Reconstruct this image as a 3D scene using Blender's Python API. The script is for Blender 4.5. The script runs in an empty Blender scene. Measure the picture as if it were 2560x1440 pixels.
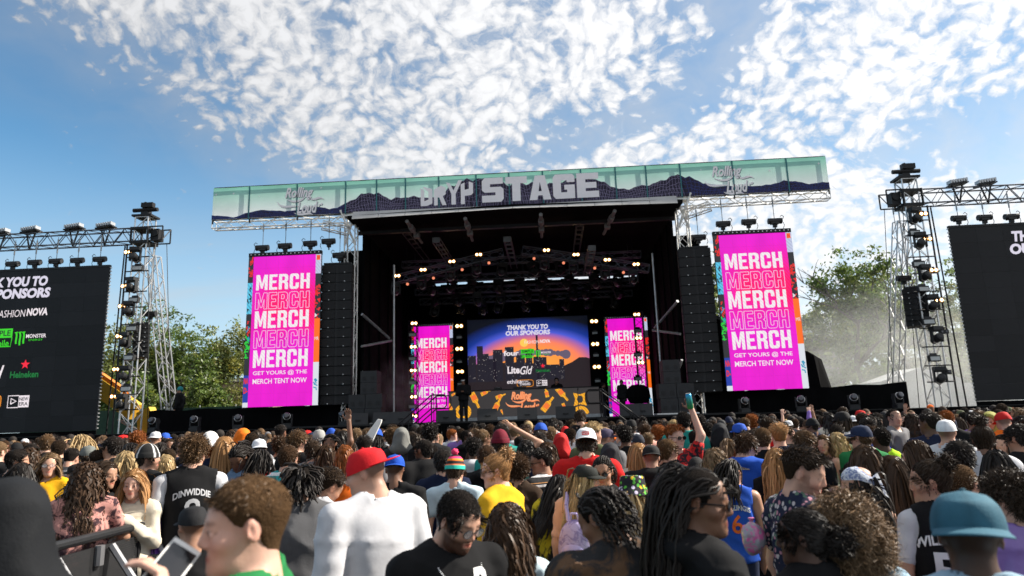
import bpy, bmesh, math, random, colorsys
import numpy as np
from mathutils import Matrix, Vector
from mathutils.bvhtree import BVHTree
R = math.radians
random.seed(7); RNG = np.random.default_rng(7)
S = bpy.context.scene
COL = S.collection

# ---------------------------------------------------------------- camera (24 mm, held at head height)
CAM = np.array([1.2536, -25.3458, 1.8201]); YAW, PITCH, ROLL, FPX = 0.0548, 0.1958, -0.0324, 1696.03
def _axes():
    c, s = math.cos(YAW), math.sin(YAW)
    r0 = np.array([c, s, 0.]); f0 = np.array([-s, c, 0.]); z = np.array([0, 0, 1.])
    c, s = math.cos(PITCH), math.sin(PITCH)
    f = c*f0 + s*z; u1 = -s*f0 + c*z
    c, s = math.cos(ROLL), math.sin(ROLL)
    return c*r0 + s*u1, -s*r0 + c*u1, f
RT, UP, FW = _axes()
cd = bpy.data.cameras.new('camera'); cam = bpy.data.objects.new('camera', cd); COL.objects.link(cam)
cam.matrix_world = Matrix(((RT[0], UP[0], -FW[0], CAM[0]), (RT[1], UP[1], -FW[1], CAM[1]), (RT[2], UP[2], -FW[2], CAM[2]), (0, 0, 0, 1)))
cd.sensor_width = 36; cd.lens = 36*FPX/2560; cd.clip_end = 4000; cd.clip_start = 0.05
cd.dof.use_dof = True; cd.dof.focus_distance = 8.0; cd.dof.aperture_fstop = 2.5
S.camera = cam
def at(u, v, Y):
    """the point where the photo pixel's ray meets the upright plane at depth Y"""
    d = FW + RT*((u-1280)/FPX) - UP*((v-720)/FPX)
    return Vector(CAM + d*((Y-CAM[1])/d[1]))
def pix(p):
    d = np.asarray(p, float)-CAM; w = d@FW
    return 1280+FPX*(d@RT)/w, 720-FPX*(d@UP)/w, w

# ---------------------------------------------------------------- sky, sun, exposure
SUN_AZ, SUN_EL = R(74), R(38)
SUNV = (math.cos(SUN_EL)*math.sin(SUN_AZ), math.cos(SUN_EL)*math.cos(SUN_AZ), math.sin(SUN_EL))
W = bpy.data.worlds.new('World'); S.world = W; W.use_nodes = True
def NT(tree):
    def n(t, ins=None, **kw):
        x = tree.nodes.new(t)
        for k, v in kw.items(): setattr(x, k, v)
        for k, v in (ins or {}).items():
            if hasattr(v, 'is_output'): tree.links.new(v, x.inputs[k])
            elif isinstance(v, bpy.types.Node): tree.links.new(v.outputs[0], x.inputs[k])
            else: x.inputs[k].default_value = v
        return x
    def m(op, a, b=0.0, c=None, clamp=False):
        ins = {0: a, 1: b}
        if c is not None: ins[2] = c
        return n('ShaderNodeMath', ins, operation=op, use_clamp=clamp)
    return n, m
def build_world():
    t = W.node_tree; t.nodes.clear(); n, m = NT(t)
    sky = n('ShaderNodeTexSky', sky_type='NISHITA', sun_disc=False, sun_elevation=SUN_EL, sun_rotation=SUN_AZ, air_density=1.05, dust_density=0.25, ozone_density=4.0)
    tc = n('ShaderNodeTexCoord')
    sep = n('ShaderNodeSeparateXYZ', {0: tc.outputs['Generated']})
    z = m('MAXIMUM', m('ADD', sep.outputs[2], 0.06), 0.02)
    px = m('DIVIDE', sep.outputs[0], z); py = m('DIVIDE', sep.outputs[1], z)
    P = n('ShaderNodeCombineXYZ', {0: px, 1: py})
    def noise(vec, scale, detail, rough, dist=0.0, w=None):
        return n('ShaderNodeTexNoise', {'Vector': vec, 'Scale': scale, 'Detail': detail, 'Roughness': rough, 'Distortion': dist})
    # a sheet of cloudlets fills the sky to the right of a ragged front
    def seg(ax, ay, bx, by, rad):
        L2 = (bx-ax)**2+(by-ay)**2
        dx = m('SUBTRACT', pxw, ax); dy = m('SUBTRACT', pyw, ay)
        tt = m('DIVIDE', m('ADD', m('MULTIPLY', dx, bx-ax), m('MULTIPLY', dy, by-ay)), L2, clamp=True)
        ex = m('SUBTRACT', dx, m('MULTIPLY', tt, bx-ax)); ey = m('SUBTRACT', dy, m('MULTIPLY', tt, by-ay))
        dd = m('SQRT', m('ADD', m('MULTIPLY', ex, ex), m('MULTIPLY', ey, ey)))
        return n('ShaderNodeMapRange', {0: dd, 1: 0.0, 2: rad, 3: 1.0, 4: 0.0}, interpolation_type='SMOOTHSTEP').outputs[0]
    bw = n('ShaderNodeSeparateXYZ', {0: noise(P, 2.0, 3.0, 0.55).outputs['Color']})
    pxw = m('MULTIPLY_ADD', m('SUBTRACT', bw.outputs[0], 0.5), 0.55, px)
    pyw = m('MULTIPLY_ADD', m('SUBTRACT', bw.outputs[1], 0.5), 0.55, py)
    front = m('SUBTRACT', pxw, m('MULTIPLY_ADD', pyw, 0.30, -1.60))
    cov = n('ShaderNodeMapRange', {0: front, 1: -0.20, 2: 0.42, 3: 0.0, 4: 1.0}, interpolation_type='SMOOTHSTEP').outputs[0]
    gap = m('MULTIPLY', m('MAXIMUM', seg(0.42, 0.6, 0.44, 1.72, 0.17), m('MULTIPLY', seg(0.44, 1.72, -0.05, 2.05, 0.20), 0.75)), 0.72)
    gap = m('MAXIMUM', gap, m('MULTIPLY', seg(1.3, 2.1, 1.75, 2.25, 0.35), 0.8))
    gap = m('MAXIMUM', gap, m('MULTIPLY', n('ShaderNodeMapRange', {0: py, 1: 3.0, 2: 6.0, 3: 0.0, 4: 1.0}).outputs[0], 0.5))
    cov = m('MULTIPLY', cov, m('SUBTRACT', 1.0, gap))
    # cloudlets: rounded cells on a flatter mapping, so that they keep their height low in the sky
    zc = m('MAXIMUM', m('ADD', sep.outputs[2], 0.6), 0.3); PC = n('ShaderNodeCombineXYZ', {0: m('DIVIDE', sep.outputs[0], zc), 1: m('DIVIDE', sep.outputs[1], zc)})
    wv = noise(PC, 7.0, 3.0, 0.55).outputs['Color']; Pw = n('ShaderNodeMixRGB', {0: 0.10, 1: PC, 2: wv}, blend_type='ADD')
    wv2 = noise(PC, 38.0, 3.0, 0.6).outputs['Color']; Pw2 = n('ShaderNodeMixRGB', {0: 0.022, 1: Pw, 2: wv2}, blend_type='ADD')
    c1 = noise(Pw, 13.0, 4.0, 0.55, 0.2).outputs['Fac']
    vo = n('ShaderNodeTexVoronoi', {'Vector': Pw2, 'Scale': 54.0, 'Smoothness': 0.7}, feature='SMOOTH_F1').outputs['Distance']
    c2 = n('ShaderNodeMapRange', {0: vo, 1: 0.05, 2: 0.72, 3: 0.84, 4: 0.16}).outputs[0]
    c3 = noise(Pw2, 95.0, 4.0, 0.62).outputs['Fac']
    cell = m('ADD', m('MULTIPLY', c1, 0.36), m('ADD', m('MULTIPLY', c2, 0.34), m('MULTIPLY', c3, 0.30)))
    thr = m('MULTIPLY_ADD', cov, -0.345, 0.72)
    d = m('SUBTRACT', cell, thr)
    alpha = n('ShaderNodeMapRange', {0: d, 1: -0.14, 2: 0.16, 3: 0.0, 4: 1.0}, interpolation_type='SMOOTHSTEP').outputs[0]
    alpha = m('MAXIMUM', alpha, m('MULTIPLY', m('MULTIPLY', n('ShaderNodeMapRange', {0: front, 1: -0.5, 2: 0.5, 3: 0.0, 4: 1.0}, interpolation_type='SMOOTHSTEP').outputs[0], 0.85), c1))
    # thin streaks low in the sky
    st = noise(n('ShaderNodeMapping', {0: P, 2: (0, 0, R(14)), 3: (0.35, 1.2, 1)}), 0.9, 5.0, 0.6, 0.4).outputs['Fac']
    lowm = n('ShaderNodeMapRange', {0: sep.outputs[2], 1: 0.12, 2: 0.32, 3: 1.0, 4: 0.0}).outputs[0]
    sta = m('MULTIPLY', n('ShaderNodeMapRange', {0: st, 1: 0.50, 2: 0.72, 3: 0.0, 4: 0.7}).outputs[0], lowm)
    alpha = m('MAXIMUM', alpha, sta, clamp=True)
    # cloud light: thicker cells brighter, and brighter towards the sun
    sd = n('ShaderNodeVectorMath', {0: tc.outputs['Generated'], 1: SUNV}, operation='DOT_PRODUCT').outputs['Value']
    sb = n('ShaderNodeMapRange', {0: sd, 1: 0.0, 2: 0.95, 3: 2.75, 4: 4.7}).outputs[0]
    shade = n('ShaderNodeMapRange', {0: d, 1: -0.02, 2: 0.20, 3: 0.74, 4: 1.14}).outputs[0]
    lum = m('MULTIPLY', sb, shade)
    cc = n('ShaderNodeCombineXYZ', {0: lum, 1: m('MULTIPLY', lum, 1.01), 2: m('MULTIPLY', lum, 1.035)})
    hs = n('ShaderNodeMixRGB', {0: 1.0, 1: n('ShaderNodeHueSaturation', {'Saturation': 1.15, 'Value': 0.74, 'Color': sky.outputs[0]}), 2: (0.80, 1.0, 0.92, 1)}, blend_type='MULTIPLY')
    mix = n('ShaderNodeMixRGB', {0: alpha, 1: hs, 2: cc})
    hz = n('ShaderNodeMapRange', {0: sep.outputs[2], 1: 0.0, 2: 0.42, 3: 0.80, 4: 0.0}, interpolation_type='SMOOTHSTEP').outputs[0]
    hzc = n('ShaderNodeMixRGB', {0: n('ShaderNodeMapRange', {0: sd, 1: -0.3, 2: 0.8}).outputs[0], 1: (2.4, 3.1, 3.7, 1), 2: (4.6, 4.75, 4.9, 1)})
    mix = n('ShaderNodeMixRGB', {0: hz, 1: mix, 2: hzc})
    bg = n('ShaderNodeBackground', {0: mix, 1: 0.12})
    n('ShaderNodeOutputWorld', {0: bg})
build_world()
W.cycles.sampling_method = 'MANUAL'; W.cycles.sample_map_resolution = 512
sl = bpy.data.lights.new('sun', 'SUN'); sl.energy = 5.0; sl.angle = R(0.6); sl.color = (1.0, 0.93, 0.82)
sun = bpy.data.objects.new('sun', sl); COL.objects.link(sun)
SD = Vector((math.cos(SUN_EL)*math.sin(SUN_AZ), math.cos(SUN_EL)*math.cos(SUN_AZ), math.sin(SUN_EL)))
sun.rotation_euler = SD.to_track_quat('Z', 'Y').to_euler(); sun.location = SD*60
S.view_settings.view_transform = 'Standard'; S.view_settings.look = 'None'; S.view_settings.gamma = 1.0
S.view_settings.exposure = 1.0
S.render.engine = 'CYCLES'
S.cycles.use_adaptive_sampling = True
S.cycles.use_denoising = True
try: S.cycles.denoiser = 'OPENIMAGEDENOISE'
except Exception: pass
S.cycles.max_bounces = 6; S.cycles.diffuse_bounces = 3; S.cycles.glossy_bounces = 3; S.cycles.transmission_bounces = 6
S.cycles.transparent_max_bounces = 8; S.cycles.volume_bounces = 0; S.cycles.sample_clamp_indirect = 6.0
S.cycles.caustics_reflective = False; S.cycles.caustics_refractive = False

# ---------------------------------------------------------------- materials
MATS = {}
def mat(name, col=(.5, .5, .5), rough=.6, metal=0., emit=None, es=1., var=.12, scale=6., bump=0., bscale=60., objcol=False, vcol=False, spec=.4, sss=0., alpha=None, sheen=0., coat=0.):
    if name in MATS: return MATS[name]
    m_ = bpy.data.materials.new(name); m_.use_nodes = True; MATS[name] = m_
    t = m_.node_tree; t.nodes.clear(); n, m = NT(t)
    tc = n('ShaderNodeTexCoord')
    base = None
    if objcol: base = n('ShaderNodeObjectInfo').outputs['Color']
    else:
        r = n('ShaderNodeRGB'); r.outputs[0].default_value = (*col, 1); base = r.outputs[0]
    if vcol:
        a = n('ShaderNodeAttribute', attribute_name='Col')
        base = n('ShaderNodeMixRGB', {0: 1., 1: base, 2: a.outputs['Color']}, blend_type='MULTIPLY').outputs[0]
    if var:
        nz = n('ShaderNodeTexNoise', {'Vector': tc.outputs['Object'], 'Scale': scale, 'Detail': 5., 'Roughness': .6})
        f = n('ShaderNodeMapRange', {0: nz.outputs['Fac'], 1: .3, 2: .7, 3: 1-var, 4: 1+var})
        base = n('ShaderNodeMixRGB', {0: 1., 1: base, 2: f}, blend_type='MULTIPLY').outputs[0]
    b = n('ShaderNodeBsdfPrincipled', {'Base Color': base, 'Roughness': rough, 'Metallic': metal, 'Specular IOR Level': spec})
    if sss: b.inputs['Subsurface Weight'].default_value = sss; b.inputs['Subsurface Radius'].default_value = (.012, .005, .003); b.inputs['Subsurface Scale'].default_value = 1.0
    if sheen: b.inputs['Sheen Weight'].default_value = sheen
    if coat: b.inputs['Coat Weight'].default_value = coat
    if emit is not None:
        b.inputs['Emission Color'].default_value = (*emit, 1); b.inputs['Emission Strength'].default_value = es
    if bump:
        nb = n('ShaderNodeTexNoise', {'Vector': tc.outputs['Object'], 'Scale': bscale, 'Detail': 4., 'Roughness': .6})
        bp = n('ShaderNodeBump', {'Height': nb.outputs['Fac'], 'Strength': bump, 'Distance': .01}); t.links.new(bp.outputs[0], b.inputs['Normal'])
    if alpha is not None: b.inputs['Alpha'].default_value = alpha
    n('ShaderNodeOutputMaterial', {0: b})
    return m_
LEDX = .52                                                                    # the photo's exposure lets the screens read just below white
def emis(name, col, es=1., wave=0., lamp=False):
    """an LED surface: dark glossy board that gives off light"""
    if name in MATS: return MATS[name]
    if lamp is False: es *= LEDX
    m_ = mat(name, (.02, .02, .02), .5, emit=col, es=es, var=0)
    if wave:
        t = m_.node_tree; n, m = NT(t); b = [x for x in t.nodes if x.type == 'BSDF_PRINCIPLED'][0]
        tc = n('ShaderNodeTexCoord')
        w = n('ShaderNodeTexWave', {'Vector': n('ShaderNodeMapping', {0: tc.outputs['Object'], 2: (0, R(40), 0)}), 'Scale': 3.2, 'Distortion': 3.0, 'Detail': 2.0, 'Detail Scale': 1.2})
        f = n('ShaderNodeMapRange', {0: w.outputs['Fac'], 1: 0., 2: 1., 3: es*(1-wave), 4: es*(1+wave*.5)})
        t.links.new(f.outputs[0], b.inputs['Emission Strength'])
    return m_
srgb = lambda r, g, b: tuple(((c/255)/12.92 if c <= 10 else (((c/255)+.055)/1.055)**2.4) for c in (r, g, b))
BLACK = mat('black_steel', (.010, .010, .011), .5, .3, var=.2)
CLOTHBLACK = mat('black_cloth', (.004, .004, .0045), .95, spec=.04, var=.3, scale=1.5, bump=.4, bscale=9)
ALU = mat('aluminium', (.62, .61, .60), .38, .85, var=.15)
ALUW = mat('pale_aluminium', (.80, .78, .74), .5, .35, var=.12)
STEEL = mat('galvanised_steel', (.45, .46, .47), .45, .7, var=.2)
WHITEP = mat('white_paint', (.75, .74, .72), .5, var=.1)
LENS = mat('lens_glass', (.03, .03, .04), .05, .0, spec=1., var=0)
LED_OFF = mat('led_black', (.010, .010, .0115), .5, spec=.25, var=.12, scale=3)
def _rand(m_, lo, hi):
    t = m_.node_tree; n, m = NT(t); b = [x for x in t.nodes if x.type == 'BSDF_PRINCIPLED'][0]; l = b.inputs['Base Color'].links[0].from_socket
    x = n('ShaderNodeMixRGB', {0: 1., 1: l, 2: n('ShaderNodeMapRange', {0: n('ShaderNodeObjectInfo').outputs['Random'], 3: lo, 4: hi})}, blend_type='MULTIPLY'); t.links.new(x.outputs[0], b.inputs['Base Color'])
_rand(LED_OFF, .75, 1.35)
PLATE = mat('dull_black_plastic', (.014, .014, .015), .55, var=.15)
WARM = emis('warm_lamp', (1., .70, .36), 9., lamp=True)
ORANGE_LAMP = emis('dim_lamp', (1., .30, .16), .5, lamp=True)

# ---------------------------------------------------------------- mesh helpers
def link(o, parent=None):
    COL.objects.link(o)
    if parent is not None: o.parent = parent
    return o
def tag(o, label=None, cat=None, group=None, kind=None):
    if label: o['label'] = label
    if cat: o['category'] = cat
    if group: o['group'] = group
    if kind: o['kind'] = kind
    return o
def empty(name, loc=(0, 0, 0), rz=0., label=None, cat=None, group=None):
    o = bpy.data.objects.new(name, None); COL.objects.link(o); o.location = loc; o.rotation_euler = (0, 0, rz); o.empty_display_size = .2
    return tag(o, label, cat, group)
def npmesh(name, V, F, smooth=False, colors=None):
    """mesh from an (n,3) array and an (m,4) or (m,3) array or list of faces"""
    me = bpy.data.meshes.new(name)
    if isinstance(F, np.ndarray):
        k = F.shape[1]; me.vertices.add(len(V)); me.vertices.foreach_set('co', np.ascontiguousarray(V, np.float32).ravel())
        me.loops.add(F.size); me.loops.foreach_set('vertex_index', np.ascontiguousarray(F, np.int32).ravel())
        me.polygons.add(len(F)); me.polygons.foreach_set('loop_start', np.arange(0, F.size, k, dtype=np.int32))
        if smooth: me.polygons.foreach_set('use_smooth', np.ones(len(F), bool))
        me.update(calc_edges=True)
    else:
        me.from_pydata([tuple(v) for v in V], [], F)
        if smooth: me.polygons.foreach_set('use_smooth', [True]*len(F))
        me.update()
    if colors is not None:
        a = me.color_attributes.new('Col', 'FLOAT_COLOR', 'POINT')
        c = np.ones((len(V), 4), np.float32); c[:, :3] = colors; a.data.foreach_set('color', c.ravel())
    return me
def obj(name, me, mt=None, parent=None, color=None):
    if mt is not None and not me.materials: me.materials.append(mt)
    o = bpy.data.objects.new(name, me)
    if color is not None: o.color = (*color[:3], 1)
    return link(o, parent)
class MB:
    def __init__(s): s.v = []; s.f = []; s.mi = []; s.m = 0
    def add(s, vs, fs):
        b = len(s.v); s.v += [tuple(x) for x in vs]; s.f += [tuple(i+b for i in f) for f in fs]; s.mi += [s.m]*len(fs); return s
    def box(s, c, d, M=None):
        x, y, z = d[0]/2, d[1]/2, d[2]/2
        vs = [Vector(p) for p in ((-x, -y, -z), (x, -y, -z), (x, y, -z), (-x, y, -z), (-x, -y, z), (x, -y, z), (x, y, z), (-x, y, z))]
        if M is not None: vs = [M @ v for v in vs]
        c = Vector(c)
        return s.add([v+c for v in vs], [(0, 3, 2, 1), (4, 5, 6, 7), (0, 1, 5, 4), (1, 2, 6, 5), (2, 3, 7, 6), (3, 0, 4, 7)])
    def bx(s, x0, x1, y0, y1, z0, z1): return s.box(((x0+x1)/2, (y0+y1)/2, (z0+z1)/2), (x1-x0, y1-y0, z1-z0))
    def tube(s, p0, p1, r, n=6, r1=None, caps=True):
        p0, p1 = Vector(p0), Vector(p1); d = p1-p0
        if d.length < 1e-6: return s
        d.normalize(); a = d.orthogonal().normalized(); b = d.cross(a); r1 = r if r1 is None else r1
        vs = [p0+(a*math.cos(2*math.pi*i/n)+b*math.sin(2*math.pi*i/n))*r for i in range(n)]+[p1+(a*math.cos(2*math.pi*i/n)+b*math.sin(2*math.pi*i/n))*r1 for i in range(n)]
        fs = [(i, (i+1) % n, n+(i+1) % n, n+i) for i in range(n)]
        if caps: fs += [tuple(range(n-1, -1, -1)), tuple(range(n, 2*n))]
        return s.add(vs, fs)
    def path(s, pts, r, n=6):
        for a, b in zip(pts, pts[1:]): s.tube(a, b, r, n)
        return s
    def prism(s, pts, d):
        """flat outline pts pushed along vector d"""
        k = len(pts); d = Vector(d); P = [Vector(p) for p in pts]
        return s.add(P+[p+d for p in P], [tuple(range(k)), tuple(range(2*k-1, k-1, -1))]+[(i, i+k, (i+1) % k+k, (i+1) % k) for i in range(k)])
    def poly(s, pts): return s.add(pts, [tuple(range(len(pts)))])
    def lathe(s, prof, c=(0, 0, 0), n=16, M=None):
        vs = []; fs = []
        for r, z in prof:
            for i in range(n):
                a = 2*math.pi*i/n; vs.append(Vector((r*math.cos(a), r*math.sin(a), z)))
        if M is not None: vs = [M @ v for v in vs]
        c = Vector(c)
        for k in range(len(prof)-1):
            for i in range(n): fs.append((k*n+i, k*n+(i+1) % n, (k+1)*n+(i+1) % n, (k+1)*n+i))
        fs.append(tuple(range(n-1, -1, -1))); fs.append(tuple((len(prof)-1)*n+i for i in range(n)))
        return s.add([v+c for v in vs], fs)
    def truss(s, p0, p1, w, h=None, rc=.025, rd=.013, pitch=.5, up=(0, 0, 1), tri=False):
        p0, p1 = Vector(p0), Vector(p1); d = p1-p0; L = d.length; d.normalize(); h = h or w
        u = Vector(up); sx = d.cross(u)
        if sx.length < 1e-3: sx = d.cross(Vector((0, 1, 0)))
        sx.normalize(); u = sx.cross(d).normalized()
        cs = [(-w/2, -h/2), (w/2, -h/2), (w/2, h/2), (-w/2, h/2)]
        co = [p0+sx*a+u*b for a, b in cs]
        for c in co: s.tube(c, c+d*L, rc, 6)
        n = max(2, round(L/pitch)); st = L/n
        for j in range(4):
            a, b = co[j], co[(j+1) % 4]
            for k in range(n):
                q0, q1 = (a, b) if (k+j) % 2 == 0 else (b, a)
                s.tube(q0+d*(k*st), q1+d*((k+1)*st), rd, 4, caps=False)
            for k in (0, n): s.tube(a+d*(k*st), b+d*(k*st), rd, 4, caps=False)
        return s
    def build(s, name, mt, parent=None, smooth=False, color=None):
        me = bpy.data.meshes.new(name); me.from_pydata(s.v, [], s.f)
        for m_ in (mt if isinstance(mt, (list, tuple)) else [mt]): me.materials.append(m_)
        if any(s.mi): me.polygons.foreach_set('material_index', s.mi)
        if smooth: me.polygons.foreach_set('use_smooth', [True]*len(s.f))
        me.update()
        return obj(name, me, None, parent, color)
def copy_tree(o, parent=None):
    c = o.copy(); COL.objects.link(c); c.parent = parent
    for ch in list(o.children): copy_tree(ch, c)
    return c
def place_copy(proto, first, loc, rot=None, label=None, scale=None):
    o = proto if first else copy_tree(proto)
    o.location = loc
    if rot is not None: o.rotation_euler = rot
    if scale is not None: o.scale = (scale,)*3
    if label: o['label'] = label
    return o

# ---------------------------------------------------------------- lettering: all words are made first, in one go
_spec = {}
def _words(lst):
    tmp = []
    for key, body, off, shear, outline in lst:
        c = bpy.data.curves.new('w', 'FONT'); c.body = body; c.size = 1.; c.offset = off; c.shear = shear; c.resolution_u = 3; c.align_x = 'LEFT'
        if outline: c.fill_mode = 'NONE'; c.bevel_depth = outline; c.bevel_resolution = 0
        o = bpy.data.objects.new('w', c); COL.objects.link(o); tmp.append((key, o))
    dg = bpy.context.evaluated_depsgraph_get(); dg.update()
    for key, o in tmp:
        me = bpy.data.meshes.new_from_object(o.evaluated_get(dg))
        V = np.array([v.co for v in me.vertices]) if len(me.vertices) else np.zeros((0, 3)); F = [tuple(p.vertices) for p in me.polygons]
        bpy.data.meshes.remove(me)
        _spec[key] = (V, F)
    for key, o in tmp: c = o.data; bpy.data.objects.remove(o); bpy.data.curves.remove(c)
B, L_ = .035, .0
_words([('merch', 'MERCH', .012, 0, 0), ('merch_o', 'MERCH', .004, 0, .011), ('get', 'GET YOURS @ THE', .012, 0, 0), ('tent', 'MERCH TENT NOW', .012, 0, 0),
  ('stage', 'STAGE', .075, 0, 0), ('thank', 'THANK YOU TO', .05, .12, 0), ('our', 'OUR SPONSORS', .05, .12, 0), ('fashion', 'FASHION', -.004, .1, 0), ('nova', 'NOVA', .04, .1, 0),
  ('simple', 'SIMPLE', .02, 0, 0), ('mobile', 'Mobile', .015, 0, 0), ('monster', 'MONSTER', .02, 0, 0), ('energy', 'ENERGY', .0, 0, 0), ('gld', 'Gld', .01, .35, 0), ('heineken', 'Heineken', .03, 0, 0),
  ('standard', 'STANDARD', .02, 0, 0), ('electric', 'ELECTRIC', .01, 0, 0), ('newera', 'NEW', .02, 0, 0), ('era', 'ERA', .02, 0, 0), ('four', 'four', .03, 0, 0), ('lite', 'Lite', .03, 0, 0), ('ethika', 'ethika', .01, 0, 0),
  ('rolling', 'Rolling', .03, .3, 0), ('loud', 'Loud', .03, .3, 0), ('supreme', 'Supreme', .015, .12, 0), ('five', '5', .02, 0, 0), ('eight', '8', .012, .05, 0), ('six', '6', .015, 0, 0),
  ('dinwiddie', 'DINWIDDIE', .03, 0, 0), ('williams', 'WILLIAMS', .03, 0, 0), ('porzingis', 'PORZINGIS', .03, 0, 0), ('pee', 'P', .05, .15, 0), ('en', 'N', .05, 0, 0), ('na', 'NA', .05, .1, 0), ('dee', 'D-', .05, .1, 0), ('mr', 'MR', .0, 0, 0)])
def word(key, cx, cz, w=None, h=None, arc=0.):
    """letters as (V(x,z), F) centred at cx,cz; stretched to width w and height h"""
    V, F = _spec[key]; V = V[:, :2].copy(); lo, hi = V.min(0), V.max(0); d = hi-lo
    V -= (lo+hi)/2
    if w and not h: h = w*d[1]/d[0]
    if h and not w: w = h*d[0]/d[1]
    V = V*np.array([w, h])/d
    if arc: V[:, 1] -= arc*(V[:, 0]/(w/2))**2
    V += [cx, cz]
    return V, F
TALL = {'M': (1.2, [[(0, 0), (0, 1), (.30, 1), (.5, .40), (.70, 1), (1, 1), (1, 0), (.745, 0), (.745, .60), (.575, .10), (.425, .10), (.255, .60), (.255, 0)]]),
  'E': (.84, [[(0, 0), (0, 1), (1, 1), (1, .835), (.37, .835), (.37, .595), (.88, .595), (.88, .43), (.37, .43), (.37, .165), (1, .165), (1, 0)]]),
  'R': (.96, [[(0, 0), (0, .7), (.34, .7), (.34, .58), (.55, .58), (.64, .63), (.64, .79), (.55, .84), (.34, .84), (.34, .7001), (0, .7001), (0, 1), (.74, 1), (.92, .95), (1, .85), (1, .60), (.93, .53), (.82, .495), (.94, .45), (1, .38), (1, .06), (1.03, 0), (.68, 0), (.64, .05), (.64, .36), (.56, .42), (.34, .42), (.34, 0)]]),
  'C': (.96, [[(1, .63), (.655, .63), (.655, .78), (.57, .845), (.43, .845), (.345, .78), (.345, .22), (.43, .155), (.57, .155), (.655, .22), (.655, .40), (1, .40), (1, .16), (.93, .05), (.78, 0), (.22, 0), (.07, .05), (0, .16), (0, .84), (.07, .95), (.22, 1), (.78, 1), (.93, .95), (1, .84)]]),
  'H': (.96, [[(0, 0), (0, 1), (.345, 1), (.345, .595), (.655, .595), (.655, 1), (1, 1), (1, 0), (.655, 0), (.655, .43), (.345, .43), (.345, 0)]])}
def tall_word(face, name, txt, u0, u1, v0, v1, mt, parent, outline=0., k=2):
    """narrow poster capitals, filled or as an outline"""
    x0, x1, z0, z1 = face.x0+u0*face.w, face.x0+u1*face.w, face.z0+v0*face.h, face.z0+v1*face.h; tot = sum(TALL[c][0] for c in txt)+.16*(len(txt)-1); s_ = (x1-x0)/tot; x = x0; mb_ = MB()
    for c in txt:
        w, loops = TALL[c]
        for lp in loops:
            pts = [(x+a*w*s_, z0+b*(z1-z0)) for a, b in lp]
            if not outline: mb_.poly([(a, face.Y-.005*k, b) for a, b in pts])
            else:
                segs = [p for p in pts] + [pts[0]]
                for a, b in zip(segs, segs[1:]):
                    if (c == 'R') and {round(a[1], 3), round(b[1], 3)} <= {round(z0+.7*(z1-z0), 3)} and abs(a[0]-b[0]) > .2*s_: continue
                    face.stroke(mb_, [a, b], outline, k)
        x += (w+.16)*s_
    return mb_.build(name, mt, parent)
class Face:
    """a flat face in the X-Z plane at depth Y, turned to the crowd; u to the right and v up, in metres"""
    def __init__(s, x0, x1, z0, z1, Y): s.x0, s.x1, s.z0, s.z1, s.Y = x0, x1, z0, z1, Y; s.w = x1-x0; s.h = z1-z0
    def P(s, u, v, k=1): return (s.x0+u*s.w, s.Y-.005*k, s.z0+v*s.h)
    def rect(s, name, u0, u1, v0, v1, mt, parent, k=1):
        mb = MB(); mb.poly([s.P(u0, v0, k), s.P(u1, v0, k), s.P(u1, v1, k), s.P(u0, v1, k)]); return mb.build(name, mt, parent)
    def poly(s, name, pts, mt, parent, k=1):
        mb = MB(); mb.poly([s.P(u, v, k) for u, v in pts]); return mb.build(name, mt, parent)
    def word(s, name, key, u, v, mt, parent, w=None, h=None, k=2, arc=0.):
        V, F = word(key, s.x0+u*s.w, s.z0+v*s.h, w*s.w if w else None, h*s.h if h else None, arc)
        P = np.stack([V[:, 0], np.full(len(V), s.Y-.005*k), V[:, 1]], 1)
        return obj(name, npmesh(name, P, F), mt, parent)
    def stroke(s, mb, pts, r, k=2, taper=False):
        """a flat ribbon along (u,v) metres points"""
        pts = [Vector((p[0], p[1])) for p in pts]; n = len(pts)
        L = []; Rr = []
        for i, p in enumerate(pts):
            t = (pts[min(i+1, n-1)]-pts[max(i-1, 0)]).normalized(); q = Vector((-t.y, t.x))
            rr = r*(1-.85*abs(2*i/(n-1)-1)**2) if taper else r
            L.append((p.x+q.x*rr, s.Y-.005*k, p.y+q.y*rr)); Rr.append((p.x-q.x*rr, s.Y-.005*k, p.y-q.y*rr))
        mb.add(L+Rr, [(i, i+1, n+i+1, n+i) for i in range(n-1)])
def bez(p0, p1, p2, p3, n=12):
    o = []
    for i in range(n+1):
        t = i/n; a = (1-t)**3; b = 3*t*(1-t)**2; c = 3*t*t*(1-t); d = t**3
        o.append((a*p0[0]+b*p1[0]+c*p2[0]+d*p3[0], a*p0[1]+b*p1[1]+c*p2[1]+d*p3[1]))
    return o
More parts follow.
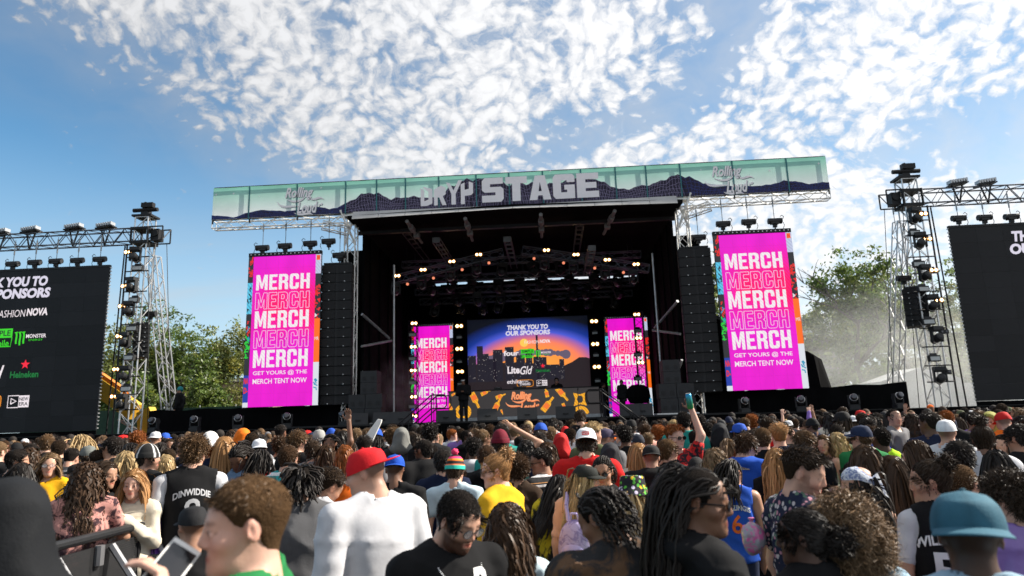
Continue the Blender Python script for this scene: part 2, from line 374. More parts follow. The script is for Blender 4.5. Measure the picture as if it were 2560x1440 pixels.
def script_logo(face, cx, cz, w, mt, parent, shadow=None, k=3):
    """the two-line flowing script emblem with its swashes"""
    for dx, dz, mm, kk in (((.012*w, -.014*w, shadow, k-1),) if shadow else ())+((0, 0, mt, k),):
        for key, ox, oz, ww, hh in (('rolling', -.02, .13, .62, .30), ('loud', .17, -.19, .46, .26)):
            V, F = word(key, cx+ox*w+dx, cz+oz*w+dz, ww*w, hh*w)
            ang = .10; c, s_ = math.cos(ang), math.sin(ang); q = V-[cx, cz]; V = np.stack([q[:, 0]*c-q[:, 1]*s_, q[:, 0]*s_+q[:, 1]*c], 1)+[cx, cz] if False else V
            obj('letters', npmesh('letters', np.stack([V[:, 0], np.full(len(V), face.Y-.005*kk), V[:, 1]], 1), F), mm, parent)
        mb = MB()
        for pts in (bez((.2, .04), (.32, -.1), (.42, .1), (.53, -.03)), bez((-.5, -.03), (-.42, -.22), (-.2, -.12), (-.02, -.16)), bez((-.3, .02), (-.1, -.1), (.05, -.02), (.12, .06)), bez((-.12, -.3), (.05, -.4), (.18, -.28), (.3, -.36)), [(.42, -.14), (.45, -.16)], [(.47, -.12), (.5, -.14)]):
            face.stroke(mb, [(cx+dx+a*w, cz+dz+b*w) for a, b in pts], .024*w, kk, taper=len(pts) > 2)
        mb.build('swash', mm, parent)

# ================================================================ THE SETTING
GROUND = mat('asphalt', (.055, .053, .05), .9, var=.35, scale=.6, bump=.5, bscale=25)
mb = MB(); mb.poly([(-1500, -400, 0), (1500, -400, 0), (1500, 2500, 0), (-1500, 2500, 0)]); tag(mb.build('ground', GROUND), kind='structure')
ORD = ['topmost', 'second', 'third', 'fourth', 'fifth', 'sixth', 'seventh', 'eighth', 'ninth', 'tenth', 'eleventh', 'twelfth']
ZD = 1.88
# ---------------------------------------------------------------- stage: deck, skirts, roof, curtains
st = empty('main_stage', (0, 0, 0), label='big black open-air concert stage with grey fabric roof edge and dark interior', cat='stage')
DECKM = mat('deck_boards', (.018, .018, .018), .55, var=.25, scale=2)
MB().bx(-8.2, 8.2, -1.0, 13, ZD-.3, ZD).build('deck', DECKM, st)
for i in range(9):                                                            # fabric skirt in widths, with the seams between them
    x0 = -8.2+i*16.4/9; MB().bx(x0+.01, x0+16.4/9-.01, -1.03-(i % 2)*.02, -.97-(i % 2)*.02, 0.005, ZD-.02).build('skirt_panel', CLOTHBLACK, st)
MB().bx(-8.2, 8.2, -1.06, -1.0, ZD-.015, ZD+.045).build('deck_edge', STEEL if False else BLACK, st)
VAL = mat('grey_valance_fabric', (.42, .41, .40), .85, var=.12, scale=1.2, bump=.3, bscale=5)
def roof_z(x): return 9.86+.12*(1-abs(x)/6.3)
xs = [-6.3+12.6*i/12 for i in range(13)]
for a, b in zip(xs, xs[1:]):                                                  # pale strips of the roof edge, one per bay
    m_ = MB(); za, zb = roof_z(a), roof_z(b); hA = .12+.30*abs(a)/6.3; hB = .12+.30*abs(b)/6.3
    m_.prism([(a+.008, -.34, za-.06), (b-.008, -.34, zb-.06), (b-.008, -.16, zb+hB*.55+.06), (a+.008, -.16, za+hA*.55+.06)], (0, .03, .01)).build('roof_edge_strip', VAL, st)
ROOFM = mat('dark_roof_skin', (.006, .006, .0065), .9, spec=.05, var=.2)
m_ = MB()
for s_ in (-1, 1):
    m_.prism([(0, -.25, 9.99), (s_*6.5, -.25, 9.85), (s_*6.5, 13, 9.85), (0, 13, 9.99)], (0, 0, .12))
m_.build('roof', ROOFM, st)
m_ = MB(); m_.bx(-6.5, 6.5, 1.2, 1.4, 9.62, 9.75); m_.build('roof_front_beam', BLACK, st)
for s_ in (-1, 1):
    m_ = MB()
    for k in range(14):                                                       # pleated side curtain
        y0 = 1.6+k*.8; m_.bx(s_*6.35-.05-.05*(k % 2), s_*6.35+.05+.05*(k % 2), y0, y0+.8, ZD, 9.75)
    m_.build('side_curtain', CLOTHBLACK, st)
    m_ = MB(); m_.bx(min(s_*6.4, s_*7.5), max(s_*6.4, s_*7.5), 2.2, 2.3, ZD, 9.2); m_.build('wing_curtain', CLOTHBLACK, st)
m_ = MB()
for k in range(26):
    x0 = -6.4+k*12.8/26; top = roof_z(x0+.25)-.13-.09*abs(math.sin(k*.9))
    m_.bx(x0, x0+12.8/26, 12.6-.04*(k % 2), 12.7+.04*(k % 2), ZD, top)
m_.build('back_curtain', CLOTHBLACK, st)
for s_ in (-1, 1):                                                            # corner columns and arms of the roof
    m_ = MB(); m_.truss((s_*6.62, .75, 0), (s_*6.62, .75, 10.5), .42, .42, .03, .016, .5, up=(0, 1, 0)); m_.build('corner_column', ALUW, st)
    m_ = MB(); m_.truss((s_*6.62, .5, 9.55), (s_*7.6, .1, 9.75), .3, .3, .022, .012, .3)
    m_.tube((s_*6.4, .6, 9.0), (s_*6.95, .3, 10.4), .05); m_.tube((s_*6.85, .6, 9.0), (s_*6.3, .4, 10.5), .045); m_.box((s_*6.62, .55, 10.3), (.5, .4, .3)); m_.build('column_head', ALUW, st)
for u, v, n_ in ((1017, 553, 0), (1163, 546, 1), (1352, 536, 2), (1537, 527, 3)):    # pale roof pipes that stick out under the eave
    p = at(u, v, 0.0); d = Vector(((p.x)*-.02+random.uniform(-.05, .05), 1, -.12)); m_ = MB()
    m_.tube(p, p+d*1.0, .075, 12); m_.tube(p+d*.55, p+d*.9, .12, 12); m_.tube(p+d*1.0, p+d*2.3, .06, 10); m_.box(p+d*1.5, (.22, .3, .2)); m_.build('roof_pipe', mat('grey_pipe', (.20, .195, .19), .6, .2, var=.2), st, smooth=False)
for u, v in ((1010, 572), (1226, 547), (1328, 543), (1268, 598), (1090, 600), (1450, 560), (1480, 620)):
    p = at(u, v, 1.6); m_ = MB()
    for k in range(5): m_.bx(p.x-.16, p.x+.16, p.y+k*.75, p.y+k*.75+.06, p.z-.12, p.z+.12) if k == 0 else m_.bx(p.x-.14, p.x+.14, p.y+k*.75, p.y+k*.75+.1, p.z-.05, p.z+.02)
    for dx in (-.14, .14): m_.tube((p.x+dx, p.y, p.z-.1), (p.x+dx, p.y+5, p.z-.1), .025); m_.tube((p.x+dx, p.y, p.z+.1), (p.x+dx, p.y+5, p.z+.1), .025)
    m_.build('roof_ladder_beam', mat('dull_steel', (.10, .10, .10), .6, .3, var=.2), st)
for s_, u in ((-1, 985), (1, 1640)):
    p = at(u, 760, 2.6); m_ = MB(); m_.tube((p.x, 2.6, ZD), (p.x, 2.6, 8.6), .045, 8); m_.build('steel_pole', STEEL, st)
for s_ in (-1, 1):                                                            # steel braces in the dark side bays
    m_ = MB(); m_.tube((s_*6.3, 1.3, 6.3), (s_*5.6, 3.0, 5.5), .06); m_.tube((s_*6.3, 1.3, 5.0), (s_*5.5, 3.0, 5.4), .05); m_.tube((s_*6.3, 1.4, 4.0), (s_*5.8, 3.0, 2.2), .05); m_.build('brace', STEEL, st)

# side wings of the stage
for s_, nm in ((-1, 'left'), (1, 'right')):
    wg = empty('stage_wing', (0, 0, 0), label=f'low black skirted platform to the {nm} of the stage, under the big screens', cat='platform', group='stage wings')
    a, b = (-30, -8.2) if s_ < 0 else (8.2, 30)
    MB().bx(a, b, -1.0, 3.2, ZD-.3, ZD-.004).build('deck', DECKM, wg)
    for k in range(10):
        x0 = a+k*(b-a)/10; MB().bx(x0+.01, x0+(b-a)/10-.01, -1.03-(k % 2)*.02, -.97-(k % 2)*.02, .005, ZD-.02).build('skirt_panel', CLOTHBLACK, wg)
    x0, x1 = (-14.6, -6.9) if s_ < 0 else (6.9, 14.3)
    m_ = MB(); n_ = 16; P = []
    for k in range(n_+1):
        x = x0+(x1-x0)*k/n_; z = 2.72+.03*math.sin(k*1.7)+(.10*(k/n_)**2 if s_ > 0 else 0); P.append((x, .8+.03*math.sin(k*2.3), z))
    m_.add([(x, y, ZD) for x, y, z in P]+P, [(i, i+1, n_+2+i, n_+1+i) for i in range(n_)])
    m_.add([(x, y+.05, ZD) for x, y, z in P]+[(x, y+.05, z) for x, y, z in P], [(i+1, i, n_+1+i, n_+2+i) for i in range(n_)])
    m_.add([P[0], P[-1], (x1, .85, P[-1][2]), (x0, .85, P[0][2])], [(0, 1, 2, 3)])
    m_.build('windbreak', CLOTHBLACK, wg)

# ---------------------------------------------------------------- header banner
BX = 12.245; ZB0, ZB1, YB = 10.2477, 11.6047, .30
BF = Face(-BX, BX, ZB0, ZB1, YB)
bn = empty('header_banner', (0, 0, 0), label='long mint green fabric banner with dark wireframe hills and pale lettering above the stage', cat='banner')
def glow_print(name, c):
    m_ = bpy.data.materials.new(name); m_.use_nodes = True; t = m_.node_tree; t.nodes.clear(); n, m = NT(t)
    n('ShaderNodeOutputMaterial', {0: n('ShaderNodeMixShader', {0: .62, 1: n('ShaderNodeBsdfDiffuse', {0: (*c, 1)}), 2: n('ShaderNodeBsdfTranslucent', {0: (*c, 1)})})}); return m_
def bmat():
    m_ = bpy.data.materials.new('banner_fabric'); m_.use_nodes = True; t = m_.node_tree; t.nodes.clear(); n, m = NT(t)
    g = n('ShaderNodeNewGeometry'); z = n('ShaderNodeSeparateXYZ', {0: g.outputs['Position']}).outputs[2]
    f = n('ShaderNodeMapRange', {0: z, 1: ZB0, 2: ZB1, 3: 0., 4: 1.})
    r = n('ShaderNodeValToRGB', {0: f}); e = r.color_ramp.elements
    e[0].position = .15; e[0].color = (*srgb(232, 238, 238), 1); e[1].position = .95; e[1].color = (*srgb(146, 212, 192), 1)
    nz = n('ShaderNodeTexNoise', {'Vector': g.outputs['Position'], 'Scale': .8, 'Detail': 3.})
    c = n('ShaderNodeMixRGB', {0: 1., 1: r, 2: n('ShaderNodeMapRange', {0: nz.outputs['Fac'], 1: .3, 2: .7, 3: .88, 4: 1.08})}, blend_type='MULTIPLY')
    d = n('ShaderNodeBsdfDiffuse', {0: c}); tr = n('ShaderNodeBsdfTranslucent', {0: c})
    bp = n('ShaderNodeBump', {'Height': n('ShaderNodeTexNoise', {'Vector': g.outputs['Position'], 'Scale': 1.6, 'Detail': 5.}).outputs['Fac'], 'Strength': .9, 'Distance': .16}); t.links.new(bp.outputs[0], d.inputs[1])
    n('ShaderNodeOutputMaterial', {0: n('ShaderNodeMixShader', {0: .5, 1: d, 2: tr})}); return m_
BANM = bmat()
seams = [at(u, v, YB).x for u, v in ((625, 463), (744, 458), (865, 450), (942, 446), (1014, 441), (1097, 436), (1190, 432), (1272, 428), (1356, 424), (1451, 416), (1537, 411), (1613, 408), (1698, 403), (1829, 400), (1964, 394))]
ed = [-BX]+seams+[BX]
INKB = mat('dark_print', srgb(50, 44, 62), .9, var=.15, scale=2); LINE = mat('pale_line_print', srgb(150, 140, 172), .9, var=0); LINEB = mat('blue_line_print', srgb(66, 80, 150), .9, var=0)
WORDM = mat('pale_lettering_print', (.95, .90, .91), .9, spec=.1, var=.03); SHADE = mat('grey_lettering_print', srgb(120, 138, 140), .9, var=0); SEAM = mat('teal_seam', srgb(60, 120, 125), .8, var=.1)
hills = [(-12.25, .16), (-11.9, .14), (-11.3, .05), (-10.9, .16), (-10.4, .26), (-9.9, .25), (-9.3, .19), (-8.8, .19), (-8.2, .27), (-7.8, .30), (-7.4, .17), (-7.0, .24), (-6.5, .45), (-6.1, .63), (-5.7, .70), (-5.3, .60), (-4.9, .42), (-4.5, .46), (-4.1, .47), (-3.6, .44), (-3.2, .38), (-2.8, .50), (-2.5, .74), (-2.2, .88), (-1.8, .97), (-1.4, .98), (-1.0, .93), (-.6, .90), (-.2, .72), (.3, .74), (.9, .72), (1.5, .66), (2.0, .74), (2.5, .85), (3.0, .86), (3.4, .72), (3.8, .52), (4.2, .38), (4.5, .34), (4.9, .43), (5.4, .47), (5.8, .56), (6.1, .68), (6.5, .75), (6.9, .68), (7.3, .50), (7.7, .37), (8.2, .33), (8.8, .22), (9.3, .25), (9.8, .24), (10.2, .30), (10.6, .37), (11.0, .34), (11.4, .22), (11.9, .24), (12.25, .26)]
def hz(x):
    for (a, za), (b, zb) in zip(hills, hills[1:]):
        if a <= x <= b: return za+(zb-za)*(x-a)/(b-a)
    return .2
_hz0 = hz
hz = lambda x: max(.03, _hz0(x)*(1+.05*math.sin(x*9.1)+.04*math.sin(x*17.3+1)))
for i, (a, b) in enumerate(zip(ed, ed[1:])):
    n_ = 8; m_ = MB(); V = []
    for j in range(3):
        for k in range(n_+1):
            x = a+.012+(b-a-.024)*k/n_; V.append((x, YB+.012*math.sin(k/n_*math.pi)*(1 if j == 1 else .3), ZB0+(ZB1-ZB0)*j/2-(.012*math.sin(k/n_*math.pi) if j == 2 else 0)))
    m_.add(V, [(j*(n_+1)+k, j*(n_+1)+k+1, (j+1)*(n_+1)+k+1, (j+1)*(n_+1)+k) for j in range(2) for k in range(n_)]); pn = m_.build('banner_panel', BANM, bn)
    xs_ = [a+(b-a)*k/12 for k in range(13)]; hp = MB(); P = [(x, YB-.012, ZB0+hz(x)*1.357*.88) for x in xs_]; hp.add([(x, YB-.012, ZB0+.004) for x in xs_]+P, [(k, k+1, 14+k, 13+k) for k in range(12)]); hp.build('hill_print', INKB, pn)
    lp = MB(); far = abs((a+b)/2) > 7.6                                        # wireframe lines on the hills
    for q in (.2, .4, .6, .8, .985):
        for k in range(12):
            x0, x1 = xs_[k], xs_[k+1]; wob = lambda x: (1+.08*math.sin(x*7+q*9))*q
            BF.stroke(lp, [(x0, ZB0+hz(x0)*1.194*min(.99, wob(x0))), (x1, ZB0+hz(x1)*1.194*min(.99, wob(x1)))], .006, 3)
    for k in range(13):
        x0 = xs_[k]; BF.stroke(lp, [(x0+(.14*math.sin(x0*3)), ZB0+.01), (x0, ZB0+hz(x0)*1.194*.99)], .005, 3)
        BF.stroke(lp, [(x0+.25*math.cos(x0*2), ZB0+.01), (x0+.1*math.cos(x0*2), ZB0+hz(x0)*1.194*.55)], .005, 3)
    lp.build('wireframe_print', LINEB if far else LINE, pn)
for x in ed[1:-1]: MB().bx(x-.022, x+.022, YB-.02, YB+.01, ZB0-.02, ZB1+.01).build('seam', SEAM, bn); 
fr = MB()
for x in ed: fr.tube((x, YB+.10, ZB0-.15), (x, YB+.10, ZB1+.03), .03, 6)
fr.tube((-BX, YB+.10, ZB1+.03), (BX, YB+.10, ZB1+.03), .03); fr.tube((-BX, YB+.10, ZB0+.02), (BX, YB+.10, ZB0+.02), .03); fr.tube((-BX, YB+.45, ZB1-.3), (BX, YB+.45, ZB1-.3), .025)
fr.build('banner_frame', BLACK, bn)
# word in heavy slab letters, one outline per letter
BL = {'S': [[(0, 0), (0, .28), (.62, .28), (.62, .40), (.12, .40), (0, .5), (0, .88), (.12, 1), (.98, 1), (.98, .74), (.38, .74), (.38, .62), (.88, .62), (1, .52), (1, .12), (.88, 0)]],
      'T': [[(0, .72), (0, 1), (1, 1), (1, .72), (.69, .72), (.69, 0), (.31, 0), (.31, .72)]],
      'A': [[(0, 0), (.27, 1), (.73, 1), (1, 0), (.64, 0), (.6, .18), (.4, .18), (.36, 0)], ],
      'G': [[(.12, 0), (0, .12), (0, .88), (.12, 1), (.9, 1), (1, .9), (1, .66), (.64, .66), (.64, .74), (.37, .74), (.37, .26), (.64, .26), (.64, .36), (.52, .36), (.52, .56), (1, .56), (1, 0)]],
      'E': [[(0, 0), (0, 1), (1, 1), (1, .74), (.4, .74), (.4, .62), (.9, .62), (.9, .38), (.4, .38), (.4, .26), (1, .26), (1, 0)]]}
x = at(1205, 480, YB).x; xe = at(1497, 470, YB).x; wl = (xe-x-.08*4)/5
for ch in 'STAGE':
    lt = MB()
    for pts in BL[ch]: lt.poly([(x+px_*wl, YB-.022, ZB0+.16+pz*.86*1.18) for px_, pz in pts])
    o = lt.build('letter', WORDM, bn)
    if ch == 'A':
        t_ = MB(); t_.poly([(x+.43*wl, YB-.027, ZB0+.16+.36), (x+.57*wl, YB-.027, ZB0+.16+.36), (x+.5*wl, YB-.027, ZB0+.16+.74)]); t_.build('letter_counter', INKB, o)
    x += wl+.08
# four spiky narrow letters
x = at(1052, 495, YB).x; xe = at(1185, 480, YB).x; wl = (xe-x)/4.1; z0 = ZB0+.14; hh = .9
for k, polys in enumerate(([[(0, 0), (0, .86), (.28, .72), (.28, .22), (.6, .3), (.6, .66), (.2, .82), (.2, .9), (.9, .78), (.9, .1), (.5, 0)]], [[(0, 0), (0, .74), (.55, .92), (.9, .8), (.9, .5), (.68, .42), (.95, 0), (.62, 0), (.4, .36), (.28, .36), (.28, 0)]], [[(.3, 0), (.3, .5), (-.1, 1.05), (.2, 1.0), (.47, .66), (.85, 1.12), (1.15, 1.12), (.64, .5), (.64, 0)]], [[(0, 0), (.0, .92), (.3, 1.0), (.3, .66), (.62, .7), (.62, 1.04), (.95, .96), (.95, .5), (.8, .4), (.3, .38), (.3, 0)]])):
    lt = MB()
    for pts in polys: lt.poly([(x+k*wl*1.03+px_*wl, YB-.022, z0+pz*hh) for px_, pz in pts])
    lt.build('letter', WORDM, bn)
for u, v in ((750, 499), (1820, 446)):
    c = at(u, v, YB); script_logo(BF, c.x, c.z, 1.85, WORDM, bn, SHADE, k=4)
sp = MB()
for u, v in ((541, 487), (585, 484), (648, 491), (803, 470), (1002, 473), (1376, 428), (1545, 447), (1752, 425), (2046, 409), (1923, 427)):
    c = at(u, v, YB); r_ = random.uniform(.05, .09)
    sp.poly([(c.x+r_*(1 if j % 2 == 0 else .22)*math.cos(j*math.pi/4), YB-.02, c.z+r_*(1 if j % 2 == 0 else .22)*math.sin(j*math.pi/4)) for j in range(8)])
sp.build('star_print', WORDM, bn)
for s_, nm in ((-1, 'left'), (1, 'right')):
    ct = empty('banner_truss', (s_*6.6, .6, 10), label=f'pale aluminium lattice truss holding up the {nm} end of the banner', cat='truss', group='banner trusses')
    m_ = MB(); m_.truss((s_*6.4, .62, 10.08), (s_*12.3, .62, 10.12), .36, .34, .028, .016, .46); o = m_.build('lattice', ALUW, ct); o.location = (-s_*6.6, -.6, -10)

# ---------------------------------------------------------------- LED screens
MAG = None
def merch_mat():
    m_ = mat('magenta_led', (.02, .01, .02), .5, emit=(1, 0, .7), es=LEDX, var=0); t = m_.node_tree; n, m = NT(t); b = [x for x in t.nodes if x.type == 'BSDF_PRINCIPLED'][0]
    tc = n('ShaderNodeTexCoord'); g = tc.outputs['Generated']; sp_ = n('ShaderNodeSeparateXYZ', {0: g}); x, z = sp_.outputs[0], sp_.outputs[2]
    nz = n('ShaderNodeTexNoise', {'Vector': g, 'Scale': 2.2, 'Detail': 2.})
    band = n('ShaderNodeMapRange', {0: m('ABSOLUTE', m('SUBTRACT', z, .66)), 1: 0., 2: .34, 3: 1., 4: 0.}, interpolation_type='SMOOTHSTEP').outputs[0]
    f = m('MULTIPLY', band, m('ADD', m('MULTIPLY', x, .85), m('MULTIPLY', m('SUBTRACT', nz.outputs['Fac'], .30), 1.8)), clamp=True)
    w = n('ShaderNodeTexWave', {'Vector': n('ShaderNodeMapping', {0: g, 3: (1, 1, 2.2), 2: (0, R(35), 0)}), 'Scale': 9., 'Distortion': 2.5, 'Detail': 1.})
    f = m('ADD', f, m('MULTIPLY', m('SUBTRACT', w.outputs['Fac'], .5), .34), clamp=True)
    c = n('ShaderNodeMixRGB', {0: f, 1: (.78, .004, .62, 1), 2: (1., .0, .11, 1)}); t.links.new(c.outputs[0], b.inputs['Emission Color'])
    sx = m('LESS_THAN', m('FRACT', m('MULTIPLY', x, 5.)), .018); sz = m('LESS_THAN', m('FRACT', m('MULTIPLY', z, 12.)), .016)          # joints between the LED modules
    n2 = n('ShaderNodeTexNoise', {'Vector': g, 'Scale': 5., 'Detail': 3.}).outputs['Fac']
    t.links.new(m('MULTIPLY', m('SUBTRACT', 1., m('MULTIPLY', m('MAXIMUM', sx, sz), .22)), m('MULTIPLY_ADD', n2, LEDX*.35, LEDX*.83)).outputs[0], b.inputs['Emission Strength'])
    return m_
MAG = merch_mat()
WLED = emis('white_led', (.95, .86, .90), .92, wave=.10); PLED = emis('pink_line_led', (1., .55, .85), .85)
ART = dict(blk=emis('black_led', (.02, .02, .025), 1.), cyan=emis('cyan_led', srgb(90, 200, 235), .9, wave=.3), red=emis('red_led', srgb(235, 45, 40), .9), orange=emis('orange_led', srgb(255, 110, 20), .95), blue=emis('blue_led', srgb(25, 60, 170), .9), green=emis('green_led', srgb(40, 210, 60), .9), pale=emis('pale_led', srgb(196, 204, 232), .9, wave=.15), white=emis('soft_white_led', srgb(225, 230, 238), .9), teal=emis('teal_led', srgb(30, 150, 190), .9))
def merch_screen(x0, x1, z0, z1, Y, label, group, hang=True, dim=False):
    r = empty('merch_screen', ((x0+x1)/2, Y, z0), label=label, cat='screen', group=group); off = Vector((-(x0+x1)/2, -Y, -z0))
    F = Face(x0, x1, z0, z1, Y); parts = []
    zt = 1-.026
    nx, nz = 5, 12                                                             # LED cabinets behind the picture
    for i in range(nx):
        m_ = MB(); w = F.w/nx; m_.bx(x0+i*w+.003, x0+(i+1)*w-.003, Y+.004, Y+.11, z0, z0+F.h*zt); parts.append(m_.build('led_cabinet_column', PLATE, r))
    m_ = MB(); m_.bx(x0, x1, Y-.02, Y+.14, z0+F.h*zt+.004, z1)
    parts.append(m_.build('top_bar', BLACK, r))
    m_ = MB()
    for i in range(18): xx = x0+.1+i*(F.w-.2)/17; m_.bx(xx-.02, xx+.02, Y-.03, Y-.021, z1-.09, z1-.05)
    parts.append(m_.build('top_bar_clamp', ALU, r))
    L, Rr = .07, .925
    pic = F.rect('picture', L, Rr, 0, zt, MAG, r); parts.append(pic)
    for u0, u1, v0, v1, k in ((0, L, .80, zt, 'blk'), (0, L, .595, .80, 'cyan'), (0, L, .2, .595, 'blk'), (0, L, .03, .2, 'blue'), (0, L, 0, .03, 'white'), (Rr, 1, .93, zt, 'pale'), (Rr, 1, .845, .93, 'pale'), (Rr, 1, .55, .845, 'blk'), (Rr, 1, .27, .55, 'orange'), (Rr, 1, .0, .27, 'white')):
        parts.append(F.rect('art_strip', u0, u1, v0, v1, ART[k], r))
    parts.append(F.rect('art_patch', Rr+.012, .985, .935, .968, ART['orange'], r, 2))
    rs = random.Random(3)
    for k, n_, u0, u1, v0, v1 in (('red', 9, .01, L-.01, .84, .95), ('blk', 6, .01, L-.015, .62, .76), ('red', 5, .01, L-.01, .46, .55), ('teal', 4, .01, L-.01, .42, .48), ('green', 7, .0, L-.01, .36, .44), ('green', 4, 0, L-.02, .30, .36), ('red', 16, Rr+.005, .995, .57, .78), ('teal', 5, Rr+.01, .99, .06, .16)):
        for _ in range(n_):
            mb_ = MB(); a, b = rs.uniform(u0, u1), rs.uniform(v0, v1); q = [(x0+a*F.w, z0+b*F.h)]
            for j in range(3): q.append((min(x0+u1*F.w, max(x0+u0*F.w, q[-1][0]+rs.uniform(-.12, .12))), q[-1][1]+rs.uniform(-.12, .12)))
            F.stroke(mb_, q, .022, 2+.12*len(parts) % 3); parts.append(mb_.build('scribble_print', ART[k], r))
    F2 = F
    for key, u, v, w_ in (('na', L*.5, .165, L*.85), ('dee', L*.5, .105, L*.8)): parts.append(F2.word('scribble_letters', key, u, v, ART['red'], r, w=w_, h=.038))
    parts.append(F2.word('patch_letter', 'en', (Rr+1)/2, .951, ART['red'], r, w=.03, h=.022, k=3)); parts.append(F2.word('patch_letter', 'mr', (Rr+1)/2, .42, ART['white'], r, w=.055, h=.022, k=3))
    for i, (v0, v1) in enumerate(((.855, .745), (.735, .62), (.615, .495), (.487, .368), (.362, .243))):
        parts.append(tall_word(F, 'merch_letters', 'MERCH', .118, .85, v1+.004, v0-.004, WLED if i % 2 == 0 else PLED, r, 0. if i % 2 == 0 else .013*F.w/2.9))
    parts.append(F2.word('small_letters', 'get', .485, .21, WLED, r, w=.72, h=.032)); parts.append(F2.word('small_letters', 'tent', .485, .16, WLED, r, w=.72, h=.032))
    parts.append(F.poly('arrow_print', [(.93, .585), (.93, .555), (.965, .57)], ART['white'], r, 3))
    for p in parts: p.location = off
    return r
YM = 0.
merch_screen(-10.485, -7.573, 2.6987, 8.6987, YM, 'tall magenta merch screen hanging left of the stage opening', 'hanging merch screens')
merch_screen(7.573, 10.485, 2.6987, 8.6987, YM, 'tall magenta merch screen hanging right of the stage opening', 'hanging merch screens')
merch_screen(-5.9, -3.75, 1.95, 6.95, 9., 'magenta merch screen deep inside the stage on the left, behind thin ladder truss', 'merch screens inside the stage')
merch_screen(4.0, 6.15, 1.95, 6.95, 9., 'magenta merch screen deep inside the stage on the right, behind thin ladder truss', 'merch screens inside the stage')

# chain hoists
def hoist_proto():
    r = empty('chain_hoist', (0, 0, 0), cat='hoist')
    m_ = MB(); m_.tube((-.27, 0, .05), (.24, 0, .05), .115, 10); m_.box((.0, 0, .03), (.3, .2, .2)); m_.tube((-.29, 0, .05), (-.25, 0, .05), .07, 8); m_.build('motor', PLATE, r)
    m_ = MB(); m_.box((0, 0, -.12), (.14, .12, .14)); m_.tube((0, 0, -.2), (0, 0, -.3), .03); m_.build('lower_hook', BLACK, r)
    MB().path([(-.3, 0, .1), (-.36, 0, .2), (-.3, .02, .28), (-.22, 0, .22)], .012, 5).build('cable', BLACK, r); MB().path([(-.32, 0, .0), (-.36, .02, -.12), (-.3, 0, -.25)], .012, 5).build('cable', BLACK, r)
    return r
HP = hoist_proto(); hfirst = [True]; CHM = mat('chain_steel', (.25, .25, .25), .4, .8)
def hoist(x, y, z, ztop, label, group, flip=1):
    o = HP if hfirst[0] else copy_tree(HP); hfirst[0] = False
    o.location = (x, y, z); o.scale = (flip*1., 1., 1.); tag(o, label, 'hoist', group)
    m_ = MB(); m_.tube((0, 0, .14), (0, 0, ztop-z), .013, 5); m_.tube((0, 0, ztop-z-.35), (0, 0, ztop-z-.1), .028, 6); m_.build('chain', CHM, o)
for k, (u, v) in enumerate(((655, 623), (712, 618), (775, 612))):
    p = at(u, v, 0); hoist(p.x, .06, p.z+.02, 9.95, ['left', 'middle', 'right'][k]+' chain hoist above the left hanging merch screen', 'chain hoists over the screens')
for k, (u, v) in enumerate(((1808, 563), (1872, 558), (1938, 556))):
    p = at(u, v, 0); hoist(p.x, .06, p.z+.02, 9.95, ['left', 'middle', 'right'][k]+' chain hoist above the right hanging merch screen', 'chain hoists over the screens', -1)

# sponsor screens
GLED = emis('lime_led', srgb(60, 225, 30), .85); DG = emis('dark_green_led', srgb(10, 120, 50), .8); STAR = emis('star_red_led', srgb(250, 30, 60), .95); ORG = emis('amber_led', srgb(245, 150, 30), .9); WL2 = emis('lilac_white_led', (.80, .76, .90), .85); NAVYL = emis('unlit_led', (.01, .01, .012), 1.)
def claws(F, cx, cz, s, parent, mt):
    mb_ = MB()
    for i, (dx, dz) in enumerate(((-.5, -.05), (0, -.25), (.5, -.05))):
        q = bez((cx+dx*s-.1*s, cz+.75*s), (cx+dx*s+.15*s, cz+.2*s), (cx+dx*s-.12*s, cz-.2*s), (cx+dx*s+.02*s, cz-.7*s+dz*s), 8); F.stroke(mb_, q, .12*s, 2, taper=False)
        F.stroke(mb_, [(cx+dx*s-.28*s, cz+.72*s), (cx+dx*s+.14*s, cz+.78*s)], .07*s, 2)
    return mb_.build('claw_logo', mt, parent)
def star(F, cx, cz, r, parent, mt):
    mb_ = MB(); mb_.poly([(cx+(r if j % 2 == 0 else r*.42)*math.sin(j*math.pi/5), F.Y-.012, cz+(r if j % 2 == 0 else r*.42)*math.cos(j*math.pi/5)) for j in range(10)]); return mb_.build('star_logo', mt, parent)
def wm(F, name, key, x, z, mt, parent, w=None, h=None, k=2):
    V, Fc = word(key, x, z, w, h); return obj(name, npmesh(name, np.stack([V[:, 0], np.full(len(V), F.Y-.005*k), V[:, 1]], 1), Fc), mt, parent)
def rct(F, name, x0, x1, z0, z1, mt, parent, k=1):
    mb_ = MB(); y = F.Y-.005*k; mb_.poly([(x0, y, z0), (x1, y, z0), (x1, y, z1), (x0, y, z1)]); return mb_.build(name, mt, parent)
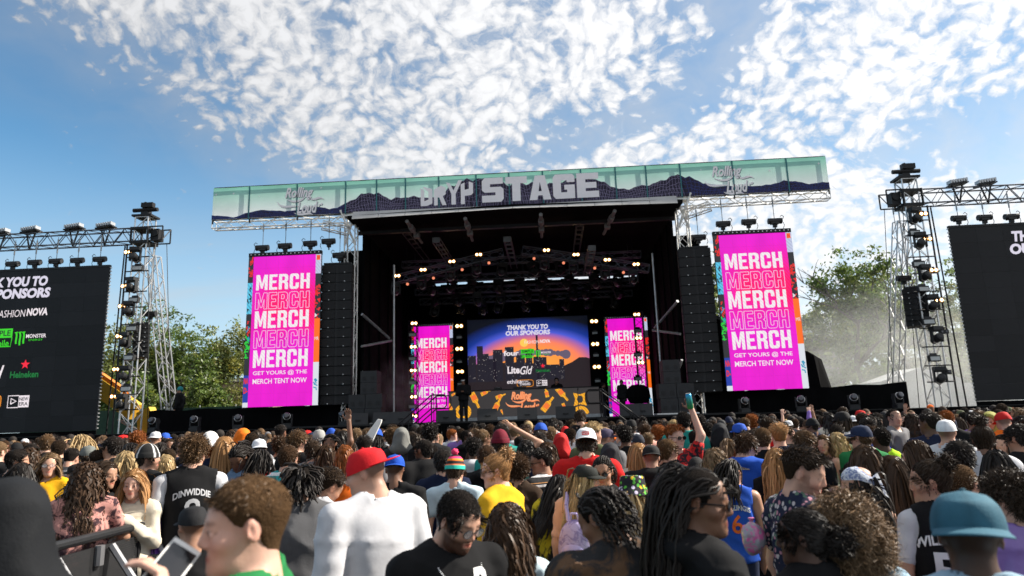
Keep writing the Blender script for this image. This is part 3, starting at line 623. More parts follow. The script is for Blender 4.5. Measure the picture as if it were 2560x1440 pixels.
def sponsor_art(F, P, parent, k=1., dark=True):
    """the thank-you page: P(u,v) in photo layout units -> x,z ; k metres per unit"""
    W_ = lambda name, key, u, v, mt, w, h: wm(F, name, key, *P(u, v), mt, parent, w*k, h*k)
    W_('title_letters', 'thank', 0, 0, WL2, 225, 27); W_('title_letters', 'our', 0, -31, WL2, 245, 27)
    W_('sponsor_letters', 'fashion', 20, -83, WLED, 80, 19); W_('sponsor_letters', 'nova', 92, -81, WLED, 57, 20)
    x, z = P(-5, -145); rct(F, 'sponsor_block', x-36*k, x+36*k, z, z+24*k, GLED, parent); W_('sponsor_letters', 'simple', -5, -133, NAVYL, 62, 15); W_('sponsor_letters', 'mobile', -5, -159, GLED, 58, 18)
    mb_ = MB()
    for q in ([(x-36*k, z), (x-36*k, z-23*k), (x+34*k, z-23*k), (x+36*k, z)],): F.stroke(mb_, q, 1.2*k)
    mb_.build('sponsor_frame', GLED, parent)
    x, z = P(53, -147); claws(F, x, z, 20*k, parent, GLED); W_('sponsor_letters', 'monster', 96, -143, WLED, 54, 10); W_('sponsor_letters', 'energy', 96, -153, GLED, 38, 5)
    W_('sponsor_letters', 'gld', -15, -236, WLED, 68, 44); x, z = P(75, -215); star(F, x, z, 13*k, parent, STAR); W_('sponsor_letters', 'heineken', 75, -240, DG, 76, 17)
    W_('sponsor_letters', 'electric', -28, -296, WLED, 44, 8); W_('sponsor_letters', 'standard', -24, -310, WLED, 56, 14)
    mb_ = MB(); x, z = P(-24, -306); q = [(x+(44*math.copysign(1, math.cos(a))*abs(math.cos(a))**.4)*k, z+18*math.copysign(1, math.sin(a))*abs(math.sin(a))**.4*k) for a in [2*math.pi*i/32 for i in range(33)]]; F.stroke(mb_, q, 1.4*k); mb_.build('sponsor_frame', ORG, parent)
    x, z = P(67, -307); rct(F, 'sponsor_block', x, x+28*k, z-15*k, z+15*k, WLED, parent); mb_ = MB(); F.stroke(mb_, [(x, z-15*k), (x-28*k, z-15*k), (x-28*k, z+15*k), (x, z+15*k)], 1.2*k); F.stroke(mb_, [(x-20*k, z-6*k), (x-20*k, z+8*k), (x-6*k, z+1*k), (x-20*k, z-6*k)], 1.6*k); mb_.build('sponsor_frame', WLED, parent)
    W_('sponsor_letters', 'newera', 81, -301, NAVYL, 24, 9); W_('sponsor_letters', 'era', 81, -313, NAVYL, 24, 9)
    x, z = P(-15, -362); 
    mb_ = MB(); mb_.poly([(x+11*k*math.cos(a*math.pi/8), F.Y-.01, z+11*k*math.sin(a*math.pi/8)) for a in range(16)]); mb_.build('round_logo', STAR, parent)
def sponsor_screen(s_, label):
    x0, x1 = (-25.5, -16.73) if s_ < 0 else (16.73, 25.5); z0, z1, Y = 2.05, 8.725, .8255
    r = empty('sponsor_screen', (0, 0, 0), label=label, cat='screen', group='sponsor screens')
    nx, nz = 9, 11; w = (x1-x0)/nx; h = (z1-z0-.1)/nz
    first = None
    for i in range(nx):
        for j in range(nz):                                                    # each LED cabinet is a tile of its own
            if first is None:
                m_ = MB(); m_.bx(-w/2+.0015, w/2-.0015, .0, .09, -h/2+.0015, h/2-.0015); o = m_.build('led_cabinet', LED_OFF, r); first = o
            else: o = obj('led_cabinet', first.data, None, r)
            o.location = (x0+(i+.5)*w, Y+random.uniform(0, .0015), z0+(j+.5)*h)
    m_ = MB(); m_.bx(x0, x1, Y-.01, Y+.12, z1-.095, z1); m_.build('top_bar', BLACK, r)
    m_ = MB()
    e = -16.73 if s_ < 0 else 16.73
    m_.bx(-.03, .03, Y+.02, Y+.12, -.02, .02); me_ = None
    for k in range(46):
        o = m_.build('edge_clamp', ALU, r) if me_ is None else obj('edge_clamp', me_, None, r); me_ = o.data; o.location = (e, 0, z0+.08+k*.144)
    MB().bx(x0, x1, Y+.02, Y+.06, ZD-.01, z0-.01).build('base_skirt', CLOTHBLACK, r)
    F = Face(x0, x1, z0, z1, Y)
    k = .01565
    cx = at(28, 706, Y) if s_ < 0 else None
    if s_ < 0: P = lambda u, v: (at(18, 706, Y).x+u*k*1.0, at(18, 706, Y).z+v*k*1.02)
    else: P = lambda u, v: (20.75+u*k, at(2555, 590, Y).z+v*k*1.02)
    sponsor_art(F, P, r, k)
    return r
sponsor_screen(-1, 'huge black sponsor screen with thank-you lettering at the left edge of the picture')
sponsor_screen(1, 'huge black sponsor screen cut off by the right edge of the picture')
for k, (u, v) in enumerate(((30, 665), (85, 661), (138, 658), (192, 656), (248, 653))):
    p = at(u, v, .85); hoist(p.x, .9, p.z+.05, 9.7, ORD[k].replace('topmost', 'first')+' chain hoist from the left above the left sponsor screen', 'chain hoists over the screens')
for k, (u, v) in enumerate(((2398, 549), (2463, 547), (2530, 545))):
    p = at(u, v, .85); hoist(p.x, .9, p.z+.02, 9.7, ['first', 'second', 'third'][k]+' chain hoist above the right sponsor screen', 'chain hoists over the screens', -1)

# ---------------------------------------------------------------- line arrays
CAB = mat('speaker_black', (.008, .008, .009), .6, var=.15); GRILLE = mat('speaker_grille', (.012, .012, .013), .7, .2, var=.2, scale=30, bump=.6, bscale=220)
def line_array(x0, x1, z0, z1, Y, n_, label, yaw=0., group='line array loudspeakers'):
    cx = (x0+x1)/2; w = x1-x0; r = empty('line_array', (cx, Y, z0), yaw, label, 'loudspeaker', group); h = (z1-z0)/n_
    c0 = None
    for i in range(n_):
        if c0 is None:
            m_ = MB(); m_.bx(-w/2, w/2, .02, .55, .008, h-.008); m_.bx(-w/2-.02, -w/2-.001, .05, .35, .02, h-.02); m_.bx(w/2+.001, w/2+.02, .05, .35, .02, h-.02)
            c0 = m_.build('cabinet', CAB, r); g = MB(); g.bx(-w/2+.02, -.055, .0, .03, .02, h-.02); g.bx(.055, w/2-.02, .0, .03, .02, h-.02); g0 = g.build('grille', GRILLE, c0)
            b = MB(); b.bx(-.018, .018, -.006, .01, .03, .055); b0 = b.build('badge', ALU, c0); b0.location.x = -w*.255; o = c0; obj('badge', b0.data, None, o).location.x = w*.255
        else:
            o = obj('cabinet', c0.data, None, r); obj('grille', g0.data, None, o); [setattr(obj('badge', b0.data, None, o), 'location', (q*w*.255, 0, 0)) for q in (-1, 1)]
        t = (i/(n_-1)-.5); o.location = (0, .10*(t*2)**2*(1 if t < 0 else .2), i*h); o.rotation_euler = (R(-6)*max(0, -t)*1.6, 0, 0)
    m_ = MB(); m_.bx(-w/2+.05, w/2-.05, .05, .5, n_*h+.01, n_*h+.08); m_.build('flying_frame', BLACK, r)
    return r
line_array(-7.60, -6.42, 2.70, 8.15, .2, 15, 'tall black line array of loudspeakers beside the left hanging merch screen', R(2))
line_array(6.28, 7.46, 2.70, 8.15, .2, 15, 'tall black line array of loudspeakers beside the right hanging merch screen', R(-4))
line_array(-15.62, -15.08, 4.9, 6.25, 1.1, 7, 'small black line array hanging on the left truss tower', R(25))
line_array(14.85, 15.60, 4.95, 6.4, 1.1, 7, 'small black line array hanging on the right truss tower', R(-25))
for (x, y, z, lb, f) in ((-6.95, .35, 8.5, 'chain hoist above the left tall line array', 1), (7.1, .35, 8.55, 'chain hoist above the right tall line array', -1), (-7.35, .2, 9.05, 'small chain hoist left of the left roof column', 1), (-15.2, 1.4, 6.65, 'chain hoist above the small line array on the left tower', 1), (15.05, 1.4, 6.8, 'chain hoist above the small line array on the right tower', -1)):
    hoist(x, y, z, 9.8, lb, 'chain hoists over the loudspeakers', f)

# ---------------------------------------------------------------- lamps
def moving_proto():
    r = empty('moving_light', (0, 0, 0), cat='stage light')
    m_ = MB(); m_.box((0, 0, .07), (.34, .26, .12)); m_.box((0, 0, .14), (.24, .2, .03)); m_.build('base', PLATE, r)
    m_ = MB()
    for s_ in (-1, 1): m_.box((s_*.17, 0, .33), (.045, .12, .36))
    m_.box((0, 0, .16), (.38, .12, .05)); m_.build('yoke', PLATE, r)
    h = MB(); M = Matrix.Rotation(R(70), 3, 'X'); h.lathe([(.06, -.2), (.12, -.17), (.13, -.05), (.125, .06), (.115, .16), (.105, .2)], (0, 0, .40), 14, M); ho = h.build('head', PLATE, r, smooth=False)
    l = MB(); l.lathe([(.1, .201), (.08, .215), (.03, .225)], (0, 0, .40), 14, M); l.build('lens', LENS, ho)
    f = MB(); f.lathe([(.128, .07), (.135, .075), (.135, .09), (.128, .095)], (0, 0, .40), 14, M); f.build('ring', ALU, ho)
    return r
MLP = moving_proto(); mlf = [True]
def moving(loc, rot, label, group, scale=1.):
    o = MLP if mlf[0] else copy_tree(MLP); mlf[0] = False
    o.location = loc; o.rotation_euler = rot; o.scale = (scale,)*3; tag(o, label, 'stage light', group); return o
GLOWR = emis('lamp_glare_glow', (1., .42, .10), 1.5)  # orange glare around a lit lamp, put into the ring as emission
def blinder_proto(lit):
    r = empty('blinder_light', (0, 0, 0), cat='stage light')
    m_ = MB(); m_.box((0, .06, 0), (.42, .10, .2)); m_.box((0, .06, .13), (.1, .06, .08)); m_.build('housing', PLATE, r)
    for s_ in (-1, 1):
        l = MB(); l.lathe([(.062, 0), (.055, .018), (.03, .028)], (s_*.1, .01, 0), 10, Matrix.Rotation(R(90), 3, 'X')); lo = l.build('lamp', WARM if lit else LENS, r)
        if lit: q = MB(); q.lathe([(.098, -.004), (.098, .006), (.062, .010)], (s_*.1, .01, 0), 12, Matrix.Rotation(R(90), 3, 'X')); q.build('glare_ring', GLOWR, lo)
    return r
BLP = blinder_proto(True); blf = [True]; BLU = blinder_proto(False); buf = [True]
def blinder(loc, label, group, rot=(0, 0, 0), scale=1., lit=True):
    p, fl = (BLP, blf) if lit else (BLU, buf)
    o = p if fl[0] else copy_tree(p); fl[0] = False
    o.location = loc; o.rotation_euler = rot; o.scale = (scale,)*3; tag(o, label, 'stage light', group); return o
def flood_proto():
    r = empty('strobe_light', (0, 0, 0), cat='stage light')
    m_ = MB(); m_.box((0, .08, 0), (.5, .16, .26)); m_.box((0, .08, .18), (.3, .06, .1)); m_.build('housing', PLATE, r)
    m_ = MB(); m_.box((0, -.006, -.02), (.42, .012, .17)); m_.build('panel', mat('strobe_panel', (.42, .44, .43), .3, var=.1), r)
    return r
FLP = flood_proto(); flf = [True]
def flood(loc, label, group, rot=(0, 0, 0), scale=1.):
    o = FLP if flf[0] else copy_tree(FLP); flf[0] = False
    o.location = loc; o.rotation_euler = rot; o.scale = (scale,)*3; tag(o, label, 'stage light', group); return o

# truss towers with their outriggers, beams and lamps
def tower(s_, nm):
    X = s_*15.58; Y = 1.2
    r = empty('truss_tower', (X, Y, 0), label=f'aluminium truss tower with sloping outrigger leg beside the {nm} sponsor screen', cat='tower', group='truss towers')
    bring = lambda o: setattr(o, 'location', Vector((-X, -Y, 0)))
    m_ = MB(); m_.truss((X, Y, 0), (X, Y, 10.75), .56, .56, .032, .017, .55, up=(0, 1, 0)); bring(m_.build('mast', ALU, r))
    m_ = MB(); m_.truss((X-s_*1.25, Y+1.4, 0), (X-s_*.15, Y+.5, 9.2), .42, .42, .028, .015, .5, up=(0, 1, 0)); bring(m_.build('outrigger', ALU, r))
    m_ = MB(); m_.bx(X-.42, X+.42, Y-.34, Y+.34, 10.78, 10.86); m_.tube((X-.5, Y-.1, 11.1), (X+.55, Y-.1, 11.1), .09, 8); m_.box((X+.12, Y-.1, 11.3), (.5, .22, .2)); m_.box((X, Y, 10.98), (.3, .3, .22)); m_.tube((X, Y-.1, 11.1), (X, Y-.1, 11.45), .05); bring(m_.build('head_block', BLACK, r))
    m_ = MB(); m_.bx(X-.38, X+.38, Y-.38, Y+.38, 9.6, 9.72); m_.bx(X-.38, X+.38, Y-.38, Y+.38, 10.2, 10.3)
    for a in (-.36, .36):
        for b in (-.36, .36): m_.tube((X+a, Y+b, 9.6), (X+a, Y+b, 10.3), .045)
    bring(m_.build('sleeve_block', BLACK, r))
    m_ = MB(); x1 = X-s_*.95
    for z in (9.7, 10.3): m_.tube((X, Y-.3, z), (x1, Y-.3, z), .03); m_.tube((X, Y+.3, z), (x1, Y+.3, z), .03)
    m_.tube((x1, Y-.3, 9.7), (x1, Y-.3, 10.3), .03); m_.tube((x1, Y+.3, 9.7), (x1, Y+.3, 10.3), .03); m_.tube((x1, Y-.3, 9.7), (x1, Y+.3, 10.3), .02); m_.box((X-s_*.55, Y, 9.98), (.34, .4, .5)); m_.tube((X-s_*.55, Y-.25, 10.05), (X-s_*.55, Y+.25, 10.05), .16, 10); bring(m_.build('motor_bracket', BLACK, r))
    m_ = MB(); xa, xb = (X+s_*.3, X+s_*12); m_.truss((xa, Y, 10.0), (xb, Y, 10.0), .52, .56, .032, .018, .42); bring(m_.build('main_beam', mat('dark_truss', (.10, .11, .13), .4, .8), r))
    m_ = MB()
    for dx, dy, dz in ((-.9, .3, 9.7), (-.45, -.3, 9.7), (.9, 0, 9.6)): m_.tube((X+s_*dx*.9, Y+dy, dz), (X+s_*(dx*1.4-.1), Y+dy+.3, ZD), .014 if dx < .8 else .03, 5)
    bring(m_.build('guy_cable', BLACK, r))
    m_ = MB()
    for k, zz in enumerate((9.0, 8.4, 7.55, 6.9, 6.2, 5.5, 4.8, 4.1, 3.4, 2.8)): m_.tube((X-.5, Y-.36, zz), (X+.5, Y-.36, zz), .025)
    m_.tube((X+s_*.52, Y-.3, ZD), (X+s_*.52, Y-.3, 9.6), .035, 6); bring(m_.build('cross_pipe', BLACK, r))
    return r
tower(-1, 'left'); tower(1, 'right')
TL = {'left': ([(338, 641), (329, 717), (321, 777), (313, 855), (311, 939), (304, 1010)], [(342, 669), (333, 749), (328, 820), (321, 893), (314, 971)], [(319, 630), (311, 715), (304, 765), (298, 840), (290, 923), (284, 991)]),
      'right': ([(2288, 544), (2301, 606), (2312, 687), (2332, 762), (2342, 842), (2351, 943)], [(2288, 581), (2298, 659), (2310, 721), (2323, 803), (2338, 895)], [(2309, 534), (2320, 597), (2335, 675), (2349, 750), (2361, 829), (2368, 930)])}
for nm, (ml, fl_, bl) in TL.items():
    for k, (u, v) in enumerate(ml):
        p = at(u, v, .72); p.z += .40; moving(p, (R(180), 0, R(10*(-1)**k)), f'{ORD[k]} moving light on the {nm} truss tower', f'lights on the truss towers', 1.15)
    for k, (u, v) in enumerate(fl_):
        p = at(u, v, .7); flood(p, f'{ORD[k]} grey strobe panel on the {nm} truss tower', 'lights on the truss towers', (R(-8), 0, R(6*(-1)**k)), .85)
    for k, (u, v) in enumerate(bl):
        p = at(u, v, .68); lit = not (nm == 'right' and k > 3); blinder(p, f'{ORD[k]} '+('lit' if lit else 'unlit')+f' two-lamp blinder on the {nm} truss tower', 'lights on the truss towers', scale=.8, lit=lit)
# floor lights packed on top of the tower beams
for nm, pts in (('left', ((2, 586), (78, 580), (186, 573), (265, 570))), ('right', ((2392, 462), (2463, 462)))):
    for k, (u, v) in enumerate(pts):
        p = at(u, v, 1.1); r = empty('light_bar', p, label=f'{ORD[k].replace("topmost","first")} tilted lamp bar on top of the {nm} tower beam, counted from the left', cat='stage light', group='lamp bars on the tower beams')
        m_ = MB(); m_.box((0, 0, 0), (.72, .4, .05), Matrix.Rotation(R(-8), 3, 'Y')); m_.build('plate', BLACK, r); m_ = MB()
        for j in range(7): m_.box((-.3+.1*j, -.05, .09+.012*j), (.06, .3, .13))
        m_.build('lamp_row', STEEL, r); m_ = MB(); m_.path([(-.2, 0, -.02), (0, 0, -.75), (.2, 0, -.02)], .035, 6); m_.build('bracket', BLACK, r)
# lights standing on the front edge
for k, (u, v) in enumerate(((488, 1058), (595, 1056), (718, 1053), (860, 1003+50), (2003, 1008), (2135, 1005), (2245, 1000), (1860, 1012), (385, 1060))):
    p = at(u, v, -.55); moving((p.x, -.55, ZD), (0, 0, R(random.uniform(-20, 20))), ['moving light on the left wing below the magenta screen, second from the left', 'moving light on the left wing under the left corner of the magenta screen', 'moving light on the left wing under the middle of the magenta screen', 'moving light at the right end of the left wing', 'moving light on the right wing under the right merch screen', 'moving light on the right wing, second from its right end', 'moving light at the right end of the right wing windbreak', 'moving light on the right wing near the stage corner', 'leftmost moving light on the left wing near the boom lift'][k], 'lights along the stage front')

# ---------------------------------------------------------------- inside the stage
# sunset screen
SC = Face(-3.24, 3.3, 2.3, 7.35, 11.)
sn = empty('sunset_screen', (0, 0, 0), label='wide sunset skyline screen with sponsor names at the back of the stage', cat='screen')
def sunset_mat():
    m_ = mat('sunset_led', (.01, .01, .01), .5, emit=(1, 1, 1), es=LEDX, var=0); t = m_.node_tree; n, m = NT(t); b = [x for x in t.nodes if x.type == 'BSDF_PRINCIPLED'][0]
    g = n('ShaderNodeTexCoord').outputs['Generated']; sp_ = n('ShaderNodeSeparateXYZ', {0: g}); x = m('MULTIPLY', m('SUBTRACT', sp_.outputs[0], .54), .72); z = m('SUBTRACT', sp_.outputs[2], .46)
    d = m('SQRT', m('ADD', m('MULTIPLY', x, x), m('MULTIPLY', z, z)))
    r = n('ShaderNodeValToRGB', {0: d}); cr = r.color_ramp
    for i, (p, c) in enumerate(((.0, srgb(255, 175, 70)), (.21, srgb(255, 150, 65)), (.29, srgb(250, 130, 95)), (.34, srgb(190, 105, 150)), (.39, srgb(75, 90, 210)), (.45, srgb(20, 50, 140)), (.55, srgb(6, 9, 22)))):
        e = cr.elements[i] if i < 2 else cr.elements.new(p); e.position = p; e.color = (*c, 1)
    t.links.new(r.outputs[0], b.inputs['Emission Color']); return m_
SC.rect('picture', 0, 1, 0, 1, sunset_mat(), sn)
MB().bx(-3.26, 3.32, 11.01, 11.12, 2.28, 7.37).build('led_cabinet', PLATE, sn)
CITY = emis('skyline_led', srgb(34, 30, 42), .9); CLD = emis('cloud_led', srgb(110, 96, 118), .85); SUNL = emis('sun_led', srgb(255, 205, 90), .95); CITW = emis('window_led', srgb(210, 200, 190), .8)
m_ = MB(); c0 = at(1310, 857, 11)
m_.poly([(c0.x+.22*math.cos(a*math.pi/10), SC.Y-.01, c0.z+.22*math.sin(a*math.pi/10)) for a in range(20)]); m_.build('sun_print', SUNL, sn)
m_ = MB(); rs = random.Random(5)
for i in range(20):
    u = 1225+i*10; c = at(u, 893-12*math.sin((i-3)/20*3.1), 11); rr = rs.uniform(.12, .26); m_.poly([(c.x+rr*math.cos(a*math.pi/7), SC.Y-.0155-.0003*i, c.z+rr*math.sin(a*math.pi/7)) for a in range(14)])
m_.build('cloud_print', CLD, sn)
zb = 4.0
bl = [(1170, 1190, 890), (1192, 1207, 866), (1207, 1222, 885), (1232, 1256, 875), (1262, 1284, 868), (1290, 1312, 888), (1314, 1330, 880), (1333, 1352, 892), (1339, 1344, 838), (1352, 1366, 893), (1398, 1410, 898), (1222, 1240, 898), (1366, 1398, 912)]
for a, b, v in bl:
    p0, p1 = at(a, v, 11), at(b, v, 11); m_ = MB(); m_.poly([(p0.x, SC.Y-.024, zb), (p1.x, SC.Y-.024, zb), (p1.x, SC.Y-.024, p0.z), (p0.x, SC.Y-.024, p0.z)]); o = m_.build('building_print', CITY, sn)
    m_ = MB()
    for _ in range(10):
        xx, zz = rs.uniform(p0.x, p1.x), rs.uniform(zb, p0.z); m_.poly([(xx, SC.Y-.028, zz), (xx+.02, SC.Y-.028, zz), (xx+.02, SC.Y-.028, zz+.03), (xx, SC.Y-.028, zz+.03)])
    m_.build('window_print', CITW, o)
HILLL = emis('hill_led', srgb(40, 30, 34), .9)
m_ = MB(); q = [at(u, v, 11) for u, v in ((1168, 912), (1300, 905), (1408, 915), (1430, 905), (1448, 893), (1465, 893), (1475, 896))]; m_.poly([(SC.x0, SC.Y-.022, SC.z0)]+[(max(SC.x0, min(SC.x1, p.x)), SC.Y-.022, p.z) for p in q]+[(SC.x1, SC.Y-.022, SC.z0)]); m_.build('hill_print', HILLL, sn)
Pc = lambda u, v: (at(1319, 818, 11).x+u*.0098, at(1319, 818, 11).z+v*.0098)
F_ = Face(0, 1, 0, 1, 10.96); sponsor_art(F_, Pc, sn, .0098)
for key, u, v, w, h in (('four', 1278, 883, 38, 13), ('lite', 1284, 925, 30, 18), ('ethika', 1286, 954, 36, 10)): p = at(u, v, 10.96); wm(F_, 'sponsor_letters', key, p.x, p.z, WLED, sn, w*.0215, h*.0215)
# columns of blinders
for s_, nm, pts, fp in ((-1, 'left', ((1148, 815), (1148, 872), (1150, 929)), ((1148, 843), (1148, 904), (1150, 960))), (1, 'right', ((1485, 803), (1488, 860), (1492, 917)), ((1487, 832), (1490, 888), (1494, 952)))):
    x = s_*3.58; r = empty('light_column', (x, 10.2, ZD), label=f'black light column at the {nm} edge of the sunset screen', cat='tower', group='light columns on stage')
    m_ = MB(); m_.bx(-.34, .34, .0, .3, 0, 5.4); m_.build('housing', CLOTHBLACK, r)
    for k, (u, v) in enumerate(pts): p = at(u, v, 10.05); blinder((p.x, 10.05, p.z), f'{ORD[k]} lit two-lamp blinder on the {nm} light column on stage', 'lights inside the stage', scale=1.05)
    for k, (u, v) in enumerate(fp): p = at(u, v, 10.05); flood((p.x, 10.02, p.z), f'{ORD[k]} strobe panel on the {nm} light column on stage', 'lights inside the stage', scale=.62)
for s_, nm, pts in ((-1, 'left', ((1035, 808), (1033, 867), (1033, 926), (1034, 992), (1035, 1040))), (1, 'right', ((1592, 786), (1597, 845), (1602, 906), (1604, 975)))):
    x = s_*5.5; r = empty('ladder_truss', (x, 8, ZD), label=f'thin black ladder truss in front of the inner {nm} magenta screen', cat='truss', group='ladder trusses on stage')
    m_ = MB(); m_.truss((s_*.1, 0, 0), (s_*.1, 0, 5.1), .42, .36, .026, .014, .36, up=(0, 1, 0)); m_.build('lattice', BLACK, r)
    for k, (u, v) in enumerate(pts): p = at(u, v, 7.6); blinder((p.x, 7.6, p.z), f'{ORD[k]} lit two-lamp blinder on the {nm} ladder truss on stage', 'lights inside the stage', scale=.85)
    for k in range(4): p = at(pts[0][0]+4*s_, 836+60*k-(10 if s_ > 0 else 0), 7.6); flood((p.x, 7.6, p.z), f'{ORD[k]} small flood lamp on the {nm} ladder truss on stage', 'lights inside the stage', (0, 0, R(20)), .75)
# roof truss in two sloping halves with lit blinders
for s_, nm, a, b, pts in ((-1, 'left', (985, 700), (1258, 632), ((993, 690), (1058, 675), (1130, 654), (1197, 637))), (1, 'right', (1306, 626), (1622, 672), ((1366, 626), (1440, 637), (1518, 650), (1590, 661)))):
    p0, p1 = at(*a, 4.2), at(*b, 4.2); r = empty('lighting_truss', (p0+p1)/2, label=f'sloping black lighting truss under the {nm} half of the stage roof', cat='truss', group='lighting trusses under the roof')
    c = (p0+p1)/2; m_ = MB(); m_.truss(p0-c, p1-c, .34, .34, .024, .013, .4); m_.build('lattice', mat('dark_truss', (.10, .11, .13), .4, .8), r)
    for t in (.12, .5, .88): q = (p0-c).lerp(p1-c, t); MB().tube(q, q+Vector((0, 0, 9.75-(c.z+q.z))), .012, 5).build('hanger', BLACK, r)
    for k, (u, v) in enumerate(pts):
        p = at(u, v, 4.0); blinder((p.x, 3.95, p.z), f'{ORD[k].replace("topmost","first")} lit two-lamp blinder from the left on the {nm} roof truss', 'lights inside the stage', scale=.8)
        p2 = at(u-5, v+38, 4.1); moving((p2.x, 4.2, p2.z+.45), (R(180), 0, R(15*(-1)**k)), f'dark moving light under the {ORD[k].replace("topmost","first")} lit blinder of the {nm} roof truss', 'lights inside the stage', 1.1)
        p3 = at(u+28*(1 if s_ < 0 else -1)-3, v+20, 4.0); q = MB(); q.lathe([(.05, 0), (.065, .03), (.06, .07), (.025, .09)], (0, 0, 0), 10, Matrix.Rotation(R(80), 3, 'X')); o = q.build('can_lamp', ORANGE_LAMP); o.location = (p3.x, 4.1, p3.z)
        tag(o, f'dim orange can lamp beside the {ORD[k].replace("topmost","first")} blinder of the {nm} roof truss', 'stage light', 'dim lamps under the roof')
# rows of dark moving lights hanging in the depth of the stage
rs = random.Random(11); cnt = 0; rows = [(5.6, 9.0, 8), (7.2, 8.6, 9), (8.6, 8.25, 9), (9.8, 7.95, 9)]
for ri, (y, z, n_) in enumerate(rows):
    m_ = MB(); m_.truss((-5.6, y, z+.3), (5.6, y, z+.3), .3, .3, .022, .012, .5)
    for x in (-5, 0, 5): m_.tube((x, y, z+.4), (x, y, 9.8), .012, 4)
    o = m_.build('lighting_truss', mat('dark_truss', (.10, .11, .13), .4, .8)); tag(o, f'dark crosswise lighting truss in the stage roof, {["first", "second", "third", "fourth"][ri]} from the front', 'truss', 'lighting trusses under the roof')
    for i in range(n_):
        x = -5.1+10.2*(i+.5)/n_+rs.uniform(-.2, .2)
        moving((x, y-.05, z+.18+rs.uniform(-.05, .05)), (R(180)+R(rs.uniform(-25, 25)), R(rs.uniform(-20, 20)), R(rs.uniform(-60, 60))), f'dark hanging moving light {["first", "second", "third", "fourth", "fifth", "sixth", "seventh", "eighth", "ninth"][i]} from the left on the {["first", "second", "third", "fourth"][ri]} crosswise roof truss', 'dark moving lights hanging in the stage', 1.25)

# DJ booth with its LED front
YBO = 6.
p0, p1 = at(1122, 980, YBO), at(1495, 968, YBO); DX0, DX1, DZ = -3.55, 3.33, 3.28
dj = empty('dj_booth', (0, 0, 0), label='wide DJ booth with golden bottles and script emblem glowing on its front', cat='booth')
MB().bx(DX0, DX1, YBO+.02, YBO+1.6, ZD+.22, DZ).build('riser_body', PLATE, dj); MB().bx(DX0-.15, DX1+.2, YBO-.12, YBO+1.9, ZD, ZD+.215).build('riser_step', STEEL, dj); MB().bx(DX0-.03, DX1+.03, YBO-.03, YBO+.6, DZ+.003, DZ+.05).build('table_top', BLACK, dj)
BFc = Face(DX0, DX1, ZD+.22, DZ, YBO); BFc.rect('led_front', 0, 1, 0, 1, emis('dark_grey_led', srgb(62, 58, 58), .8), dj)
GOLD = emis('gold_led', srgb(250, 175, 40), .95, wave=.3); GOLD2 = emis('gold_orange_led', srgb(245, 120, 50), .95); PEACH = emis('peach_led', srgb(250, 160, 110), .95)
for u, v, ang, L in ((1188, 1000, -65, 46), (1215, 980, 25, 30), (1252, 990, 20, 28), (1243, 1012, 62, 40), (1366, 980, 100, 28), (1406, 985, -52, 44), (1370, 1010, 50, 46), (1411, 1018, -70, 22), (1135, 985, 30, 16), (1255, 1030, -70, 14), (1127, 1022, -60, 30)):
    c = at(u, v, YBO); l = L*.0172; a = R(ang); m_ = MB()
    prof = [(-.5, .13), (.05, .13), (.2, .05), (.5, .05)]
    pts = [(t*l, w*l*1.35) for t, w in prof]+[(t*l, -w*l*1.35) for t, w in prof[::-1]]
    m_.poly([(min(DX1, max(DX0, c.x+x*math.cos(a)-z*math.sin(a))), YBO-.012, max(ZD+.23, min(DZ-.01, c.z+x*math.sin(a)+z*math.cos(a)))) for x, z in pts]); o = m_.build('bottle_print', GOLD, dj)
    m_ = MB(); m_.poly([(min(DX1, max(DX0, c.x+x*math.cos(a)-z*math.sin(a))), YBO-.016, max(ZD+.23, min(DZ-.01, c.z+x*math.sin(a)+z*math.cos(a)))) for x, z in ((-.3*l, -.15*l), (0, -.15*l), (0, .15*l), (-.3*l, .15*l))]); m_.build('bottle_label_print', GOLD2, o)
c = at(1450, 998, YBO); m_ = MB()
m_.poly([(c.x+.42*(1 if j % 2 == 0 else .52)*math.cos(R(45+45*j)), YBO-.012, min(DZ-.01, c.z+.42*(1 if j % 2 == 0 else .52)*math.sin(R(45+45*j)))) for j in range(8)]); m_.build('pillow_print', GOLD, dj)
c = at(1450, 998, YBO); m_ = MB(); m_.poly([(c.x+.14*math.cos(a*math.pi/6), YBO-.016, c.z+.17*math.sin(a*math.pi/6)) for a in range(12)]); m_.build('pillow_hole_print', emis('dark_grey_led', srgb(62, 58, 58), .8), dj)
for u, v in ((1158, 1030), (1452, 1034)):
    c = at(u, v, YBO); m_ = MB(); q = [(c.x+.3*math.cos(a*math.pi/10), max(ZD+.23, c.z+.27*math.sin(a*math.pi/10))) for a in range(21)]; BFc.stroke(m_, q, .075, 2); m_.build('ring_print', GOLD, dj)
c = at(1305, 1002, YBO); script_logo(BFc, c.x, c.z, 1.5, PEACH, dj, GOLD2, k=5)
for u, w, nm in ((1245, .35, 'left'), (1300, .6, 'middle'), (1355, .35, 'right')):
    c = at(u, 968, YBO+.3); r = empty('dj_mixer', (c.x, YBO+.3, DZ+.052), label=f'black player deck on the DJ booth, the {nm} one', cat='mixer', group='decks on the DJ booth')
    MB().box((0, 0, .05), (w, .35, .1)).build('case', PLATE, r); m_ = MB(); m_.lathe([(.1, .1), (.1, .115), (.02, .12)], (0, 0, 0), 12); m_.build('jog_wheel', STEEL, r)
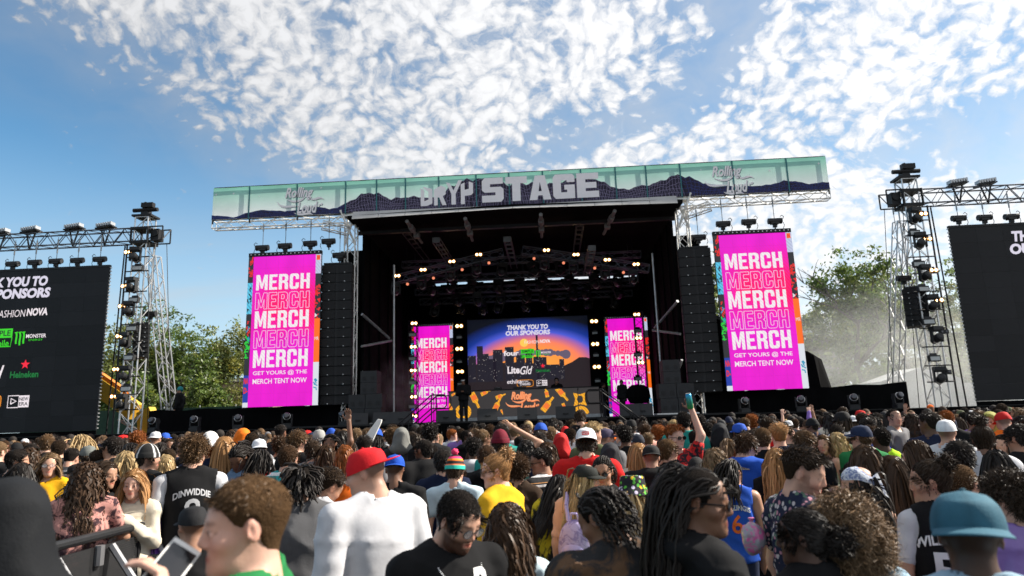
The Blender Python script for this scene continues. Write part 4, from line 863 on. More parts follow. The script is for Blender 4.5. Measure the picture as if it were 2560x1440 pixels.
# floor wedges and bass stacks
def wedge_proto():
    r = empty('floor_monitor', (0, 0, 0), cat='loudspeaker'); m_ = MB(); w = .36
    prof = [(-.30, 0), (.28, 0), (.30, .12), (.08, .46), (-.12, .46)]
    m_.prism([(-w, y, z) for y, z in prof], (2*w, 0, 0)); m_.build('cabinet', mat('wedge_black', (.016, .017, .019), .6, var=.15), r)
    m_ = MB(); M = Matrix.Rotation(R(-20), 3, 'X'); m_.bx(-.1, .1, -.27, -.255, .18, .22); m_.build('handle', BLACK, r)
    return r
WP = wedge_proto()
for k, (u, nm) in enumerate(((1115, 'left of the performer in black'), (1218, 'right of the performer in black'), (1318, 'in front of the middle of the DJ booth'), (1415, 'in front of the right half of the DJ booth'), (960, 'beside the left staircase'), (1575, 'beside the right staircase'), (1607, 'next to the right bass stack'), (897, 'in front of the left bass stack'), (1005, 'behind the left stair rail'))):
    p = at(u, 1046-.0324*(u-1200), -.4 if k < 4 else -.5); place_copy(WP, k == 0, (p.x, -.35 if k < 4 else -.5, ZD), (0, 0, R(random.uniform(-8, 8))), f'black wedge floor monitor {nm}'); 
for o in [o for o in bpy.data.objects if o.name.startswith('floor_monitor')]: o['group'] = 'floor monitors along the stage edge'; o['category'] = 'loudspeaker'
for s_, nm in ((-1, 'left'), (1, 'right')):
    for row, (n_, z0, h, x_) in enumerate(((2, ZD+.1, .52, 5.75), (2, ZD+.63, .52, 5.72), (1, ZD+1.16, .42, 5.6), (1, ZD+1.59, .42, 5.6))):
        for c in range(n_):
            w = .62; x = s_*(x_+(c-.5*(n_-1))*(w+.02)); o = empty('bass_cabinet', (x, .1, z0), label=f'black speaker cabinet in the {nm} on-stage stack, {["bottom", "second", "third", "top"][row]} row'+(f', {"outer" if (c == 1) else "inner"} one' if n_ > 1 else ''), cat='loudspeaker', group='on-stage speaker stacks')
            MB().bx(-w/2, w/2, -.3, .4, 0, h).build('cabinet', mat('wedge_black', (.016, .017, .019), .6, var=.15), o); 
            for a in (-.16, .16): MB().bx(a-.07, a+.07, -.312, -.302, h*.2, h*.5).build('port', CAB, o)
    r = empty('equipment_dolly', (s_*5.7, .1, ZD), label=f'flat dolly with pale edge under the {nm} on-stage speaker stack', cat='dolly', group='dollies under the speaker stacks'); MB().bx(-.75, .75, -.4, .5, .03, .095).build('board', WHITEP, r); MB().bx(-.6, .6, -.3, .4, 0.0, .028).build('caster_frame', BLACK, r)
# stairs with rails
for s_, nm, top, bot in ((-1, 'left', (-3.0, 2.78), (-4.9, 1.75)), (1, 'right', (2.75, 2.86), (4.35, 1.45))):
    r = empty('stage_stairs', (s_*3.4, -1.6, 0), label=f'black steel stairs with double handrails at the {nm} of the stage front', cat='stairs', group='stage stairs'); X0 = s_*3.4
    for i in range(9):
        t = i/8; x = s_*(2.9+2.0*t)-X0; z = ZD-.02-t*1.65; MB().bx(x-.13, x+.13, -.45, .45, z-.04, z).build('tread', DECKM, r)
    for yy in (-.5, .5):
        m_ = MB(); g = Vector((s_*2.9-X0, yy, ZD)); h = Vector((s_*4.9-X0, yy, ZD-1.65))
        for dz in (.95, .5): m_.tube(g+Vector((0, 0, dz)), h+Vector((0, 0, dz)), .022, 6)
        e = Vector((-s_*.45, 0, 0))
        m_.path([g+Vector((0, 0, .95)), g+e+Vector((0, 0, .95)), g+e*1.15+Vector((0, 0, .85)), g+e*1.15+Vector((0, 0, .6)), g+e+Vector((0, 0, .5)), g+Vector((0, 0, .5))], .022, 6)
        for t in (0, .5, 1): q = g.lerp(h, t); m_.tube(q+Vector((0, 0, -.02)), q+Vector((0, 0, .96)), .022, 6)
        m_.build('handrail', BLACK, r)
    m_ = MB()
    for yy in (-.46, .46): m_.prism([(s_*2.75-X0, yy, ZD-.07), (s_*5.0-X0, yy, ZD-1.86), (s_*5.0-X0, yy, ZD-1.74), (s_*2.75-X0, yy, ZD+.03)], (0, .02, 0))
    m_.build('stringer', BLACK, r)
# mic stand, curtain bits, cases
for u, v, nm in ((1085, 1055, 'left'), (1448, 1046, 'right')):
    p = at(u, v, .1); r = empty('microphone_stand', (p.x, .1, ZD), label=f'thin black microphone stand by the {nm} stairs', cat='microphone stand', group='microphone stands')
    MB().tube((0, 0, .015), (0, 0, 1.05), .014, 6).build('pole', BLACK, r); m_ = MB()
    for a in range(3): m_.tube((0, 0, .12), (.28*math.cos(a*2.09), .28*math.sin(a*2.09), .015), .012, 5)
    m_.build('tripod_foot', BLACK, r); m_ = MB(); m_.tube((0, 0, 1.05), (0, -.18, 1.1), .022, 8); m_.build('microphone', BLACK, r)
r = empty('covered_camera', (4.75, 3.2, ZD), label='black covered camera rig standing by the right stage stack', cat='camera rig')
m_ = MB(); m_.lathe([(.30, .55), (.42, .8), (.38, 1.15), (.22, 1.3), (.05, 1.32)], (0, 0, 0), 9, Matrix.Diagonal((1.2, .8, 1))); m_.build('cover', CLOTHBLACK, r); m_ = MB()
for a in range(3): m_.tube((.1*math.cos(a*2.09), .1*math.sin(a*2.09), .6), (.45*math.cos(a*2.09), .45*math.sin(a*2.09), 0), .03)
m_.build('tripod', BLACK, r)

# ================================================================ BEHIND THE STAGE
# trees: tapered trunk, forked limbs, thousands of small leaf blades in clumps
BARK = mat('bark', (.09, .075, .06), .9, var=.3, scale=8, bump=.6, bscale=20)
def leafmat(name, c):
    m_ = bpy.data.materials.new(name); m_.use_nodes = True; t = m_.node_tree; t.nodes.clear(); n, m = NT(t)
    a = n('ShaderNodeAttribute', attribute_name='Col'); col = n('ShaderNodeMixRGB', {0: 1., 1: (*c, 1), 2: a.outputs['Color']}, blend_type='MULTIPLY')
    d = n('ShaderNodeBsdfDiffuse', {0: col}); tr = n('ShaderNodeBsdfTranslucent', {0: col}); g = n('ShaderNodeBsdfGlossy', {0: (.6, .6, .6, 1), 1: .45})
    x = n('ShaderNodeMixShader', {0: .42, 1: d, 2: tr}); n('ShaderNodeOutputMaterial', {0: n('ShaderNodeMixShader', {0: .05, 1: x, 2: g})}); return m_
LEAF = [leafmat('leaf_green', (.115, .165, .035)), leafmat('leaf_olive', (.18, .20, .055)), leafmat('leaf_hazed', (.20, .25, .09))]  # last one lightened: haze over the right-hand trees put into the leaf colour
def tree(x, y, h, crown, label, kind=0, seed=0, leaves=9000, lean=0., trunk_h=.35, leaf=.17, sparse=1.):
    rs = np.random.default_rng(seed); r_ = random.Random(seed)
    o = empty('tree', (x, y, 0), label=label, cat='tree', group='trees behind the stage')
    m_ = MB(); tips = []
    def limb(p, d, L, r, dep):
        q = p; n_ = 4
        for k in range(n_):
            d2 = (d+Vector((r_.gauss(0, .10), r_.gauss(0, .10), r_.gauss(0, .06)))).normalized(); q2 = q+d2*(L/n_); m_.tube(q, q2, r*(1-.16*k), 7 if dep < 2 else 5, r*(1-.16*(k+1)), caps=False); q, d = q2, d2
            if dep > 0: tips.append((q.copy(), dep))
        if dep < 4:
            for j in range(r_.choice((2, 3, 3))):
                a = r_.uniform(0, 6.28); sp_ = r_.uniform(.45, .95)
                nd = (d+Vector((math.cos(a)*sp_, math.sin(a)*sp_, r_.uniform(-.1, .35)))).normalized(); limb(q, nd, L*r_.uniform(.60, .82), r*.55, dep+1)
    limb(Vector((0, 0, -.05)), Vector((lean, 0, 1)).normalized(), h*trunk_h, h*.022+.05, 0)
    m_.build('trunk', BARK, o)
    T = np.array([tuple(t) for t, d in tips if d >= 2]); T *= 1.0
    # keep the limbs' reach inside the wanted crown
    cx, cz, rx, rz = crown
    C = np.array([cx, 0, cz]); q = (T-C)/np.array([rx, rx*.8, rz]); q[:, 2] = np.where(q[:, 2] < -1, -1, q[:, 2]); ln = np.linalg.norm(q, axis=1, keepdims=True); q = q/np.maximum(1, ln)
    sh = rs.normal(size=(int(len(T)*.9), 3)); sh /= np.linalg.norm(sh, axis=1, keepdims=True); sh *= rs.uniform(.55, 1.0, (len(sh), 1))*(1+.16*np.sin(sh[:, :1]*6+seed)*np.cos(sh[:, 2:]*5)); q = np.concatenate([q, sh])
    K = C+q*np.array([rx, rx*.8, rz])
    K = K[rs.random(len(K)) < sparse]
    n_ = leaves; idx = rs.integers(0, len(K), n_); cr = rs.uniform(.35, .85, len(K))*(rx/4)
    P = K[idx]+rs.normal(size=(n_, 3))*np.array([1, 1, .6])*cr[idx][:, None]*.62
    a = rs.normal(size=(n_, 3)); a /= np.linalg.norm(a, axis=1, keepdims=True); b = np.cross(a, rs.normal(size=(n_, 3))); b /= np.linalg.norm(b, axis=1, keepdims=True)
    s_ = leaf*rs.uniform(.6, 1.3, (n_, 1)); V = np.stack([P-a*s_, P+b*s_*.45, P+a*s_, P-b*s_*.45], 1).reshape(-1, 3); F = np.arange(4*n_).reshape(-1, 4)
    tint = np.clip(1+.22*rs.normal(size=len(K)), .5, 1.6)[idx]*np.clip(1+.15*rs.normal(size=n_), .6, 1.5); yel = np.clip(rs.normal(.0, .25, len(K)), -.2, .7)[idx]
    c = np.stack([tint*(1+yel*.8), tint*(1+yel*.3), tint*(1-.3*yel)], 1); c = np.repeat(c, 4, 0)
    obj('crown', npmesh('crown', V, F, colors=c), LEAF[kind], o); return o
for k, (u, v, Y, rw, zc, kind, lb, sp_) in enumerate((
    (300, 775, 24, 95, .50, 1, 'olive green tree between the left sponsor screen and the left truss tower', 1), (395, 742, 27, 85, .52, 0, 'tallest green tree behind the left truss tower', 1), (470, 800, 25, 75, .50, 0, 'bushy green tree right of the left outrigger leg', 1), (575, 795, 28, 85, .56, 1, 'loose leafy tree just left of the left hanging merch screen', .8), (520, 940, 22, 60, .5, 0, 'low green bush-like tree by the standing man in black', 1), (330, 915, 20, 70, .5, 0, 'low dark tree behind the boom lift', 1),
    (2135, 592, 30, 118, .60, 0, 'big spreading pale tree right of the right hanging merch screen', .7), (2065, 740, 38, 70, .6, 2, 'small pale tree right behind the right merch screen edge', .7), (2225, 640, 34, 80, .62, 2, 'pale tree behind the right outrigger leg', .7), (2385, 635, 36, 85, .6, 2, 'pale tree left of the right sponsor screen', .75), (1785, 615, 34, 40, .58, 2, 'slim pale tree between line array and right merch screen', .8), (2420, 800, 44, 100, .55, 2, 'hazy low tree behind the right guy cable', .9), (2170, 850, 48, 110, .5, 2, 'hazy dark tree under the viaduct on the right', .9), (2300, 860, 50, 100, .5, 2, 'hazy tree behind the foot of the right truss tower', .9))):
    p = at(u, v, Y); q = at(u+rw, v, Y); rx = q.x-p.x; h = p.z
    tree(p.x, Y, h, (0, h*zc if zc > .5 else h*.55, rx, h*(1-zc)*.98 if zc > .5 else h*.45), lb, kind, 31+k, leaves=(13000 if k < 6 else 9500) if Y < 40 else 7000, trunk_h=.34 if zc > .55 else .25, lean=.1 if k % 2 else -.06, leaf=(.14 if k < 6 else .17) if Y < 40 else .24, sparse=sp_ if k < 6 else sp_*.75)
# elevated railway with a pale train
VIA = mat('viaduct_steel', (.11, .10, .09), .8, var=.3, scale=.8); CONC = mat('concrete', (.30, .29, .27), .9, var=.15, scale=1.2)
va = empty('viaduct', (0, 48, 0), label='dark elevated railway viaduct crossing behind the trees', cat='bridge')
MB().bx(-70, 80, -3, 3, 8.3, 9.3).build('deck_girder', VIA, va)
for x in range(-66, 80, 12): MB().bx(x-.6, x+.6, -2.4, 2.4, 0, 8.28).build('pier', CONC, va)
for yy in (-2.9, 2.9):
    m_ = MB(); m_.bx(-70, 80, yy-.04, yy+.04, 10.1, 10.2)
    for x in range(-70, 81, 2): m_.bx(x-.04, x+.04, yy-.03, yy+.03, 9.3, 10.1)
    m_.build('railing', VIA, va)
TRW = mat('train_white', (.62, .63, .64), .4, var=.08); GLS = mat('window_glass', (.05, .06, .07), .1, spec=.8, var=0)
for i in range(2):
    x0 = at(2022, 800, 48).x+i*11.2-9; r = empty('train_carriage', (x0, 48, 9.3), label=f'pale railway carriage on the viaduct, {"nearer to" if i == 0 else "farther from"} the right merch screen', cat='train', group='train carriages'); w = 10.6
    m_ = MB(); m_.prism([(0, -1.3, .5), (0, 1.3, .5), (0, 1.3, 2.4), (0, 1.0, 2.75), (0, -1.0, 2.75), (0, -1.3, 2.4)], (w, 0, 0)); m_.build('body', TRW, r)
    for k in range(6): MB().bx(.8+k*1.55, 1.9+k*1.55, -1.33, -1.305, 1.4, 2.15).build('window', GLS, r)
    MB().bx(.5, w-.5, -.9, .9, .03, .48).build('bogie', VIA, r)
bh = empty('brick_building', (0, 40, 0), label='low tan brick building with an arched window behind the left trees', cat='building'); xb = at(510, 960, 40).x
MB().bx(xb-3, xb+7, 0, 6, 0, 6.6).build('wall', mat('tan_brick', (.28, .19, .12), .9, var=.25, scale=3, bump=.4, bscale=30), bh); MB().bx(xb-3.2, xb+7.2, -.2, 6.2, 6.603, 6.95).build('cornice', CONC, bh)
for k in range(3):
    cx = xb-.8+k*3.0; m_ = MB(); m_.prism([(cx-.7, -.04, 2.2), (cx+.7, -.04, 2.2), (cx+.7, -.04, 4.0)]+[(cx+.7*math.cos(a*math.pi/8), -.04, 4.0+.7*math.sin(a*math.pi/8)) for a in range(1, 9)], (0, .03, 0)); w_ = m_.build('window', GLS, bh); MB().bx(cx-.8, cx+.8, -.12, -.045, 2.05, 2.19).build('sill', CONC, w_)
MB().bx(xb+1.2, xb+2.2, -.05, -.004, 0, 2.0).build('door', VIA, bh)
# yellow boom lift beside the left tower
YEL = mat('lift_yellow', (.62, .38, .04), .45, var=.12); ORG_ = mat('lift_orange', (.65, .20, .02), .45, var=.12)
bo = empty('boom_lift', (0, 0, 0), label='yellow and orange boom lift behind the left truss tower', cat='crane'); YBm = 4.2
a, b = at(232, 955, YBm), at(372, 1052, YBm); d = (b-a).normalized()
m_ = MB(); up_ = Vector((0, 0, 1)); M = Matrix((d, Vector((0, 1, 0)), d.cross(Vector((0, 1, 0))))).transposed(); m_.box(a.lerp(b, .35), ((b-a).length*.85, .4, .75), M); m_.build('lower_boom', YEL, bo)
m_ = MB(); m_.box(a.lerp(b, .05)+Vector((0, .02, .47)), ((b-a).length*1.1, .3, .3), M); m_.build('upper_boom', ORG_, bo)
m_ = MB(); m_.prism([(b.x-.45, YBm-.25, b.z+.35), (b.x+.1, YBm-.25, b.z+.6), (b.x+.25, YBm-.25, b.z+.3), (b.x+.05, YBm-.25, b.z-.9), (b.x-.25, YBm-.25, b.z-.9)], (0, .5, 0)); m_.build('knuckle', YEL, bo)
m_ = MB(); m_.tube((b.x-1.4, YBm, b.z+.1), (b.x-.1, YBm, b.z-.6), .07, 8); m_.build('hydraulic_ram', STEEL, bo)
MB().bx(b.x-1.6, b.x+.5, YBm-.8, YBm+.8, .55, b.z-.92).build('chassis', ORG_, bo)
for x in (b.x-1.3, b.x+.2):
    for y in (-.75, .75): m_ = MB(); m_.lathe([(.2, -.14), (.42, -.13), (.42, .13), (.2, .14)], (x, YBm+y, .42), 16, Matrix.Rotation(R(90), 3, 'X')); m_.build('wheel', BLACK, bo)
fx0, fx1 = at(238, 1045, 9).x, at(385, 1045, 9).x
fg_ = empty('green_fence', (0, 0, 0), label='dark green mesh fence behind the boom lift', cat='fence'); MB().bx(fx0-4, fx1+6, 9, 9.04, .1, 3.1).build('mesh_cloth', mat('green_mesh', (.03, .075, .05), .8, var=.2), fg_)
for k in range(8): MB().tube((fx0-4+k*1.9, 9.08, 0), (fx0-4+k*1.9, 9.08, 3.2), .03).build('post', STEEL, fg_)
# pale tents and trailers on the right
TENT = mat('tent_white', (.42, .43, .43), .7, var=.12)
for k, (u, w, Y, z1, lb) in enumerate(((2305, 5.5, 24, 4.6, 'white tent beyond the foot of the right truss tower'), (2410, 4.2, 26, 4.3, 'white trailer just left of the right sponsor screen'))):
    p = at(u, 960, Y); r = empty('white_tent' if k == 0 else 'trailer', (p.x, Y, 0), label=lb, cat='tent' if k == 0 else 'trailer')
    MB().bx(-w/2, w/2, 0, 3.5, .5 if k else 0, z1-.8).build('wall' if k == 0 else 'box_body', TENT, r)
    m_ = MB(); m_.prism([(-w/2-.1, -.1, z1-.79), (w/2+.1, -.1, z1-.79), (0, -.1, z1+.1)] if k == 0 else [(-w/2, 0, z1-.797), (w/2, 0, z1-.797), (w/2-.1, 0, z1-.7), (-w/2+.1, 0, z1-.7)], (0, 3.6, 0)); m_.build('roof', TENT, r)
    if k:
        for x in (-1.2, 1.2): m_ = MB(); m_.lathe([(.15, -.1), (.4, -.1), (.4, .1), (.15, .1)], (x, .2, .42), 14, Matrix.Rotation(R(90), 3, 'X')); m_.build('wheel', BLACK, r)
# black drapes at the sides of the stage
r = empty('black_tarp', (11.5, 2.2, ZD), label='black tarpaulin draped over cases right of the right merch screen', cat='tarpaulin')
V = []; n_ = 10
for j in range(4):
    for i in range(n_):
        a = 2*math.pi*i/n_; rr = (.95, .85, .62, .2)[j]*(1+.14*math.sin(i*2.3+j)); V.append((-.3+rr*math.cos(a), rr*.8*math.sin(a), (0, .9, 2.0, 2.35)[j]+.15*math.sin(i*1.7)*(j == 2)))
MB().add(V, [(j*n_+i, j*n_+(i+1) % n_, (j+1)*n_+(i+1) % n_, (j+1)*n_+i) for j in range(3) for i in range(n_)]+[tuple(3*n_+i for i in range(n_))]).build('cover', CLOTHBLACK, r)
for s_, nm in ((-1, 'left'), (1, 'right')):
    r = empty('side_stage_tent', (s_*8.4, 4, 0), label=f'black sloping side-stage tent behind the {nm} tall line array', cat='tent', group='side-stage tents'); m_ = MB()
    m_.prism([(-s_*1.7, -.5, ZD), (s_*.7, -.5, ZD), (s_*.9, -.5, 5.3), (-s_*1.7, -.5, 6.6)], (0, 4, 0)); m_.build('cover', CLOTHBLACK, r); m_ = MB(); m_.prism([(-s_*1.75, -.6, 6.63), (s_*1.0, -.6, 5.28), (s_*1.0, -.6, 5.42), (-s_*1.75, -.6, 6.8)], (0, 4.2, 0)); m_.build('roof', PLATE, r)
# stage fog drifting behind the right wing and across the left of the deck
def fog(name, c, rad, dens, col, label, scale=.35, seed=0.):
    m_ = bpy.data.materials.new(name+'_volume'); m_.use_nodes = True; t = m_.node_tree; t.nodes.clear(); n, m = NT(t)
    g = n('ShaderNodeTexCoord').outputs['Object']; ln = n('ShaderNodeVectorMath', {0: g}, operation='LENGTH').outputs['Value']
    fall = n('ShaderNodeMapRange', {0: ln, 1: .15, 2: .98, 3: 1., 4: 0.}, interpolation_type='SMOOTHSTEP').outputs[0]
    nz = n('ShaderNodeTexNoise', {'Vector': n('ShaderNodeMapping', {0: g, 1: (seed, seed, 0), 3: (rad[0]*scale, rad[1]*scale, rad[2]*scale)}), 'Scale': 1.0, 'Detail': 3., 'Roughness': .6}).outputs['Fac']
    d = m('MULTIPLY', m('MULTIPLY', fall, dens), n('ShaderNodeMapRange', {0: nz, 1: .36, 2: .66, 3: .12, 4: 1.3}).outputs[0])
    v = n('ShaderNodeVolumePrincipled', {'Color': (*col, 1), 'Density': d, 'Anisotropy': .3}); o_ = n('ShaderNodeOutputMaterial'); t.links.new(v.outputs[0], o_.inputs['Volume'])
    bm = bmesh.new(); bmesh.ops.create_icosphere(bm, subdivisions=3, radius=1.); me = bpy.data.meshes.new(name); bm.to_mesh(me); bm.free()
    o = obj(name, me, m_); o.location = c; o.scale = rad; return tag(o, label, 'fog', kind='stuff')
fog('fog', (22., 14., 3.5), (15., 9., 6.6), .07, (.96, .97, .95), 'pale stage fog drifting through the trees behind the right wing')
fog('fog', (-5.2, 3.6, 3.2), (1.6, 1.5, 1.9), .30, (.95, .95, .95), 'thin fog on the stage deck in front of the inner left screen', 1.2, 4.)
S.cycles.volume_step_rate = 4.0; S.cycles.volume_max_steps = 64

# ================================================================ PEOPLE: one continuous skin per body, grown from smooth-blended volumes
def axis(lo, hi, coarse, fine):
    out = [lo]
    while out[-1] < hi:
        x = out[-1]; st_ = coarse
        for a, b, f in fine:
            g = max(a-x, x-b, 0.); st_ = min(st_, f+g*.6)
        out.append(x+st_)
    return np.array(out, np.float32)
class Sdf:
    def __init__(s, xs, ys, zs): s.a = (xs, ys, zs); s.D = np.full((len(xs), len(ys), len(zs)), .5, np.float32)
    def blk(s, lo, hi):
        sl = []; P = []
        for i in range(3):
            a0, a1 = np.searchsorted(s.a[i], lo[i]), np.searchsorted(s.a[i], hi[i]); sl.append(slice(a0, a1)); P.append(s.a[i][a0:a1])
        return tuple(sl), np.meshgrid(*P, indexing='ij', sparse=True)
    def put(s, sl, d, k, op):
        if d.size == 0: return
        A = s.D[sl]
        if op == 'u': h = np.maximum(k-np.abs(A-d), 0)/k; s.D[sl] = np.minimum(A, d)-h*h*k*.25
        else: d = -d; h = np.maximum(k-np.abs(A-d), 0)/k; s.D[sl] = np.maximum(A, d)+h*h*k*.25
    def ell(s, c, r, M=None, k=.02, op='u', T=None):
        c = np.asarray(c, np.float32); r = np.asarray(r, np.float32)
        if T is not None: c = (T[:3, :3]@c+T[:3, 3]); M = T[:3, :3] if M is None else T[:3, :3]@M
        m = max(r)+.06; sl, (X, Y, Z) = s.blk(c-m, c+m); X = X-c[0]; Y = Y-c[1]; Z = Z-c[2]
        if M is not None: X, Y, Z = (M[0, 0]*X+M[1, 0]*Y+M[2, 0]*Z, M[0, 1]*X+M[1, 1]*Y+M[2, 1]*Z, M[0, 2]*X+M[1, 2]*Y+M[2, 2]*Z)
        k0 = np.sqrt((X/r[0])**2+(Y/r[1])**2+(Z/r[2])**2); k1 = np.sqrt((X/r[0]**2)**2+(Y/r[1]**2)**2+(Z/r[2]**2)**2)+1e-6
        s.put(sl, k0*(k0-1)/k1, k, op)
    def cone(s, a, b, ra, rb, k=.02, op='u', T=None, sq=None):
        a = np.asarray(a, np.float32); b = np.asarray(b, np.float32)
        if T is not None: a = T[:3, :3]@a+T[:3, 3]; b = T[:3, :3]@b+T[:3, 3]
        m = max(ra, rb)+.05; sl, (X, Y, Z) = s.blk(np.minimum(a, b)-m, np.maximum(a, b)+m); d = b-a; L = float(d@d)+1e-9
        X = X-a[0]; Y = Y-a[1]; Z = Z-a[2]; t = np.clip((X*d[0]+Y*d[1]+Z*d[2])/L, 0, 1)
        s.put(sl, np.sqrt((X-t*d[0])**2+(Y-t*d[1])**2+(Z-t*d[2])**2)-(ra+(rb-ra)*t), k, op)
    def grid(s): return np.meshgrid(*s.a, indexing='ij', sparse=True)
    def mesh(s):
        D = s.D; xs, ys, zs = s.a; S_ = D < 0
        c = [S_[i:S_.shape[0]-1+i, j:S_.shape[1]-1+j, k:S_.shape[2]-1+k] for i in (0, 1) for j in (0, 1) for k in (0, 1)]
        cnt = sum(x.astype(np.int8) for x in c); act = (cnt > 0) & (cnt < 8); ii, jj, kk = np.nonzero(act); n = len(ii)
        if n == 0: return np.zeros((0, 3)), np.zeros((0, 4), int)
        vals = np.stack([D[ii+i, jj+j, kk+k] for i in (0, 1) for j in (0, 1) for k in (0, 1)], 1)
        acc = np.zeros((n, 3), np.float32); w = np.zeros((n, 1), np.float32); off = np.array([(i, j, k) for i in (0, 1) for j in (0, 1) for k in (0, 1)], np.float32)
        for a in range(8):
            for b in range(a+1, 8):
                df = off[b]-off[a]
                if abs(df).sum() != 1: continue
                va, vb = vals[:, a], vals[:, b]; m = (va < 0) != (vb < 0); t = np.where(m, va/np.where(m, va-vb, 1), 0)[:, None]
                acc += np.where(m[:, None], off[a]+t*df, 0); w += m[:, None]
        acc /= w; V = np.stack([xs[ii]+acc[:, 0]*(xs[ii+1]-xs[ii]), ys[jj]+acc[:, 1]*(ys[jj+1]-ys[jj]), zs[kk]+acc[:, 2]*(zs[kk+1]-zs[kk])], 1)
        idx = np.full(act.shape, -1, np.int32); idx[ii, jj, kk] = np.arange(n); F = []
        for ax in range(3):
            sa = [slice(None)]*3; sb = [slice(None)]*3; sa[ax] = slice(0, -1); sb[ax] = slice(1, None); e = S_[tuple(sa)] != S_[tuple(sb)]
            u, v = [(1, 2), (2, 0), (0, 1)][ax]; I = list(np.nonzero(e)); ok = (I[u] > 0) & (I[v] > 0) & (I[u] < D.shape[u]-1) & (I[v] < D.shape[v]-1); I = [q[ok] for q in I]
            def cell(du, dv): q = list(I); q[u] = q[u]-du; q[v] = q[v]-dv; return idx[tuple(q)]
            Q = np.stack([cell(1, 1), cell(0, 1), cell(0, 0), cell(1, 0)], 1); fl = S_[tuple(I)]; Q = np.where(fl[:, None], Q, Q[:, ::-1]); F.append(Q)
        return V, np.concatenate(F)
def rotm(yaw=0., pitch=0., roll=0.):
    """yaw turns to the person's left, pitch nods down, roll tips to the right"""
    return np.array(Matrix.Rotation(R(yaw), 3, 'Z') @ Matrix.Rotation(R(-pitch), 3, 'X') @ Matrix.Rotation(R(roll), 3, 'Y'), np.float32)
def xf(M, t, ): T = np.eye(4, dtype=np.float32); T[:3, :3] = M; T[:3, 3] = t; return T
def ap(T, V): return V@T[:3, :3].T+T[:3, 3]
def wav(X, Y, Z, f, seed, n=5):
    r = np.random.default_rng(seed); o = 0
    for i in range(n):
        d = r.normal(size=3); d /= np.linalg.norm(d); ff = f*r.uniform(.6, 1.5); o = o+np.sin((X*d[0]+Y*d[1]+Z*d[2])*ff+r.uniform(0, 6.28)+.8*np.sin((X*d[1]+Y*d[2]+Z*d[0])*ff*.6+i))
    return o/n
ARM = {'down': ((.055, -.03, -.285), (.05, .05, -.53)), 'phone': ((.03, .06, -.27), (-.13, .27, -.20)), 'fold': ((.05, .05, -.27), (-.16, .20, -.20)), 'up': ((.10, .04, .24), (.07, .02, .50)), 'point': ((.06, .12, .20), (.05, .22, .44)), 'head': ((.28, .03, .10), (-.05, .02, .30)), 'chest': ((.04, .02, -.27), (-.10, .24, -.06)), 'rail': ((.12, .10, -.24), (-.05, .32, -.26)), 'can': ((.08, .03, .24), (.0, .03, .52)), 'phoneup': ((.06, .08, -.22), (-.02, .15, .06)), 'chin': ((.02, .10, -.24), (-.12, .20, .02))}
